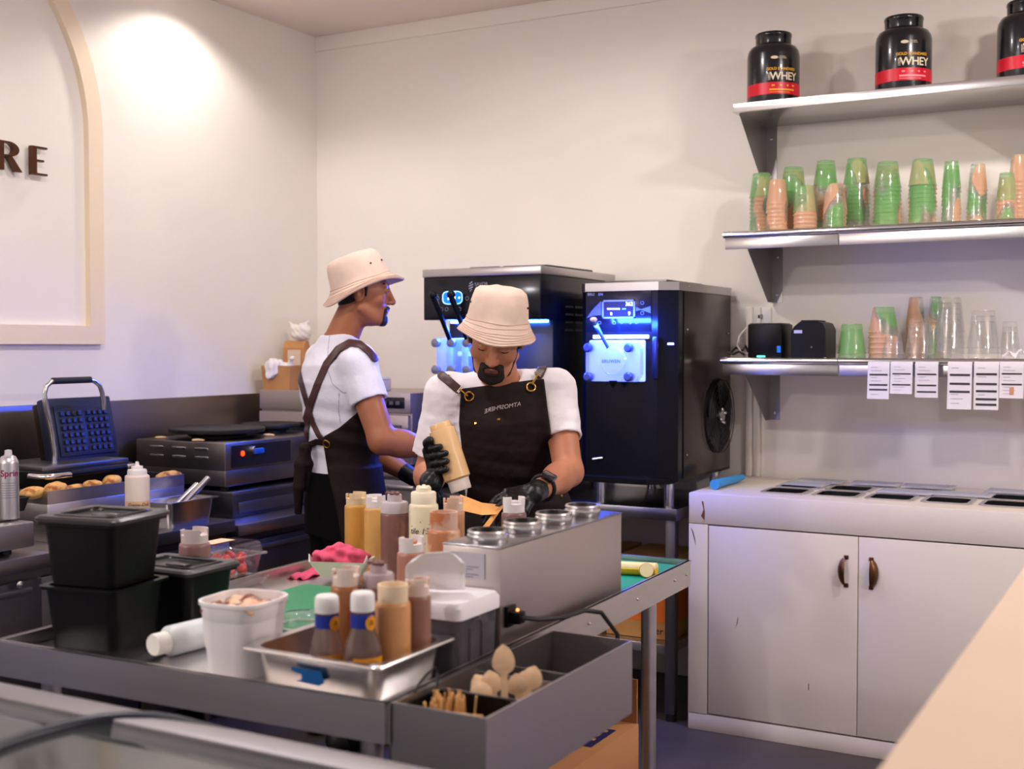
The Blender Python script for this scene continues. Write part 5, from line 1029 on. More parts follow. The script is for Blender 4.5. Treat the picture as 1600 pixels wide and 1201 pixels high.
# unit on the left bench, pastry tray and spray can
gu = thing('flat_grill_unit', 'low steel grill unit at the left edge of the picture', 'grill', (XL + 0.05, 1.4, 0.815)); w_ = -3.10 - XL - 0.05
MB().box(0, w_, 0, 1.14, 0.02, 0.098, bev=0.006).build('body', STEEL, gu); MB().box(0.02, w_ - 0.06, 0.03, 1.10, 0.098, 0.104).build('plate', CAST, gu)
for x in (0.06, w_ - 0.06):
    for y in (0.06, 1.08): MB().lathe([(0, 0), (0.018, 0), (0.018, 0.02), (0, 0.02)], 12, TR((x, y, 0))).build('foot', RUBBER, gu)
p = PZ(4, 800, 0.92); pg = thing('pastry_pan', 'small black-rimmed pan of pastry at the left edge', 'pan', (p.x - 0.05, p.y, 0.92)); MB().loft([rrect(0.16, 0.13, 0.01, 0), rrect(0.18, 0.15, 0.01, 0.04), rrect(0.19, 0.16, 0.01, 0.045), rrect(0.17, 0.14, 0.01, 0.045), rrect(0.155, 0.125, 0.01, 0.003)]).build('pan', CAST, pg)
MB().box(-0.06, 0.06, -0.05, 0.05, 0.004, 0.05, bev=0.012).build('pastry', mat('pastry', rgb(232, 200, 150), 0.6, col2=rgb(190, 130, 70)), pg)
p = PD(14, 790, 3.74); sc_ = thing('spray_can', 'silver spray can with magenta lettering beside the waffle iron', 'spray can', (p.x, p.y, 0.92)); r = 0.0305; hc = PD(14, 702, 3.74).z - 0.92
MB().lathe([(0, 0), (r, 0), (r, hc * 0.80), (r * 0.98, hc * 0.82), (r * 0.7, hc * 0.90), (r * 0.45, hc * 0.915), (0, hc * 0.915)], 32).build('body', mat('can_silver', (0.6, 0.58, 0.62, 1), 0.32, 0.85), sc_, smooth=45)
MB().lathe([(0, hc * 0.90), (r * 0.4, hc * 0.90), (r * 0.34, hc * 0.99), (0, hc)], 18).build('nozzle', mat('nozzle_grey', rgb(200, 198, 204), 0.4), sc_); a0 = CAMA(p)
text('Sprin', 0.028, None, mat('magenta_print', rgb(140, 24, 74), 0.5), sc_, fn=cyl(r + 0.0008, hc * 0.66, a0 + 0.12), extrude=0.0002, offset=0.0005)
mb = MB()
for k in range(7): P = [[((r + .0006) * math.cos(a0 + q), (r + .0006) * math.sin(a0 + q), hc * (0.52 - k * 0.035) + dz) for dz in (0, 0.0012)] for q in (-0.8, -0.4, 0, 0.4, 0.8 - 0.1 * (k % 3))]; mb.sheet(P, 0.0002)
o = mb.build('small_print', mat('can_print', rgb(110, 100, 116), 0.6), sc_); o['kind'] = 'stuff'
# waffle iron on its warming tray
wt = thing('warming_tray', 'long steel warming tray holding browned food pieces', 'warming tray', (-3.88, 2.84, 0.78)); wl, ww = 3.49 - 2.84, 0.48
MB().box(0, ww, 0, wl, 0.0, 0.13, bev=0.003).build('body', STEEL, wt)
for a_ in ((0, ww, 0, 0.006), (0, ww, wl - 0.006, wl), (0, 0.006, 0.006, wl - 0.006), (ww - 0.006, ww, 0.006, wl - 0.006)): MB().box(a_[0], a_[1], a_[2], a_[3], 0.13, 0.175).build('side', STEEL, wt, smooth=0)
MB().box(0.006, ww - 0.006, 0.006, wl - 0.006, 0.13, 0.145).build('bed', BLACKM, wt, smooth=0)
wi = thing('waffle_iron', 'open double waffle iron with black plates and chrome handle', 'waffle iron', (-3.85, 2.90, 0.925))
MB().box(0.0, 0.34, 0, 0.44, 0.0, 0.085, bev=0.008).build('base', BLACKP, wi)
MB().box(0.03, 0.33, 0.02, 0.42, 0.085, 0.102, bev=0.002).build('lower_plate', STEELD, wi)
MB().tube([(0.30, -0.01, 0.07), (0.35, -0.012, 0.07), (0.375, 0.005, 0.07), (0.38, 0.03, 0.07), (0.38, 0.10, 0.07)], 0.011, 12).build('front_bar', CHROME, wi); MB().tube([(0.38, 0.10, 0.072), (0.378, 0.36, 0.075)], 0.012, 12).build('front_grip', BLACKP, wi); MB().tube([(0.378, 0.36, 0.075), (0.36, 0.41, 0.075), (0.31, 0.425, 0.075)], 0.010, 12).build('front_bar', CHROME, wi)
WP = mat('waffle_plate', rgb(36, 42, 66), 0.4, 0.4, bump=0.1, bscale=80); ML = TR((0.20, 0.185, 0.095), ry=-0.22)
ld = MB().box(-0.05, 0.0, 0.0, 0.315, 0, 0.245, bev=0.008, M=ML).build('lid', WP, wi)
MB().box(-0.09, -0.05, 0.01, 0.305, 0.01, 0.235, bev=0.008, M=ML).build('lid_back', mat('brown_black', rgb(38, 24, 16), 0.35, 0.4), wi)
MB().box(0.0, 0.008, 0.03, 0.295, 0.02, 0.21, bev=0.002, M=ML).build('grid_plate', WP, ld)
for g in range(2):
    y0 = 0.045 + g * 0.125; MB().box(0.008, 0.0085, y0 - 0.004, y0 + 0.112, 0.03, 0.2, M=ML).build('grid_bed', BLACKM, ld, smooth=0)
    for i in range(4):
        for j in range(6): MB().box(0.0085, 0.017, y0 + 0.004 + i * 0.0275, y0 + 0.020 + i * 0.0275, 0.036 + j * 0.0272, 0.053 + j * 0.0272, bev=0.002, seg=1, M=ML).build('grid_tooth', WP, ld, smooth=0)
hp = [PX(x, y, -3.60) for x, y in ((85, 724), (86, 708), (80, 670), (73, 640), (69, 616), (72, 603), (80, 596), (88, 594.5))]; hq = [PX(x, y, -3.60) for x, y in ((138, 593), (148, 595), (156, 602), (160, 614), (162, 640))]
def loc_(l): return [v - wi.location for v in l]
MB().tube(loc_(hp), 0.0095, 12).build('handle_bar', CHROME, wi, smooth=60); MB().tube(loc_(hq), 0.0095, 12).build('handle_bar', CHROME, wi, smooth=60); MB().tube(loc_([PX(82, 595, -3.60), PX(141, 593, -3.60)]), 0.0125, 14).build('handle_grip', RUBBER, wi)
FOOD = mat('fried_batter', rgb(224, 172, 98), 0.55, bump=0.4, bscale=60, col2=rgb(156, 84, 34), c2scale=30, c2lo=0.52, c2hi=0.62)
def lump(label, x, y, z, r, seed, name='fried_piece', cat='food', group='browned food pieces'):
    F = Field((-.09, -.09, -.06), (.09, .09, .07), 0.004, 0.03); F.ell((0, 0, 0), r, k=0); F.ell((r[0] * .4, r[1] * .3, r[2] * .3), [q * .6 for q in r], k=0.01); X, Y, Z = F.coords(); F.f += 0.005 * noise3(X, Y, Z, 70, seed)
    o = F.mesh(name, FOOD); o.location = (x, y, z); tag(o, label, cat, group)
for q, (x, y, r, lab) in enumerate(((50, 762, (0.03, 0.05, 0.022), 'browned food piece at the near end of the warming tray'), (85, 760, (0.03, 0.045, 0.028), 'large browned food piece below the waffle iron'), (112, 759, (0.02, 0.05, 0.012), 'long thin browned food piece on the tray edge'), (145, 754, (0.025, 0.04, 0.02), 'small browned food piece mid-way along the tray'), (174, 744, (0.03, 0.035, 0.03), 'curled browned food piece beside the white bottle'), (262, 741, (0.025, 0.06, 0.018), 'browned food piece at the far end of the tray'))):
    v = PX(x, y, -3.45); lump(lab, v.x, v.y, 0.925 + 0.025, r, q)
# white squeeze bottle and pan of tongs on the bench
BATT = mat('batter_bottle', rgb(226, 210, 200), 0.4, sub=0.15)
t5, h5 = bottle('white squeeze bottle of batter with cone tip beside the tongs pan', 207, 4.22, 721, 0.084, BATT, mat('white_cone_cap', rgb(230, 224, 224), 0.4), 'cone', z=0.78)
MB().lathe([(0.0424, 0.005), (0.0424, h5 * 0.50)], 36).build('batter_level', mat('batter_fill', rgb(224, 184, 146), 0.45), t5, smooth=60)
text('Creme-Dulc', 0.016, None, HAND, t5, fn=cyl(0.0432, h5 * 0.455, CAMA(t5.location) + 0.1), extrude=0.0003, shear=0.25)
q = PZ(257, 824, 0.78); sp2 = thing('steel_tongs_pan', 'small deep steel pan with two tong handles', 'pan', (-3.312, 3.375, 0.78), 0.0)
MB().loft([rrect(0.115, 0.21, 0.02, 0), rrect(0.135, 0.24, 0.025, 0.092), rrect(0.162, 0.266, 0.014, 0.094), rrect(0.162, 0.266, 0.014, 0.098), rrect(0.132, 0.237, 0.025, 0.097), rrect(0.111, 0.206, 0.02, 0.003)]).build('body', STEELH, sp2, smooth=45)
for q, (a_, b_) in enumerate((((308, 757), (270, 793)), ((325, 747), (284, 790)))):
    A = PX(a_[0], a_[1], -3.325 + 0.045 * q); B = PX(b_[0], b_[1], -3.335 + 0.04 * q); t = thing('tongs', ['steel tongs leaning in the small pan, left one', 'steel tongs leaning in the small pan, right one'][q], 'tongs', (B.x, B.y, B.z), group='steel tongs'); d = (A - B)
    MB().tube([d * 0, d * 0.5, d], [0.008, 0.0115, 0.0125], 14).build('handle', STEELH, t); MB().tube([d * 1.0, d * 1.02], [0.0125, 0.010], 14).build('end_cap', CHROME, t); MB().tube([d * 0, d * -0.5], [0.006, 0.005], 10).build('shank', STEELD, t)
# crepe maker on its stand
cs = thing('equipment_stand', 'dark steel drawer stand under the crepe maker', 'stand', (-3.88, 3.72, 0.757)); MB().box(0, 0.52, 0, 0.62, 0, 0.103, bev=0.003).build('body', FRG, cs); MB().box(0.52, 0.526, 0.03, 0.59, 0.015, 0.06, bev=0.002).build('drawer_front', STEELD, cs); MB().box(-0.0, 0.524, -0.004, 0.624, 0.09, 0.105, bev=0.002).build('top_edge', BEN, cs)
CRB = mat('crepe_body', (0.30, 0.275, 0.26, 1), 0.32, 1.0, bump=0.03, bscale=40)
cm = thing('crepe_maker', 'double steel crepe maker with round black griddles and red lamp', 'crepe maker', (-3.88, 3.71, 0.862)); cl, cw, chh = 0.98 - 0.12, 0.49, 0.198
cl = 0.725
MB().box(0, cw, 0, cl, 0.02, 0.085, bev=0.003).build('lower_body', CRB, cm); MB().box(-0.004, cw + 0.004, -0.004, cl, 0.085, chh, bev=0.003).build('body', CRB, cm)
for x in (0.05, cw - 0.05):
    for y in (0.05, cl - 0.16): MB().lathe([(0, 0), (0.018, 0), (0.018, 0.02), (0, 0.02)], 12, TR((x, y, 0))).build('foot', RUBBER, cm)
for i in range(3):
    for j in range(2): MB().box(0.08 + i * 0.125, 0.155 + i * 0.125, -0.009, -0.003, 0.128 + j * 0.036, 0.140 + j * 0.036, bev=0.003).build('vent_louvre', STEELH, cm)
for k, (yy, gs) in enumerate(((0.225, 1.0), (0.572, 0.66))):
    g = MB().lathe([(0, 0.010), (0.12, 0.010), (0.13, 0.02), (0.20, 0.026), (0.204, 0.03), (0.204, 0.040), (0.20, 0.044), (0, 0.044)], 48, TR((0.24, yy, chh)) @ Matrix.Diagonal((gs, gs, 1, 1))).build('griddle', CAST, cm, smooth=40)
    MB().lathe([(0, 0), (0.11, 0), (0.11, 0.012), (0, 0.012)], 32, TR((0.24, yy, chh)) @ Matrix.Diagonal((gs, gs, 1, 1))).build('burner', BLACKM, g)
MB().box(cw + 0.004, cw + 0.008, 0.03, 0.40, 0.095, 0.185).build('control_panel', FRG, cm)
MB().ball((cw + 0.009, 0.095, 0.150), (0.004, 0.011, 0.011)).build('red_lamp', emission('red_lamp', (1.0, 0.02, 0.0, 1), 6.0), cm)
kn = MB().lathe([(0, 0), (0.02, 0), (0.019, 0.02), (0, 0.02)], 20, frame((cw + 0.008, 0.155, 0.158), (0, 1, 0), (0, 0, 1), (1, 0, 0))).build('knob', CHROME, cm); MB().box(cw + 0.028, cw + 0.036, 0.14, 0.20, 0.145, 0.168, bev=0.004).build('knob_grip', mat('blue_grip', rgb(30, 90, 200), 0.3), kn)
text('SCARTO', 0.022, frame((cw + 0.0048, 0.335, 0.158), (0, 1, 0), (0, 0, 1), (1, 0, 0)), mat('panel_letter_blue', rgb(110, 120, 170), 0.5), cm, extrude=0.0004)
CRU = mat('crepe_crumb', rgb(226, 190, 140), 0.6)
for q, (x, y) in enumerate(((250, 684), (308, 688), (418, 680))):
    v = PZ(x, y, 1.062); o = MB().ball((0, 0, 0.004), (0.02, 0.026, 0.006), seg=10, rings=6).ball((0.015, 0.01, 0.003), (0.014, 0.012, 0.005), seg=8, rings=6).build('crepe_scrap', CRU); o.location = (v.x, v.y, 1.0605); tag(o, ['torn crepe scrap left of the front griddle', 'torn crepe scrap before the front griddle', 'torn crepe scrap right of the front griddle'][q], 'crepe scrap', 'crepe scraps')
# ================================================================ corner bench with oven
cb = thing('corner_bench', 'grey steel drawer bench under the oven in the corner', 'bench', (XL + 0.015, 4.45, 0)); 
MB().box(0, 1.06, 0, 0.53, 0.87, 0.91, bev=0.003).build('top', STEEL, cb); MB().box(0.01, 1.04, 0.02, 0.52, 0.08, 0.87).build('body', STEELD, cb)
for z0, z1 in ((0.66, 0.855), (0.45, 0.645), (0.15, 0.435)):
    d = MB().box(0.56, 1.03, 0.0, 0.02, z0, z1, bev=0.003).build('drawer', mat('drawer_grey', rgb(140, 132, 126), 0.45, 0.3), cb); MB().box(0.64, 0.95, -0.012, 0.0, z1 - 0.04, z1 - 0.02, bev=0.004).build('handle', STEEL, d)
for x in (0.05, 1.0):
    for y in (0.06, 0.46): MB().lathe([(0, 0), (0.02, 0), (0.018, 0.08), (0, 0.08)], 12, TR((x, y, 0))).build('foot', STEELD, cb)
ov = thing('countertop_oven', 'steel countertop oven with dark keypad behind the rear worker', 'oven', (-3.86, 4.46, 0.91)); oW = 0.865
OVM = mat('oven_steel', rgb(176, 160, 148), 0.35, 0.5, bump=0.03, bscale=40)
MB().box(0, oW, 0.02, 0.50, 0.015, 0.335, bev=0.005).build('body', OVM, ov); MB().box(0.0, oW - 0.01, 0.0, 0.02, 0.03, 0.235, bev=0.004).build('door', OVM, ov); MB().box(0.12, oW - 0.12, -0.003, 0.0, 0.07, 0.19, bev=0.003).build('door_glass', GLOSSB, ov)
MB().box(0.0, oW, 0.004, 0.02, 0.245, 0.335, bev=0.003).build('control_fascia', OVM, ov); kp = MB().box(oW - 0.34, oW - 0.03, 0.0, 0.004, 0.265, 0.315, bev=0.002).build('keypad', GLOSSB, ov)
for k in range(8): MB().box(oW - 0.32 + k * 0.035, oW - 0.30 + k * 0.035, -0.0015, 0.0, 0.282, 0.298).build('key', mat('key_grey', rgb(90, 86, 84), 0.5), kp)
mb = MB(); mb.tube([(oW - 0.13, 0.0, 0.19), (oW - 0.13, -0.045, 0.19), (oW - 0.02, -0.05, 0.19), (oW - 0.02, -0.05, 0.03)], 0.009, 10); mb.build('handle', STEELD, ov)
for x in (0.06, oW - 0.06):
    for y in (0.07, 0.44): MB().lathe([(0, 0), (0.02, 0), (0.02, 0.015), (0, 0.015)], 12, TR((x, y, 0))).build('foot', RUBBER, ov)
zo = 0.91 + 0.335
p = Vector((-3.785, 4.545, zo)); bx = thing('kraft_box', 'open kraft cardboard box with white paper on the oven', 'box', (p.x, p.y, zo), 0.15)
MB().loft([rrect(0.14, 0.12, 0.003, 0, 2), rrect(0.16, 0.135, 0.003, 0.115, 2), rrect(0.155, 0.130, 0.003, 0.115, 2), rrect(0.136, 0.116, 0.003, 0.003, 2)]).build('carton', KRAFT, bx, smooth=0)
F = Field((-.1, -.12, 0.02), (.1, .1, .17), 0.004, 0.03); F.ell((-0.01, -0.01, 0.095), (0.055, 0.045, 0.040), k=0); F.cap((-0.02, -0.065, 0.12), (-0.02, -0.078, 0.075), 0.030, 0.020, 0.03); F.cap((0.04, 0, 0.11), (0.06, -0.02, 0.15), 0.018, 0.006, 0.02); X, Y, Z = F.coords(); F.f += 0.012 * noise3(X, Y, Z, 130, 4)
o = F.mesh('tissue_paper', mat('white_tissue', rgb(232, 226, 226), 0.85)); o.location = bx.location; o.rotation_euler = bx.rotation_euler; tag(o, 'crumpled white tissue spilling out of the kraft box', 'tissue')
p = Vector((-3.825, 4.70, zo)); bg = thing('kraft_bag', 'folded kraft paper bag standing behind the kraft box', 'paper bag', (p.x, p.y, zo)); MB().loft([rrect(0.13, 0.06, 0.003, 0, 2), rrect(0.13, 0.055, 0.003, 0.20, 2), rrect(0.13, 0.03, 0.003, 0.235, 2)]).build('bag', KRAFT, bg, smooth=0); MB().prism([(-0.03, 0.03), (0.05, 0.03), (0.05, 0.19), (-0.03, 0.19)], 0, 0.001, XZ(0, -0.032, 0)).build('pale_panel', mat('bag_window', rgb(226, 200, 178), 0.6), bg, smooth=0)
F = Field((-.1, -.06, 0), (.1, .06, .12), 0.004, 0.03); F.ell((0, 0, 0.05), (0.06, 0.035, 0.04), k=0); F.cap((-0.05, 0, 0.08), (-0.07, 0, 0.10), 0.015, 0.006, 0.02); F.cap((0.02, 0, 0.08), (0.04, 0, 0.10), 0.02, 0.006, 0.02); X, Y, Z = F.coords(); F.f += 0.006 * noise3(X, Y, Z, 110, 9)
o = F.mesh('plastic_bag', mat('white_bag', rgb(236, 226, 220), 0.5)); o.location = (p.x + 0.03, p.y, zo + 0.225); tag(o, 'white plastic bag on top of the kraft paper bag', 'plastic bag')
p = PY(596, 612, 4.60); wb = thing('white_carton', 'small white carton at the right of the oven top', 'carton', (p.x - 0.03, p.y, zo)); MB().box(-0.05, 0.05, -0.05, 0.05, 0, 0.055, bev=0.004).build('carton', WHITEP, wb); MB().loft([rrect(0.104, 0.104, 0.004, 0.055, 2), rrect(0.09, 0.09, 0.004, 0.068, 2)]).build('lid', WHITEP, wb, smooth=0)
# ================================================================ boxes on the shelves below
ORB = mat('orange_print', rgb(214, 108, 24), 0.7); BLKP = mat('box_black_print', rgb(40, 30, 24), 0.7); KRD = mat('kraft_box_card', rgb(190, 138, 76), 0.8, var=0.05, vscale=10)
def stockbox(label, x0, x1, y0, y1, z0, z1, l1, l2):
    t = thing('stock_carton', label, 'carton', (x0, y0, z0), group='bowl cartons under the machine table'); MB().box(0, x1 - x0, 0, y1 - y0, 0, z1 - z0, bev=0.003).build('carton', KRD, t)
    hz = z1 - z0; MB().box(0.02, x1 - x0, -0.001, 0, hz * 0.22, hz * 0.66).build('orange_panel', ORB, t, smooth=0); MB().box(x1 - x0, x1 - x0 + 0.001, 0.0, y1 - y0 - 0.03, hz * 0.22, hz * 0.66).build('orange_panel', ORB, t, smooth=0)
    text(l1, 0.05, XZ(0.12, -0.0014, hz * 0.78), BLKP, t, extrude=0.0003); text(l2, 0.034, XZ((x1 - x0) / 2, -0.0016, hz * 0.54), BLKP, t, extrude=0.0003); text('Kraft Paper Bowls', 0.016, XZ((x1 - x0) / 2, -0.0016, hz * 0.38), BLKP, t, extrude=0.0002) if False else None
    text('Paper', 0.04, XZ(x1 - x0 - 0.08, -0.0014, hz * 0.11), BLKP, t, extrude=0.0003); return t
stockbox('orange-printed bowl carton nearest the cabinet on the undershelf', -2.02, -1.74, 4.42, 4.86, 0.297, 0.60, '360', '300ml Bowl')
stockbox('orange-printed bowl carton further left on the undershelf', -2.36, -2.05, 4.42, 4.86, 0.297, 0.60, '360', '300ml Bowl')
# cartons under the prep table
oc = thing('open_carton', 'open brown carton with upright flap under the prep table', 'carton', (-1.24, 2.12, 0.297)); CARD = mat('brown_carton', rgb(178, 124, 78), 0.8, var=0.06, vscale=8, bump=0.1, bscale=100)
zc = 0.30; MB().box(0, 0.17, 0, 0.40, 0, zc, bev=0.002).build('body', CARD, oc); MB().box(0.0, 0.165, 0.40, 0.404, zc * 0.6, zc + 0.10).build('flap', CARD, oc, smooth=0)
MB().box(0.035, 0.145, 0.20, 0.33, zc, zc + 0.001).build('blue_print', mat('navy_print', rgb(26, 30, 84), 0.6), oc, smooth=0)
for k in range(3):
    for j in range(3): MB().box(0.05 + j * 0.03, 0.072 + j * 0.03 - 0.004 * (k % 2), 0.305 - k * 0.032, 0.318 - k * 0.032, zc + 0.001, zc + 0.0014).build('printed_word', KRD, oc, smooth=0)
P = [[(0.16 + 0.02 * math.sin(i * .8 + j), -0.12 + 0.03 * i, 0.0 + 0.045 * j + 0.01 * math.sin(i * 1.3 + j * 2)) for j in range(7)] for i in range(8)]
mb = MB().sheet([[(u * 0.12 - .06, v * .20 - .1, 0.02 + 0.012 * math.sin(u * 7 + v * 5) + 0.02 * v) for v in np.linspace(0, 1, 8)] for u in np.linspace(0, 1, 8)], 0.001); o = mb.build('plastic_sleeve', clear('bag_film', (0.9, 0.86, 0.84, 1), 0.5, 0.15, haze=0.3), smooth=180); o.location = (-1.17, 2.19, 0.297 + zc); tag(o, 'crumpled clear plastic sleeve on the open carton', 'plastic bag')
mb = MB().sheet([[(u * 0.09, v * .09, 0.02 + 0.010 * math.sin(u * 9 + v * 6)) for v in np.linspace(0, 1, 8)] for u in np.linspace(0, 1, 8)], 0.001); o = mb.build('yellow_packet', mat('yellow_packet', rgb(206, 176, 40), 0.4, col2=rgb(120, 90, 20), c2scale=40), smooth=180); o.location = (-1.14, 2.02, 0.52); tag(o, 'yellow printed packet beside the open carton', 'packet')
cr_ = thing('low_carton', 'low brown carton under the yellow packet', 'carton', (-1.22, 1.90, 0.297)); MB().box(0, 0.19, 0, 0.20, 0, 0.22, bev=0.002).build('body', CARD, cr_); MB().box(0.0, 0.19, 0.097, 0.103, 0.22, 0.2205).build('tape', TAPE if False else KRD, cr_, smooth=0)
# ================================================================ glass display case in the left foreground
dcz = 0.95; dcx0, dcx1, dcy0, dcy1 = -2.75, -0.48, 0.42, 1.205
dc = thing('glass_display_case', 'curved glass-topped display freezer in the left foreground', 'display case', (dcx0, dcy0, 0)); w_, d_ = dcx1 - dcx0, dcy1 - dcy0
MB().box(0, w_, 0.0, d_, 0.05, 0.62, bev=0.01).build('body', mat('case_grey', rgb(120, 122, 128), 0.4, 0.3), dc)
for a_ in ((0.0, w_, d_ - 0.04, d_), (0.0, w_, 0, 0.04), (0, 0.04, 0.04, d_ - 0.04), (w_ - 0.04, w_, 0.04, d_ - 0.04)): MB().box(a_[0], a_[1], a_[2], a_[3], 0.62, dcz - 0.012, bev=0.003).build('side_wall', mat('case_wall', rgb(150, 152, 158), 0.4, 0.3), dc)
MB().box(0.0, w_, d_ - 0.05, d_, dcz - 0.012, dcz, bev=0.003).build('rear_rail', mat('case_rail', (0.30, 0.28, 0.29, 1), 0.5, 1.0), dc); MB().box(0.0, w_, 0, 0.04, dcz - 0.05, dcz - 0.035, bev=0.003).build('front_rail', STEELH, dc)
GLS = clear('case_glass', (0.42, 0.47, 0.48, 1), 0.9, 0.10, haze=0.20, hazecol=(0.36, 0.40, 0.41, 1))
P = [[(0.01 + (w_ - 0.02) * i / 20, 0.02 + (d_ - 0.06) * j / 10, dcz - 0.006 - 0.035 * (1 - j / 10) ** 2) for j in range(11)] for i in range(21)]
MB().sheet(P, 0.004).build('glass_top', GLS, dc, smooth=180)
gz = [PZ(x, y, dcz - 0.004) for x, y in ((-330, 1440), (-200, 1310), (-100, 1226), (-40, 1188), (0, 1168), (40, 1154), (80, 1143), (120, 1133), (160, 1126), (200, 1123), (240, 1123), (276, 1127), (320, 1135), (370, 1145))]
gp = [(v.x - dcx0, v.y - dcy0, dcz - 0.003 - 0.035 * (1 - (v.y - dcy0 - 0.02) / (d_ - 0.06)) ** 2) for v in gz]
MB().tube(gp, [0.010] * (len(gp) - 4) + [0.0095, 0.008, 0.005, 0.003], 10).build('gasket', mat('navy_gasket', rgb(34, 38, 50), 0.4), dc, smooth=60)
for k in range(7):
    t_ = thing('gelato_pan', ['empty steel pan at the left end inside the case', 'steel pan second from the left inside the case', 'steel pan third from the left inside the case', 'steel pan fourth from the left inside the case', 'steel pan fifth from the left inside the case', 'steel pan second from the right inside the case', 'steel pan at the right end inside the case'][k], 'pan', (dcx0 + 0.20 + k * 0.308, dcy0 + 0.40, 0.62), group='pans inside the display case')
    MB().loft([rrect(0.24, 0.58, 0.02, 0.002), rrect(0.26, 0.62, 0.02, 0.13), rrect(0.275, 0.64, 0.012, 0.132), rrect(0.275, 0.64, 0.012, 0.136), rrect(0.256, 0.616, 0.02, 0.136), rrect(0.236, 0.576, 0.02, 0.006)]).build('pan', STEEL if k % 2 else mat('pan_white', rgb(200, 192, 186), 0.5), t_, smooth=40)
# ================================================================ people
def projA(X, Y, Z):
    x, y, z = X - CAMP.x, Y - CAMP.y, Z - CAMP.z
    d = x * FV.x + y * FV.y + z * FV.z; return CX + FPX * (x * RV.x + y * RV.y + z * RV.z) / d, CY - FPX * (x * UV.x + y * UV.y + z * UV.z) / d, d
def polysdf(u, w_, poly):
    d = np.full(np.broadcast(u, w_).shape, 1e9, np.float32); ins = np.zeros(d.shape, bool); n = len(poly)
    for i in range(n):
        (ax, ay), (bx, by) = poly[i], poly[(i + 1) % n]; ex, ey = bx - ax, by - ay; px, py = u - ax, w_ - ay
        t = np.clip((px * ex + py * ey) / (ex * ex + ey * ey), 0, 1); d = np.minimum(d, (px - ex * t) ** 2 + (py - ey * t) ** 2)
        c = ((ay > w_) != (by > w_)) & (u < (bx - ax) * (w_ - ay) / ((by - ay) if by != ay else 1e-9) + ax); ins ^= c
    return np.where(ins, -1, 1) * np.sqrt(d)
def linesdf(u, w_, pts, half):
    d = np.full(np.broadcast(u, w_).shape, 1e9, np.float32)
    for (ax, ay), (bx, by) in zip(pts[:-1], pts[1:]):
        ex, ey = bx - ax, by - ay; px, py = u - ax, w_ - ay; t = np.clip((px * ex + py * ey) / (ex * ex + ey * ey), 0, 1); d = np.minimum(d, (px - ex * t) ** 2 + (py - ey * t) ** 2)
    return np.sqrt(d) - half
def flatcap(F, a, b, ra, rb, k=0.01):
    """tapered tube with a flat cut at b (a sleeve)"""
    a = np.array(a, np.float32); b = np.array(b, np.float32); m = max(ra, rb) + F.big; sl, g = F.sub(np.minimum(a, b) - m, np.maximum(a, b) + m); ab = b - a; Ln = float(np.sqrt(ab @ ab)); n = ab / Ln
    p = [g[i] - a[i] for i in range(3)]; s = p[0] * n[0] + p[1] * n[1] + p[2] * n[2]; t = np.clip(s / Ln, 0, 1.3)
    d = np.sqrt((p[0] - t * ab[0]) ** 2 + (p[1] - t * ab[1]) ** 2 + (p[2] - t * ab[2]) ** 2) - (ra + t * (rb - ra)); d = np.maximum(d, s - Ln); F.merge(sl, d.astype(np.float32), k, 1)
def axes_head(fd, pitch, roll):
    fd = Vector(fd).normalized(); hf = fd * math.cos(pitch) - ZV * math.sin(pitch); hr = fd.cross(ZV).normalized(); hu = hr.cross(hf)
    return hr * math.cos(roll) + hu * math.sin(roll), hf, hu * math.cos(roll) - hr * math.sin(roll)
def add_head(F, c, hr, hf, hu):
    L = lambda x, y, z: c + hr * x + hf * y + hu * z; A = (hr, hf, hu)
    F.ell(L(0, -0.012, 0.035), (0.076, 0.096, 0.088), A, 0.0); F.ell(L(0, 0.028, -0.025), (0.062, 0.066, 0.088), A, 0.03); F.ell(L(0, 0.045, -0.075), (0.046, 0.045, 0.036), A, 0.025); F.ell(L(0, 0.080, -0.098), (0.020, 0.016, 0.015), A, 0.02)
    for s in (-1, 1):
        F.ell(L(s * 0.046, 0.062, -0.018), (0.022, 0.022, 0.024), A, 0.02); F.cap(L(s * 0.060, 0.0, -0.055), L(s * 0.026, 0.062, -0.092), 0.016, 0.014, 0.02)
    F.cap(L(-0.04, 0.080, 0.034), L(0.04, 0.080, 0.034), 0.013, 0.013, 0.015)
    for s in (-1, 1): F.ell(L(s * 0.032, 0.103, 0.014), (0.016, 0.014, 0.011), A, 0.012, -1); F.ell(L(s * 0.032, 0.082, 0.012), (0.015, 0.0135, 0.012), A, 0.004)
    F.cap(L(0, 0.089, 0.026), L(0, 0.112, -0.022), 0.009, 0.012, 0.010); F.ell(L(0, 0.113, -0.026), (0.013, 0.012, 0.010), A, 0.006)
    for s in (-1, 1): F.ell(L(s * 0.013, 0.101, -0.029), (0.008, 0.011, 0.008), A, 0.006)
    F.cap(L(-0.020, 0.090, -0.054), L(0.020, 0.090, -0.054), 0.0075, 0.0075, 0.006); F.cap(L(0, 0.096, -0.053), L(0.0, 0.096, -0.053), 0.008, 0.008, 0.006); F.cap(L(-0.015, 0.090, -0.067), L(0.015, 0.090, -0.067), 0.008, 0.008, 0.005)
    for s in (-1, 1):
        F.ell(L(s * 0.078, -0.008, -0.002), (0.008, 0.021, 0.034), (hr * 0.96 - hf * 0.28 * s, hf * 0.96 + hr * 0.28 * s, hu), 0.006); F.ell(L(s * 0.088, -0.002, 0.0), (0.008, 0.011, 0.018), A, 0.004, -1)
    return L
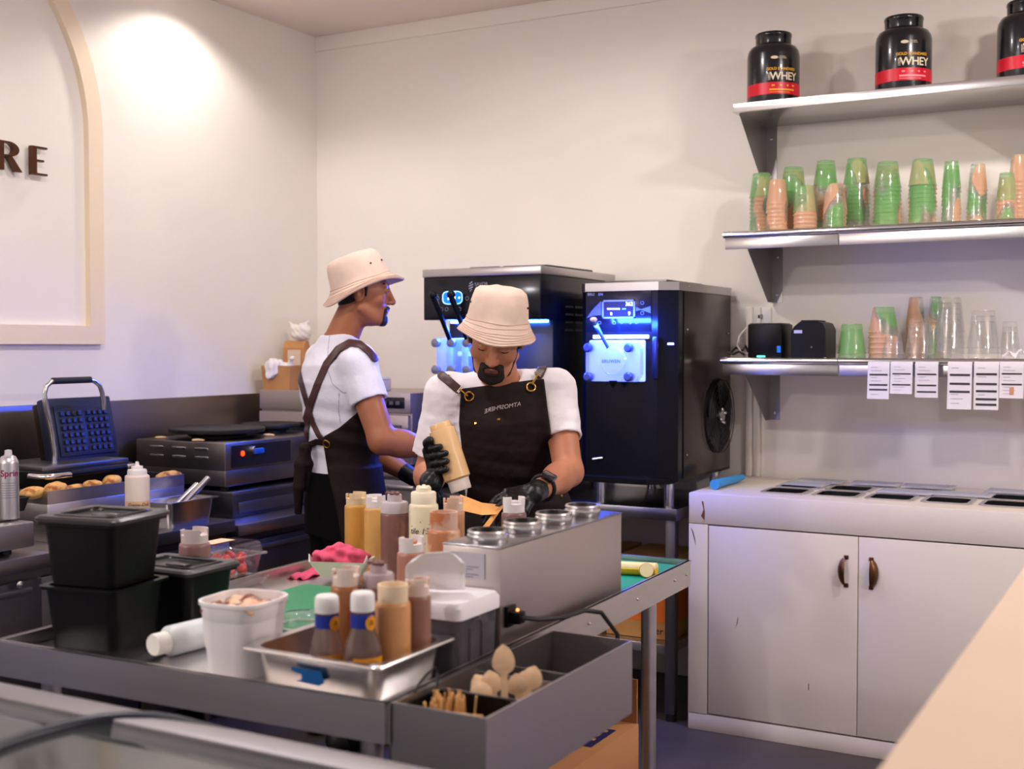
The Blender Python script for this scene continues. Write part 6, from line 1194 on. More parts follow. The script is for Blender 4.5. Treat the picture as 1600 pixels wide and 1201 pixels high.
def hand(F, wr, d, n, side, curl, thumb=0.5, sc_=1.0, spread=0.10, k=0.005, r0=0.0092):
    """five-fingered hand: wrist point, direction to the knuckles, palm normal (towards the palm side), side = direction of the thumb"""
    d = Vector(d).normalized(); n = (Vector(n) - d * Vector(n).dot(d)).normalized(); s = (Vector(side) - d * Vector(side).dot(d) - n * Vector(side).dot(n)).normalized(); wr = Vector(wr)
    L_ = (0.078, 0.084, 0.080, 0.066); fl = ((0.042, 0.026, 0.022), (0.046, 0.030, 0.023), (0.043, 0.027, 0.022), (0.034, 0.021, 0.019)); off = (0.030, 0.010, -0.010, -0.029)
    for i in range(4):
        kn = wr + d * (L_[i] * sc_) + s * (off[i] * sc_); F.cap(wr + s * (off[i] * 0.6 * sc_), kn, 0.017 * sc_, 0.0125 * sc_, 0.012)
        p = kn; dirv = (d + s * (spread * (1.5 - i) * 0.5)).normalized(); a = 0
        for j in range(3):
            ang = curl[i][j]; a += ang; v = dirv * math.cos(a) + n * math.sin(a); q = p + v * (fl[i][j] * sc_); F.cap(p, q, (r0 - j * 0.0008) * sc_ * (0.9 if i == 3 else 1), (r0 - 0.0008 - j * 0.0008) * sc_ * (0.9 if i == 3 else 1), k if j else 0.008); p = q
    t0 = wr + d * (0.022 * sc_) + s * (0.026 * sc_) + n * 0.006; t1 = t0 + (d * 0.6 + s * (0.75 * (1 - thumb) + 0.2) + n * 0.5 * thumb).normalized() * (0.040 * sc_); t2 = t1 + (d * 0.85 + s * 0.25 * (1 - thumb) + n * 0.6 * thumb).normalized() * (0.032 * sc_); t3 = t2 + (d * 0.95 + n * 0.5 * thumb - s * 0.1).normalized() * (0.024 * sc_)
    F.chain([t0, t1, t2, t3], [0.015 * sc_, 0.012 * sc_, 0.0105 * sc_, 0.009 * sc_], 0.008); return wr
def bvh(o):
    me = o.data; off = origin(o); return BVHTree.FromPolygons([v.co + off for v in me.vertices], [tuple(p.vertices) for p in me.polygons])
def surf(tree, px, py, lift=0.0):
    d = ray(px, py).normalized(); h, nn, i, dist = tree.ray_cast(CAMP, d)
    if h is None: return None, None
    if nn.dot(d) > 0: nn = -nn
    return h + nn * lift, nn
HATM = mat('hat_cotton', rgb(226, 200, 184), 0.85, var=0.05, vscale=25, bump=0.35, bscale=500); STITCH = mat('hat_stitch', rgb(196, 160, 140), 0.9); HAIR = mat('dark_hair', rgb(24, 17, 15), 0.55, bump=0.5, bscale=220, var=0.3, vscale=60); BEARD = mat('dark_beard', rgb(30, 20, 18), 0.7, bump=0.5, bscale=400)
EYELET = mat('eyelet_dark', rgb(48, 36, 30), 0.5); APR = mat('apron_brown', rgb(26, 12, 13), 0.75, var=0.12, vscale=8, bump=0.5, bscale=16, dist=0.010, spec=0.3, col2=rgb(60, 42, 42), c2scale=55, c2lo=0.70, c2hi=0.74); LEATH = mat('leather_strap', rgb(70, 40, 40), 0.45); BRASSB = mat('bright_brass', rgb(214, 168, 80), 0.22, 1.0); GLOVE = mat('nitrile_glove', rgb(14, 14, 16), 0.36, bump=0.35, bscale=130, dist=0.003); TROU = mat('black_trousers', rgb(9, 9, 10), 0.9, bump=0.4, bscale=18, dist=0.01, spec=0.15); SHOE = mat('black_shoe', rgb(20, 19, 20), 0.5)
LIPS = mat('lips', rgb(128, 76, 68), 0.5)
def make_hat(parent, c, hr, hf, hu, tilt, up, back, lx, rbrim, drop, eyes, wob=0.0, hcrown=0.092, roll=0.0):
    """bucket hat: a lathe in the head's frame with uneven brim; c = head centre"""
    f2 = hf * math.cos(tilt) + hu * math.sin(tilt); u2 = hu * math.cos(tilt) - hf * math.sin(tilt); r2 = hr
    o = c + hu * up - hf * back; M = frame(o, r2, f2, u2); prof = [(0.0, hcrown + 0.012), (0.04, hcrown + 0.011), (0.066, hcrown + 0.006), (0.078, hcrown - 0.004), (0.084, hcrown - 0.02), (0.088, 0.05), (0.091, 0.02), (0.0925, 0.003), (0.094, -0.001), (0.096, -0.006)]
    nb = 7
    for i in range(1, nb + 1): t = i / nb; prof.append((0.096 + (rbrim - 0.096) * t, -0.006 - drop * t ** 0.9))
    rings = []; seg = 72
    for j, (r, z) in enumerate(prof):
        ring = []
        for k in range(seg):
            a = 2 * PI * k / seg; t = max(0, (j - 9)) / nb; x = r * math.cos(a); y = r * lx * math.sin(a); zz = z + t * (0.010 * math.sin(2 * a + 0.6) + wob * math.sin(3 * a + 1.0)) + 0.002 * math.sin(5 * a + j) * (1 if j < 8 else 0.6); q = 1 + 0.012 * math.sin(4 * a + j * 0.9) * (1 if 2 < j < 9 else 0.3); ring.append((x * q, y * q, zz))
        rings.append(ring)
    inner = [[(p[0] * 0.975, p[1] * 0.975, p[2] - 0.003) for p in r] for r in rings[::-1]]
    ap = [(0, 0, prof[0][1])] * seg; mb = MB(); mb.loft([[(p[0], p[1], p[2]) for p in r] for r in rings[1:]] + inner[:-1], M)
    h_ = mb.build('bucket_hat', HATM, parent, smooth=60, world=True)
    s = MB(); 
    for j in (10, 12, 13, 14, 15, 16): s.tube([(M @ Vector((p[0] * 1.004, p[1] * 1.004, p[2] + 0.0012))) for p in rings[min(j, len(rings) - 1)]], 0.0007, 4, closed=True)
    s.tube([(M @ Vector((p[0] * 1.004, p[1] * 1.004, p[2]))) for p in rings[8]], 0.0012, 5, closed=True); so = s.build('stitching', STITCH, h_, world=True); so['kind'] = 'stuff'
    for a in eyes:
        r = 0.0905; e = Vector((r * math.cos(a), r * lx * math.sin(a), 0.046)); nrm = Vector((math.cos(a), math.sin(a), 0)); e = e + nrm * 0.0005
        MB().lathe([(0, 0.001), (0.0035, 0.001), (0.0035, -0.002), (0, -0.002)], 12, M @ along(e, e + nrm)).build('eyelet', EYELET, h_, world=True)
    return h_
def shell_part(name, src, off, region, m, parent, smooth_it=0):
    g = src.copy(); g.f = np.maximum(src.f - off, region.f); return g.mesh(name, m, parent, smooth_it=smooth_it)
T = -FH
# ---------------------------------------------------------------- front worker (facing us, bowed over the bottle)
pelv = PD(803, 800, 3.90); nb_ = PD(783, 592, 3.79); W1 = Vector((pelv.x, pelv.y, 0)); man1 = thing('person', 'bearded worker in cream bucket hat squeezing sauce from an upturned bottle', 'person', W1)
az = (nb_ - pelv).normalized(); ax = (RV - az * RV.dot(az)).normalized(); ay = az.cross(ax); ay = ay if ay.dot(T) > 0 else -ay
hd = (T + RV * -0.10).normalized(); hc = PD(775, 527, 3.66); hr, hf, hu = axes_head(hd, math.radians(30), math.radians(8))
shR = PD(697, 616, 3.80); shL = PD(868, 608, 3.82); elR = PD(670, 741, 3.83); elL = PD(888, 737, 3.68); wrL = PD(838, 768, 3.44)
# bottle held upside down
bD = 3.47; bBase = PD(689, 668, bD + 0.01); bEnd = PD(721, 766, bD - 0.01); bax = (bBase - bEnd).normalized(); bl = (bBase - bEnd).length; rb = 0.0385
hb0 = PD(700, 707, bD); e1 = (T - bax * T.dot(bax)).normalized(); e2 = bax.cross(e1); e2 = e2 if e2.dot(RV) < 0 else -e2      # e1 to the viewer, e2 to the left
bp = lambda h_, phi, rad: bEnd + bax * h_ + e1 * (rad * math.cos(phi)) + e2 * (rad * math.sin(phi))
hm = (hb0 - bEnd).dot(bax) - 0.008
wrR = bp(hm - 0.058, 1.75, rb + 0.040)
def arms1(F, k=0.02):
    F.chain([shR, elR], [0.054, 0.045], k); F.cap(elR, elR.lerp(wrR, 0.35), 0.045, 0.046, 0.02); F.cap(elR.lerp(wrR, 0.3), wrR, 0.045, 0.029, 0.02); F.chain([shL, elL], [0.054, 0.044], k); F.cap(elL, elL.lerp(wrL, 0.35), 0.044, 0.044, 0.02); F.cap(elL.lerp(wrL, 0.3), wrL, 0.044, 0.028, 0.02)
def torso1(F, g=0.0):
    F.trunk(pelv, ax, ay, az, [(-0.12, 0, 0, 0.160 + g, 0.115 + g), (0, 0, 0, 0.165 + g, 0.115 + g), (0.12, 0, 0.005, 0.150 + g, 0.105 + g), (0.25, 0, 0.0, 0.160 + g, 0.115 + g), (0.34, 0, -0.005, 0.168 + g, 0.112 + g), (0.385, 0, -0.012, 0.145 + g, 0.095 + g), (0.42, 0, -0.015, 0.10 + g, 0.080 + g), (0.455, 0, -0.01, 0.058 + g, 0.058 + g)], 0.0)
    F.cap(shR, nb_ - az * 0.03, 0.050 + g, 0.050 + g, 0.03); F.cap(shL, nb_ - az * 0.03, 0.050 + g, 0.050 + g, 0.03)
lo = np.minimum.reduce([np.array(v) for v in (shR, shL, elR, elL, wrR, wrL, hc, pelv)]) - 0.14; hi = np.maximum.reduce([np.array(v) for v in (shR, shL, elR, elL, wrR, wrL, hc, pelv)]) + 0.16
B = Field(lo, hi, 0.0033); torso1(B, -0.012); B.cap(nb_ - az * 0.05, hc - hu * 0.055 - hf * 0.025, 0.058, 0.055, 0.02); Hd = B.like(); Lh = add_head(Hd, hc, hr, hf, hu); B.merge(tuple([slice(None)] * 3), Hd.f, 0.018, 1); arms1(B)
SKIN1 = mat('skin_warm', rgb(188, 124, 94), 0.5, var=0.06, vscale=14, bump=0.08, bscale=120, sub=0.12); body1 = B.mesh('body', SKIN1, man1)
Rg = B.like(); A_ = (hr, hf, hu); Rg.ell(Lh(0, 0.082, -0.090), (0.040, 0.040, 0.032), A_, 0); Rg.cap(Lh(-0.026, 0.098, -0.047), Lh(0.026, 0.098, -0.047), 0.011, 0.011, 0.004)
for s in (-1, 1): Rg.cap(Lh(s * 0.030, 0.092, -0.050), Lh(s * 0.030, 0.085, -0.085), 0.010, 0.012, 0.006); Rg.cap(Lh(s * 0.070, 0.01, -0.02), Lh(s * 0.048, 0.05, -0.092), 0.007, 0.009, 0.006)
Rg.cap(Lh(-0.014, 0.108, -0.061), Lh(0.014, 0.108, -0.061), 0.012, 0.012, 0.003, -1); shell_part('beard', B, 0.0042, Rg, BEARD, man1)
Rg = B.like(); Rg.cap(Lh(-0.015, 0.098, -0.060), Lh(0.015, 0.098, -0.060), 0.0095, 0.0095, 0); shell_part('lips', B, 0.0014, Rg, LIPS, man1)
Rg = B.like()
for s in (-1, 1): Rg.cap(Lh(s * 0.016, 0.096, 0.036), Lh(s * 0.052, 0.078, 0.038), 0.0062, 0.0045, 0)
shell_part('eyebrows', B, 0.0028, Rg, HAIR, man1)
Rg = B.like()
for s in (-1, 1): Rg.cap(Lh(s * 0.020, 0.096, 0.004), Lh(s * 0.046, 0.086, 0.005), 0.0036, 0.0030, 0)
shell_part('eyelashes', B, 0.0020, Rg, HAIR, man1)
Rg = B.like(); Rg.ell(Lh(0, -0.03, 0.05), (0.095, 0.085, 0.060), A_, 0)
for s in (-1, 1): Rg.cap(Lh(s * 0.075, 0.012, 0.03), Lh(s * 0.074, 0.010, -0.012), 0.012, 0.008, 0.005)
for q, x in enumerate((-0.045, -0.022, 0.004, 0.03, 0.05)): Rg.cap(Lh(x, 0.075, 0.075), Lh(x + 0.008, 0.098 - abs(x) * 0.35, 0.050 - (q % 2) * 0.006), 0.017, 0.009, 0.004)
hm_ = B.copy(); X, Y, Z = hm_.coords(); hm_.f = np.maximum(B.f - 0.009 + 0.004 * noise3(X, Y, Z, 160, 2), Rg.f); hm_.mesh('hair', HAIR, man1)
make_hat(man1, hc, hr, hf, hu, 0.36, 0.060, 0.010, 1.13, 0.119, 0.046, (0.35, 2.85), 0.004, 0.084)
# shirt
def shirt1(F):
    torso1(F, 0.012)
    for sh, el, t_, ra, r_ in ((shR, elR, 0.76, 0.064, 0.066), (shL, elL, 0.60, 0.062, 0.060)):
        b_ = sh.lerp(el, t_); flatcap(F, sh, b_, ra, r_, 0.03); dd = (el - sh).normalized(); F.cap(b_ - dd * 0.018, b_ + dd * 0.04, r_ - 0.010, r_ - 0.006, 0.0, -1)
    F.ell(nb_ + az * 0.030 + ay * 0.02, (0.066, 0.070, 0.060), (ax, ay, az), 0.008, -1); F.ell(PD(772, 575, 3.66), (0.066, 0.055, 0.042), (ax, ay, az), 0.008, -1)
    X, Y, Z = F.coords(); F.f += 0.0035 * noise3(X, Y, Z * 0.6, 38, 11) + 0.0018 * noise3(X, Y, Z, 85, 5)
slo = np.minimum.reduce([np.array(v) for v in (shR, shL, elR, elL, pelv)]) - 0.22; shi = np.maximum.reduce([np.array(v) for v in (shR, shL, elR, elL, pelv)]) + 0.22; slo[2] = 0.76; shi[2] = 1.50
TEE1 = mat('white_tee', rgb(240, 233, 239), 0.85, bump=0.5, bscale=15, dist=0.012); S = Field(slo, shi, 0.0042); shirt1(S); S.mesh('t_shirt', TEE1, man1, smooth_it=1)
# trousers and shoes
hipc = Vector((pelv.x, pelv.y, 0.90)); Ft = Field((pelv.x - 0.32, pelv.y - 0.32, -0.01), (pelv.x + 0.32, pelv.y + 0.32, 0.98), 0.008); Ft.trunk(hipc, RV, T, ZV, [(-0.14, 0, 0, 0.165, 0.125), (-0.04, 0, 0, 0.178, 0.13), (0.05, 0, 0, 0.172, 0.125)], 0.0)
for s in (-1, 1): Ft.chain([hipc + RV * (0.085 * s) - ZV * 0.12, hipc + RV * (0.10 * s) - ZV * 0.46 + T * 0.02, hipc + RV * (0.11 * s) - ZV * 0.84], [0.092, 0.072, 0.060], 0.03)
Ft.mesh('trousers', TROU, man1)
for s in (-1, 1):
    Fs = Field(np.array(hipc + RV * (0.11 * s)) - [0.2, 0.2, 0.91], np.array(hipc + RV * (0.11 * s)) + [0.2, 0.2, -0.76], 0.006, 0.03); c = hipc + RV * (0.115 * s); c.z = 0.045; Fs.cap(c - T * 0.06, c + T * 0.13, 0.044, 0.038, 0); Fs.f = np.maximum(Fs.f, -(Fs.coords()[2] - 0.004) * np.ones_like(Fs.f)); Fs.mesh('shoe', SHOE, man1)
# apron
AP = Field(slo - [0.02, 0.02, 0.30], shi, 0.0045); shirt1(AP); AP.trunk(hipc, RV, T, ZV, [(-0.42, 0, 0.02, 0.235, 0.165), (-0.2, 0, 0.02, 0.215, 0.155), (0.0, 0, 0.012, 0.188, 0.138), (0.10, 0, 0.008, 0.160, 0.122)], 0.02)
X, Y, Z = AP.coords(); AP.f += 0.005 * np.exp(-((Z - 0.99) / 0.09) ** 2) * np.sin(70 * Z + 14 * X)
px_, py_, dd_ = projA(X, Y, Z); reg = polysdf(px_, py_, [(720, 607), (770, 601), (850, 591), (856, 640), (862, 690), (876, 742), (896, 790), (908, 850), (925, 1100), (718, 1100), (722, 850), (727, 790), (733, 745), (722, 705), (717, 660)]) * (3.7 / FPX)
front = -((X - pelv.x) * T.x + (Y - pelv.y) * T.y) - 0.0; AP2 = AP.copy(); AP2.f = np.maximum(np.maximum(AP.f - 0.008, reg), front.astype(np.float32)); apron1 = AP2.mesh('apron', APR, man1, smooth_it=1); tree = bvh(apron1)
stree = bvh([o for o in man1.children if o.name.startswith('t_shirt')][0])
# neck straps
def strap(name, pts, half, src, m, parent, off=0.006, cond=None):
    g = src.copy(); X, Y, Z = g.coords(); px, py, dd = projA(X, Y, Z); r = linesdf(px, py, pts, half) * (float(np.mean(dd)) / FPX); g.f = np.maximum(src.f - off, r)
    if cond is not None: g.f = np.maximum(g.f, cond(X, Y, Z))
    return g.mesh(name, m, parent)
SS = Field(slo, shi, 0.0035); shirt1(SS)
cnd = lambda X, Y, Z: (-((X - nb_.x) * T.x + (Y - nb_.y) * T.y) - 0.075).astype(np.float32) + 0 * Z
strap('shoulder_strap', [(690, 586), (700, 594), (716, 608)], 6.8, SS, LEATH, man1, cond=cnd); strap('shoulder_strap', [(856, 553), (849, 570), (843, 585)], 6.8, SS, LEATH, man1, cond=cnd)
def ringat(parent, px, py, r, th, tr, m, name, lift=0.003):
    h, nn = surf(tr, px, py, lift); M = along(h, h + nn); return MB().tube([(M @ Vector((r * math.cos(2 * PI * k / 24), r * math.sin(2 * PI * k / 24), 0))) for k in range(24)], th, 8, closed=True).build(name, m, parent, world=True)
for gx, gy, (cx0, cy0) in ((733, 619, (717, 609)), (829, 605, (841, 587))):
    ringat(man1, gx, gy, 0.0135, 0.0034, tree, BRASSB, 'grommet'); g1, n1 = surf(tree, gx, gy, 0.007); g0, n0 = surf(stree, cx0, cy0, 0.012)
    if g0 is None: g0 = PD(cx0, cy0, (g1 - CAMP).dot(FH))
    MB().tube([g0, g0.lerp(g1, 0.5) + T * 0.006, g1.lerp(g0, 0.15)], 0.0032, 8).build('snap_hook', BRASSB, man1, world=True)
    sd = (g1 - g0).normalized().cross(T).normalized() * 0.011; MB().tube([g0 + sd, g0 - sd, g0 - sd + (g1 - g0) * 0.12, g0 + sd + (g1 - g0) * 0.12], 0.0022, 6, closed=True).build('buckle', CHROME, man1, world=True)
for gx, gy in ((743, 661), (779, 655), (877, 774)):
    h, nn = surf(tree, gx, gy, 0.0005)
    if h is not None: MB().lathe([(0, 0.003), (0.003, 0.003), (0.005, 0.001), (0.005, -0.002), (0, -0.002)], 14, along(h, h + nn)).build('rivet', BRASSB, man1, world=True)
for a, b in (((702, 588), 0), ((849, 567), 0)):
    h, nn = surf(stree, a[0], a[1], 0.007)
    if h is not None: MB().lathe([(0, 0.002), (0.003, 0.001), (0.0035, -0.001), (0, -0.001)], 10, along(h, h + nn)).build('rivet', BRASSB, man1, world=True)
me = text_mesh('ATMOSPHERE', 9.6, 0.0, space=1.0)      # worn mirrored, as the photograph shows it
sw = max(abs(v.co.x) for v in me.vertices); sx_ = 28.5 / sw
for v in me.vertices:
    x, y = -v.co.x * sx_, v.co.y; px = 785.5 + x + y * 0.10; py = 636 - y - 0.135 * x + (0.004 * x * x if x < 0 else -0.002 * x * x)
    h, nn = surf(tree, px, py, 0.0012); v.co = (h if h is not None else PD(px, py, 3.66)) - W1
link('embroidery', me, mat('white_embroidery', rgb(190, 176, 176), 0.8), man1, 0)
# gloved hands
G = Field(np.array(bp(0.1, 0, 0)) - 0.17, np.array(bp(0.1, 0, 0)) + 0.17, 0.0026, 0.03); rf = rb + 0.0085
for i, (h_, phe) in enumerate(((0.034, 0.35), (0.013, 0.12), (-0.008, 0.22), (-0.028, 0.42))):     # four fingers wrapped round the bottle
    ph = [2.15 - (2.15 - phe) * q / 5 for q in range(6)]; G.chain([bp(hm + h_ - 0.004 * q / 5 * (1 + i * .4), a, rf + (0.008 if q < 2 else 0.0)) for q, a in enumerate(ph)], [0.012, 0.0115, 0.0108, 0.0103, 0.0098, 0.0088], 0.004)
G.chain([bp(hm + 0.036, 2.5, rf + 0.010), bp(hm - 0.03, 2.4, rf + 0.012), wrR], [0.020, 0.022, 0.026], 0.02); G.cap(bp(hm + 0.03, 1.9, rf + 0.014), bp(hm - 0.04, 1.75, rf + 0.014), 0.017, 0.016, 0.015)
G.chain([bp(hm - 0.02, 2.5, rf + 0.012), bp(hm + 0.030, 1.9, rf + 0.010), bp(hm + 0.052, 1.35, rf + 0.004), bp(hm + 0.058, 0.95, rf + 0.002)], [0.015, 0.0135, 0.0125, 0.0115], 0.008)   # thumb
fd = (elR - wrR).normalized(); flatcap(G, wrR - fd * 0.01, wrR + fd * 0.035, 0.033, 0.034, 0.012)
G.ell(bp(hm, 0, 0), (rb + 0.0005, rb + 0.0005, 0.2), (tuple(e1), tuple(e2), tuple(bax)), 0.0, -1); X, Y, Z = G.coords(); G.f += 0.0008 * noise3(X, Y, Z, 260, 8); G.mesh('glove', GLOVE, man1)
kn = PD(792, 776, 3.40); dL = (PD(786, 779, 3.385) - wrL).normalized(); nrm = (-ZV * 0.75 - T * 0.35 + RV * 0.0); G = Field(np.array(kn) - 0.16, np.array(kn) + 0.16, 0.0026, 0.03)
hand(G, wrL + dL * 0.012, dL, nrm, T * 0.9 - ZV * 0.3, ((0.45, 0.35, 0.25), (0.40, 0.35, 0.25), (0.38, 0.35, 0.3), (0.40, 0.4, 0.3)), thumb=0.7, sc_=1.0, spread=0.16, k=0.003)
fd = (elL - wrL).normalized(); flatcap(G, wrL - fd * 0.02, wrL + fd * 0.022, 0.031, 0.0325, 0.012); X, Y, Z = G.coords(); G.f += 0.0009 * noise3(X, Y, Z, 260, 18); G.mesh('glove', GLOVE, man1)
# watch
wc = wrL.lerp(elL, 0.19); Mw = along(wc, wc + fd); tv = (T * 0.95 + ZV * 0.55); tv = (tv - fd * tv.dot(fd)).normalized(); wx = fd.cross(tv); rw = 0.0365
wch = MB().tube([wc + tv * (rw * math.cos(2 * PI * k / 28)) + wx * (rw * math.sin(2 * PI * k / 28)) for k in range(28)], 0.006, 8, closed=True).build('watch_band', RUBBER, man1, world=True)
MB().box(-0.021, 0.021, -0.024, 0.024, -0.008, 0.008, bev=0.006, seg=3, M=frame(wc + tv * (rw + 0.003), wx, fd, tv)).build('watch_case', mat('watch_black', rgb(12, 12, 14), 0.12, coat=0.6), wch, world=True)
# the bottle he holds (a thing of its own)
hb_ = thing('sauce_bottle', 'upturned beige sauce bottle squeezed in a black-gloved hand', 'bottle', bEnd, group='sauce squeeze bottles'); Mb = along((0, 0, 0), bax); BEIGE = sauce_mat('beige', rgb(226, 184, 132))
MB().lathe([(0, 0.032), (rb * 0.84, 0.032), (rb, 0.038), (rb, bl - 0.012), (rb * 0.97, bl - 0.006), (rb * 0.80, bl - 0.005), (rb * 0.80, bl + 0.010), (rb * 0.76, bl + 0.013), (0, bl + 0.013)], 36, Mb).build('body', BEIGE, hb_, smooth=45)
MB().lathe([(0, 0.0), (rb * 0.76, 0.0), (rb * 0.80, 0.004), (rb * 0.82, 0.032), (0, 0.032)], 32, Mb).build('cap', mat('lid_pale', rgb(232, 216, 206), 0.4), hb_, smooth=40)
MB().lathe([(0, -0.026), (0.0035, -0.026), (0.009, -0.010), (0.010, 0.0), (0, 0.0)], 16, Mb @ TR((0.0, 0.0, 0))).build('nozzle', BLACKM, hb_)
# kraft paper holder under the nozzle
kp_ = thing('kraft_holder', 'folded tan kraft paper holder under the gloved hand', 'paper holder', PD(752, 806, 3.36))
def sheetpx(pts, th, name):
    P_ = [PD(x, y, D) for x, y, D in pts]; n_ = (P_[1] - P_[0]).cross(P_[2] - P_[0]).normalized() * th; k_ = len(P_); return MB().raw([p for p in P_] + [p + n_ for p in P_], [tuple(range(k_)), tuple(range(2 * k_ - 1, k_ - 1, -1))] + [(i, (i + 1) % k_, k_ + (i + 1) % k_, k_ + i) for i in range(k_)]).build(name, KRAFT2, kp_, smooth=0, world=True)
KRAFT2 = mat('kraft_paper_light', rgb(222, 160, 92), 0.75, var=0.08, vscale=30)
sheetpx([(719, 772, 3.37), (753, 785, 3.37), (753, 804, 3.31), (722, 797, 3.31)], 0.0012, 'panel'); sheetpx([(753, 785, 3.37), (789, 789, 3.38), (776, 803, 3.31), (753, 804, 3.31)], 0.0012, 'panel'); sheetpx([(789, 787, 3.36), (776, 794, 3.33), (748, 831, 3.29), (757, 831, 3.29), (767, 818, 3.30)], 0.0012, 'flap')
# ---------------------------------------------------------------- rear worker (back three-quarter, facing right)
c28, s28 = math.cos(math.radians(28)), math.sin(math.radians(28)); f2 = RV * c28 + FH * s28; r2 = f2.cross(ZV).normalized(); D0 = 4.42
pel2 = PD(533, 768, D0); nb2 = PD(530, 520, D0); W2 = Vector((pel2.x, pel2.y, 0)); man2 = thing('person', 'worker in cream bucket hat standing sideways with crossed brown apron straps', 'person', W2)
sc2 = PD(527, 566, D0); sN = sc2 + r2 * 0.175 + f2 * 0.01; sF = sc2 - r2 * 0.175 + f2 * 0.01; elN = PD(597, 688, 4.20); wrN = PD(690, 703, 4.28); elF = PD(572, 700, 4.70); wrF = PD(640, 742, 4.58)
h2c = PD(565, 458, 4.40); hr2, hf2, hu2 = axes_head(RV * math.cos(0.12) + FH * math.sin(0.12), 0.06, 0.0)
def torso2(F, g=0.0):
    F.trunk(pel2, r2, f2, ZV, [(-0.14, 0, 0, 0.160 + g, 0.120 + g), (0, 0, 0, 0.160 + g, 0.120 + g), (0.13, 0, 0.01, 0.145 + g, 0.108 + g), (0.28, 0, 0.0, 0.158 + g, 0.120 + g), (0.40, 0, -0.012, 0.172 + g, 0.125 + g), (0.465, 0, -0.016, 0.160 + g, 0.108 + g), (0.51, 0, -0.014, 0.115 + g, 0.085 + g), (0.545, 0, -0.012, 0.07 + g, 0.066 + g), (0.57, 0, -0.008, 0.055 + g, 0.056 + g)], 0.0)
    F.cap(sN, nb2 - ZV * 0.055, 0.052 + g, 0.048 + g, 0.03); F.cap(sF, nb2 - ZV * 0.055, 0.052 + g, 0.048 + g, 0.03)
def arms2(F):
    for s_, e_, w_ in ((sN, elN, wrN), (sF, elF, wrF)): F.chain([s_, e_], [0.056, 0.047], 0.02); F.cap(e_, e_.lerp(w_, 0.35), 0.047, 0.047, 0.02); F.cap(e_.lerp(w_, 0.3), w_, 0.046, 0.030, 0.02)
vs_ = [np.array(v) for v in (sN, sF, elN, elF, wrN, wrF, h2c, pel2)]; lo = np.minimum.reduce(vs_) - 0.14; hi = np.maximum.reduce(vs_) + 0.15
B = Field(lo, hi, 0.0035); torso2(B, -0.012); B.cap(nb2 - ZV * 0.04, h2c - hu2 * 0.055 - hf2 * 0.022, 0.062, 0.055, 0.02); Hd = B.like(); Lh = add_head(Hd, h2c, hr2, hf2, hu2); B.merge(tuple([slice(None)] * 3), Hd.f, 0.018, 1); arms2(B)
SKIN2 = mat('skin_tan', rgb(168, 104, 72), 0.5, var=0.06, vscale=14, bump=0.08, bscale=120, sub=0.12); B.mesh('body', SKIN2, man2); A_ = (hr2, hf2, hu2)
Rg = B.like(); Rg.ell(Lh(0, 0.078, -0.094), (0.034, 0.030, 0.022), A_, 0); Rg.cap(Lh(-0.026, 0.100, -0.047), Lh(0.026, 0.100, -0.047), 0.0075, 0.0075, 0.003)
for s in (-1, 1): Rg.cap(Lh(s * 0.030, 0.09, -0.055), Lh(s * 0.028, 0.085, -0.085), 0.006, 0.008, 0.004)
shell_part('beard', B, 0.0030, Rg, BEARD, man2)
Rg = B.like(); Rg.cap(Lh(-0.015, 0.098, -0.060), Lh(0.015, 0.098, -0.060), 0.0095, 0.0095, 0); shell_part('lips', B, 0.0014, Rg, LIPS, man2)
Rg = B.like()
for s in (-1, 1): Rg.cap(Lh(s * 0.016, 0.096, 0.036), Lh(s * 0.052, 0.078, 0.037), 0.0055, 0.0045, 0)
shell_part('eyebrows', B, 0.0026, Rg, HAIR, man2)
Rg = B.like()
for s in (-1, 1): Rg.ell(Lh(s * 0.033, 0.096, 0.011), (0.009, 0.010, 0.0045), A_, 0)
shell_part('eyes', B, 0.0012, Rg, mat('eye_dark', rgb(34, 24, 22), 0.25), man2)
Rg = B.like(); Rg.ell(Lh(0, -0.050, 0.012), (0.09, 0.075, 0.066), A_, 0)
for s in (-1, 1): Rg.cap(Lh(s * 0.075, 0.012, 0.03), Lh(s * 0.074, 0.016, -0.010), 0.010, 0.005, 0.004); Rg.ell(Lh(s * 0.085, -0.008, 0.0), (0.016, 0.026, 0.038), A_, 0.004, -1)
shell_part('hair', B, 0.0045, Rg, HAIR, man2)
make_hat(man2, h2c, hr2, hf2, hu2, 0.40, 0.042, 0.008, 1.20, 0.128, 0.030, (0.55, 1.15), 0.003, 0.092)
def shirt2(F, sleeves=True):
    torso2(F, 0.010)
    for sh, el, t_, r_ in (((sN, elN, 0.50, 0.066), (sF, elF, 0.5, 0.066)) if sleeves else ()):
        b_ = sh.lerp(el, t_); flatcap(F, sh, b_, 0.068, r_, 0.035); dd = (el - sh).normalized(); F.cap(b_ - dd * 0.018, b_ + dd * 0.04, r_ - 0.012, r_ - 0.006, 0.0, -1)
    F.ell(nb2 + ZV * 0.055 + f2 * 0.012, (0.068, 0.074, 0.062), (r2, f2, ZV), 0.006, -1)
    X, Y, Z = F.coords(); F.f += 0.0035 * noise3(X, Y, Z * 0.9, 36, 21) + 0.0016 * noise3(X, Y, Z, 90, 15)
    F.f += 0.0035 * np.sin(95 * Z + 25 * ((X - sc2.x) * f2.x + (Y - sc2.y) * f2.y)) * np.exp(-((Z - 1.16) / 0.10) ** 2)
vs_ = [np.array(v) for v in (sN, sF, sN.lerp(elN, 0.6), sF.lerp(elF, 0.6), pel2)]; slo = np.minimum.reduce(vs_) - 0.16; shi = np.maximum.reduce(vs_) + 0.16; slo[2] = 0.93; shi[2] = 1.55
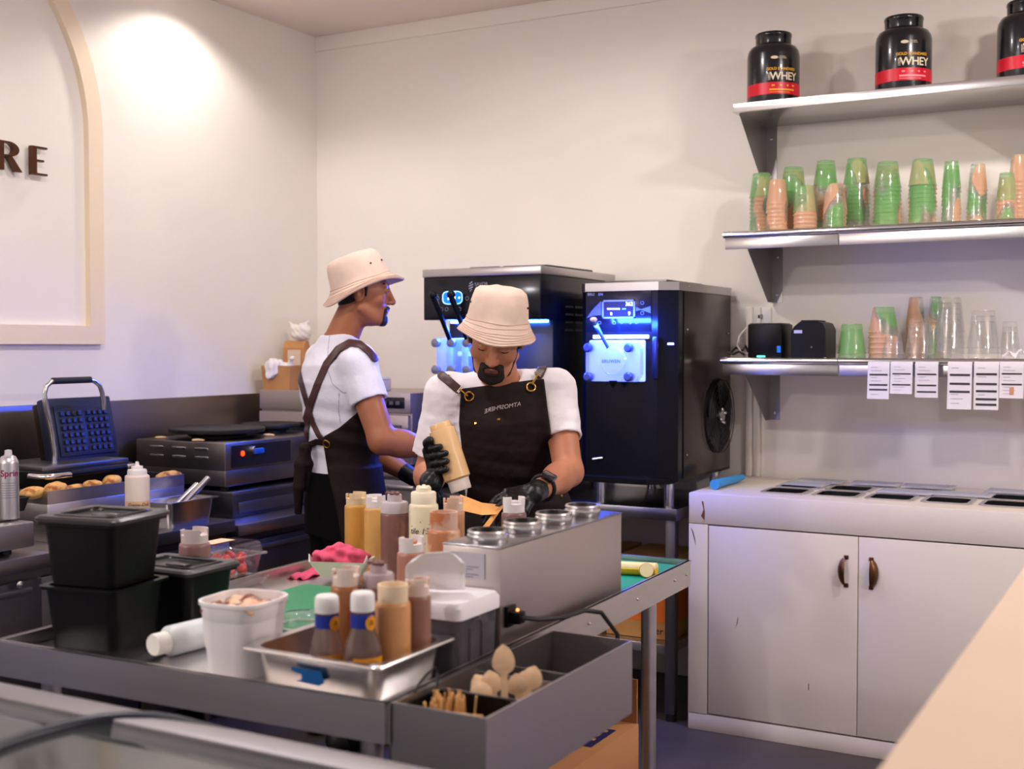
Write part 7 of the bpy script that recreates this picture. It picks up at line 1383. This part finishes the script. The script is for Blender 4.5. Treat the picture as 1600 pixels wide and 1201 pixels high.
TEE2 = mat('pale_tee', rgb(230, 228, 241), 0.85, bump=0.5, bscale=16, dist=0.012); S = Field(slo, shi, 0.0042); shirt2(S)
S.f = np.maximum(S.f, (0.985 - S.coords()[2]) * np.ones_like(S.f)); S.mesh('t_shirt', TEE2, man2, smooth_it=1)
SEAM = mat('seam_grey', rgb(170, 168, 184), 0.9); SS = Field(slo, shi, 0.003); shirt2(SS); cN = lambda X, Y, Z: (((X - sc2.x) * FH.x + (Y - sc2.y) * FH.y) - 0.02).astype(np.float32) + 0 * Z
strap('seam', [(517, 508), (513, 540), (511, 575), (520, 600), (535, 612), (541, 613)], 0.7, SS, SEAM, man2, off=0.0022, cond=cN); strap('seam', [(530, 613), (529, 640), (532, 662)], 0.7, SS, SEAM, man2, off=0.0022, cond=cN)
hip2 = Vector((pel2.x, pel2.y, 0.93)); Ft = Field((pel2.x - 0.32, pel2.y - 0.32, -0.01), (pel2.x + 0.32, pel2.y + 0.32, 1.02), 0.008); Ft.trunk(hip2, r2, f2, ZV, [(-0.16, 0, 0, 0.165, 0.128), (-0.04, 0, 0, 0.172, 0.13), (0.07, 0, 0, 0.165, 0.122)], 0.0)
for s in (-1, 1): Ft.chain([hip2 + r2 * (0.085 * s) - ZV * 0.13, hip2 + r2 * (0.10 * s) - ZV * 0.48 + f2 * 0.02, hip2 + r2 * (0.11 * s) - ZV * 0.87], [0.095, 0.074, 0.062], 0.03)
Ft.mesh('trousers', TROU, man2)
for s in (-1, 1):
    q = hip2 + r2 * (0.115 * s); Fs = Field(np.array(q) - [0.22, 0.22, 0.94], np.array(q) + [0.22, 0.22, -0.79], 0.006, 0.03); c = q.copy(); c.z = 0.045; Fs.cap(c - f2 * 0.06, c + f2 * 0.13, 0.044, 0.038, 0); Fs.f = np.maximum(Fs.f, -(Fs.coords()[2] - 0.004) * np.ones_like(Fs.f)); Fs.mesh('shoe', SHOE, man2)
AP = Field(slo - [0.03, 0.03, 0.45], shi + [0.03, 0.03, 0], 0.005); shirt2(AP, False); AP.trunk(hip2, r2, f2, ZV, [(-0.42, 0, 0.02, 0.215, 0.165), (-0.2, 0, 0.02, 0.195, 0.155), (0.0, 0, 0.012, 0.178, 0.138), (0.08, 0, 0.008, 0.166, 0.128)], 0.02)
X, Y, Z = AP.coords(); px_, py_, dd_ = projA(X, Y, Z); reg = polysdf(px_, py_, [(640, 556), (588, 560), (580, 612), (556, 646), (530, 668), (505, 682), (506, 700), (513, 743), (526, 800), (536, 860), (545, 1000), (660, 1000), (660, 560)]) * (4.3 / FPX)
vv = (X - pel2.x) * f2.x + (Y - pel2.y) * f2.y; uu = (X - pel2.x) * r2.x + (Y - pel2.y) * r2.y; far = np.where(uu > 0, -1.0, (-vv + 0.0)); nearreg = np.where(uu > 0, reg, -vv - 0.02 + np.maximum(0, Z - 1.2) * 0.3)
AP2 = AP.copy(); AP2.f = np.maximum(AP.f - 0.008, nearreg.astype(np.float32)); AP2.f = np.maximum(AP2.f, (Z - 1.395) * np.ones_like(AP2.f)); ap2 = AP2.mesh('apron', APR, man2, smooth_it=1); tree2 = bvh(ap2)
strap('shoulder_strap', [(586, 560), (577, 549), (562, 537), (546, 535), (528, 545), (510, 568), (496, 600), (485, 630), (478, 655), (475, 690)], 5.6, SS, LEATH, man2, cond=cN)
strap('shoulder_strap', [(462, 560), (468, 590), (475, 615), (481, 635), (488, 660), (498, 680), (508, 692)], 4.2, SS, LEATH, man2, off=0.005, cond=cN)
strap('waist_tie', [(468, 697), (480, 696), (494, 690), (508, 692)], 4.6, SS, APR, man2, off=0.010, cond=cN)
g = surf(tree2, 511, 693, 0.003)
if g[0] is not None: ringat(man2, 511, 693, 0.0135, 0.003, tree2, BRASSB, 'grommet')
kt = PD(477, 700, 4.31); Kf = Field(np.array(PD(474, 735, 4.30)) - [0.12, 0.12, 0.16], np.array(PD(474, 735, 4.30)) + [0.12, 0.12, 0.13], 0.004, 0.03); Kf.ell(kt, (0.026, 0.020, 0.020), None, 0); Kf.chain([kt, PD(470, 725, 4.30), PD(467, 760, 4.30), PD(466, 800, 4.32)], [0.016, 0.022, 0.020, 0.013], 0.01); Kf.chain([kt, PD(483, 725, 4.31), PD(480, 765, 4.32)], [0.014, 0.014, 0.008], 0.01); Kf.mesh('tie_knot', APR, man2)
for wv, ev, sd, dirv in ((wrN, elN, T, RV + FH * 0.4 - ZV * 0.1), (wrF, elF, T, RV * 1.0 - ZV * 0.35)):
    G = Field(np.array(wv) - 0.22, np.array(wv) + 0.22, 0.0035, 0.03); hand(G, wv, dirv, -ZV - T * 0.1, sd if wv is wrF else (-T), ((0.4, 0.4, 0.3),) * 4, thumb=0.6, k=0.004); fd = (ev - wv).normalized(); flatcap(G, wv - fd * 0.02, wv + fd * 0.03, 0.033, 0.035, 0.012); G.mesh('glove', GLOVE, man2)
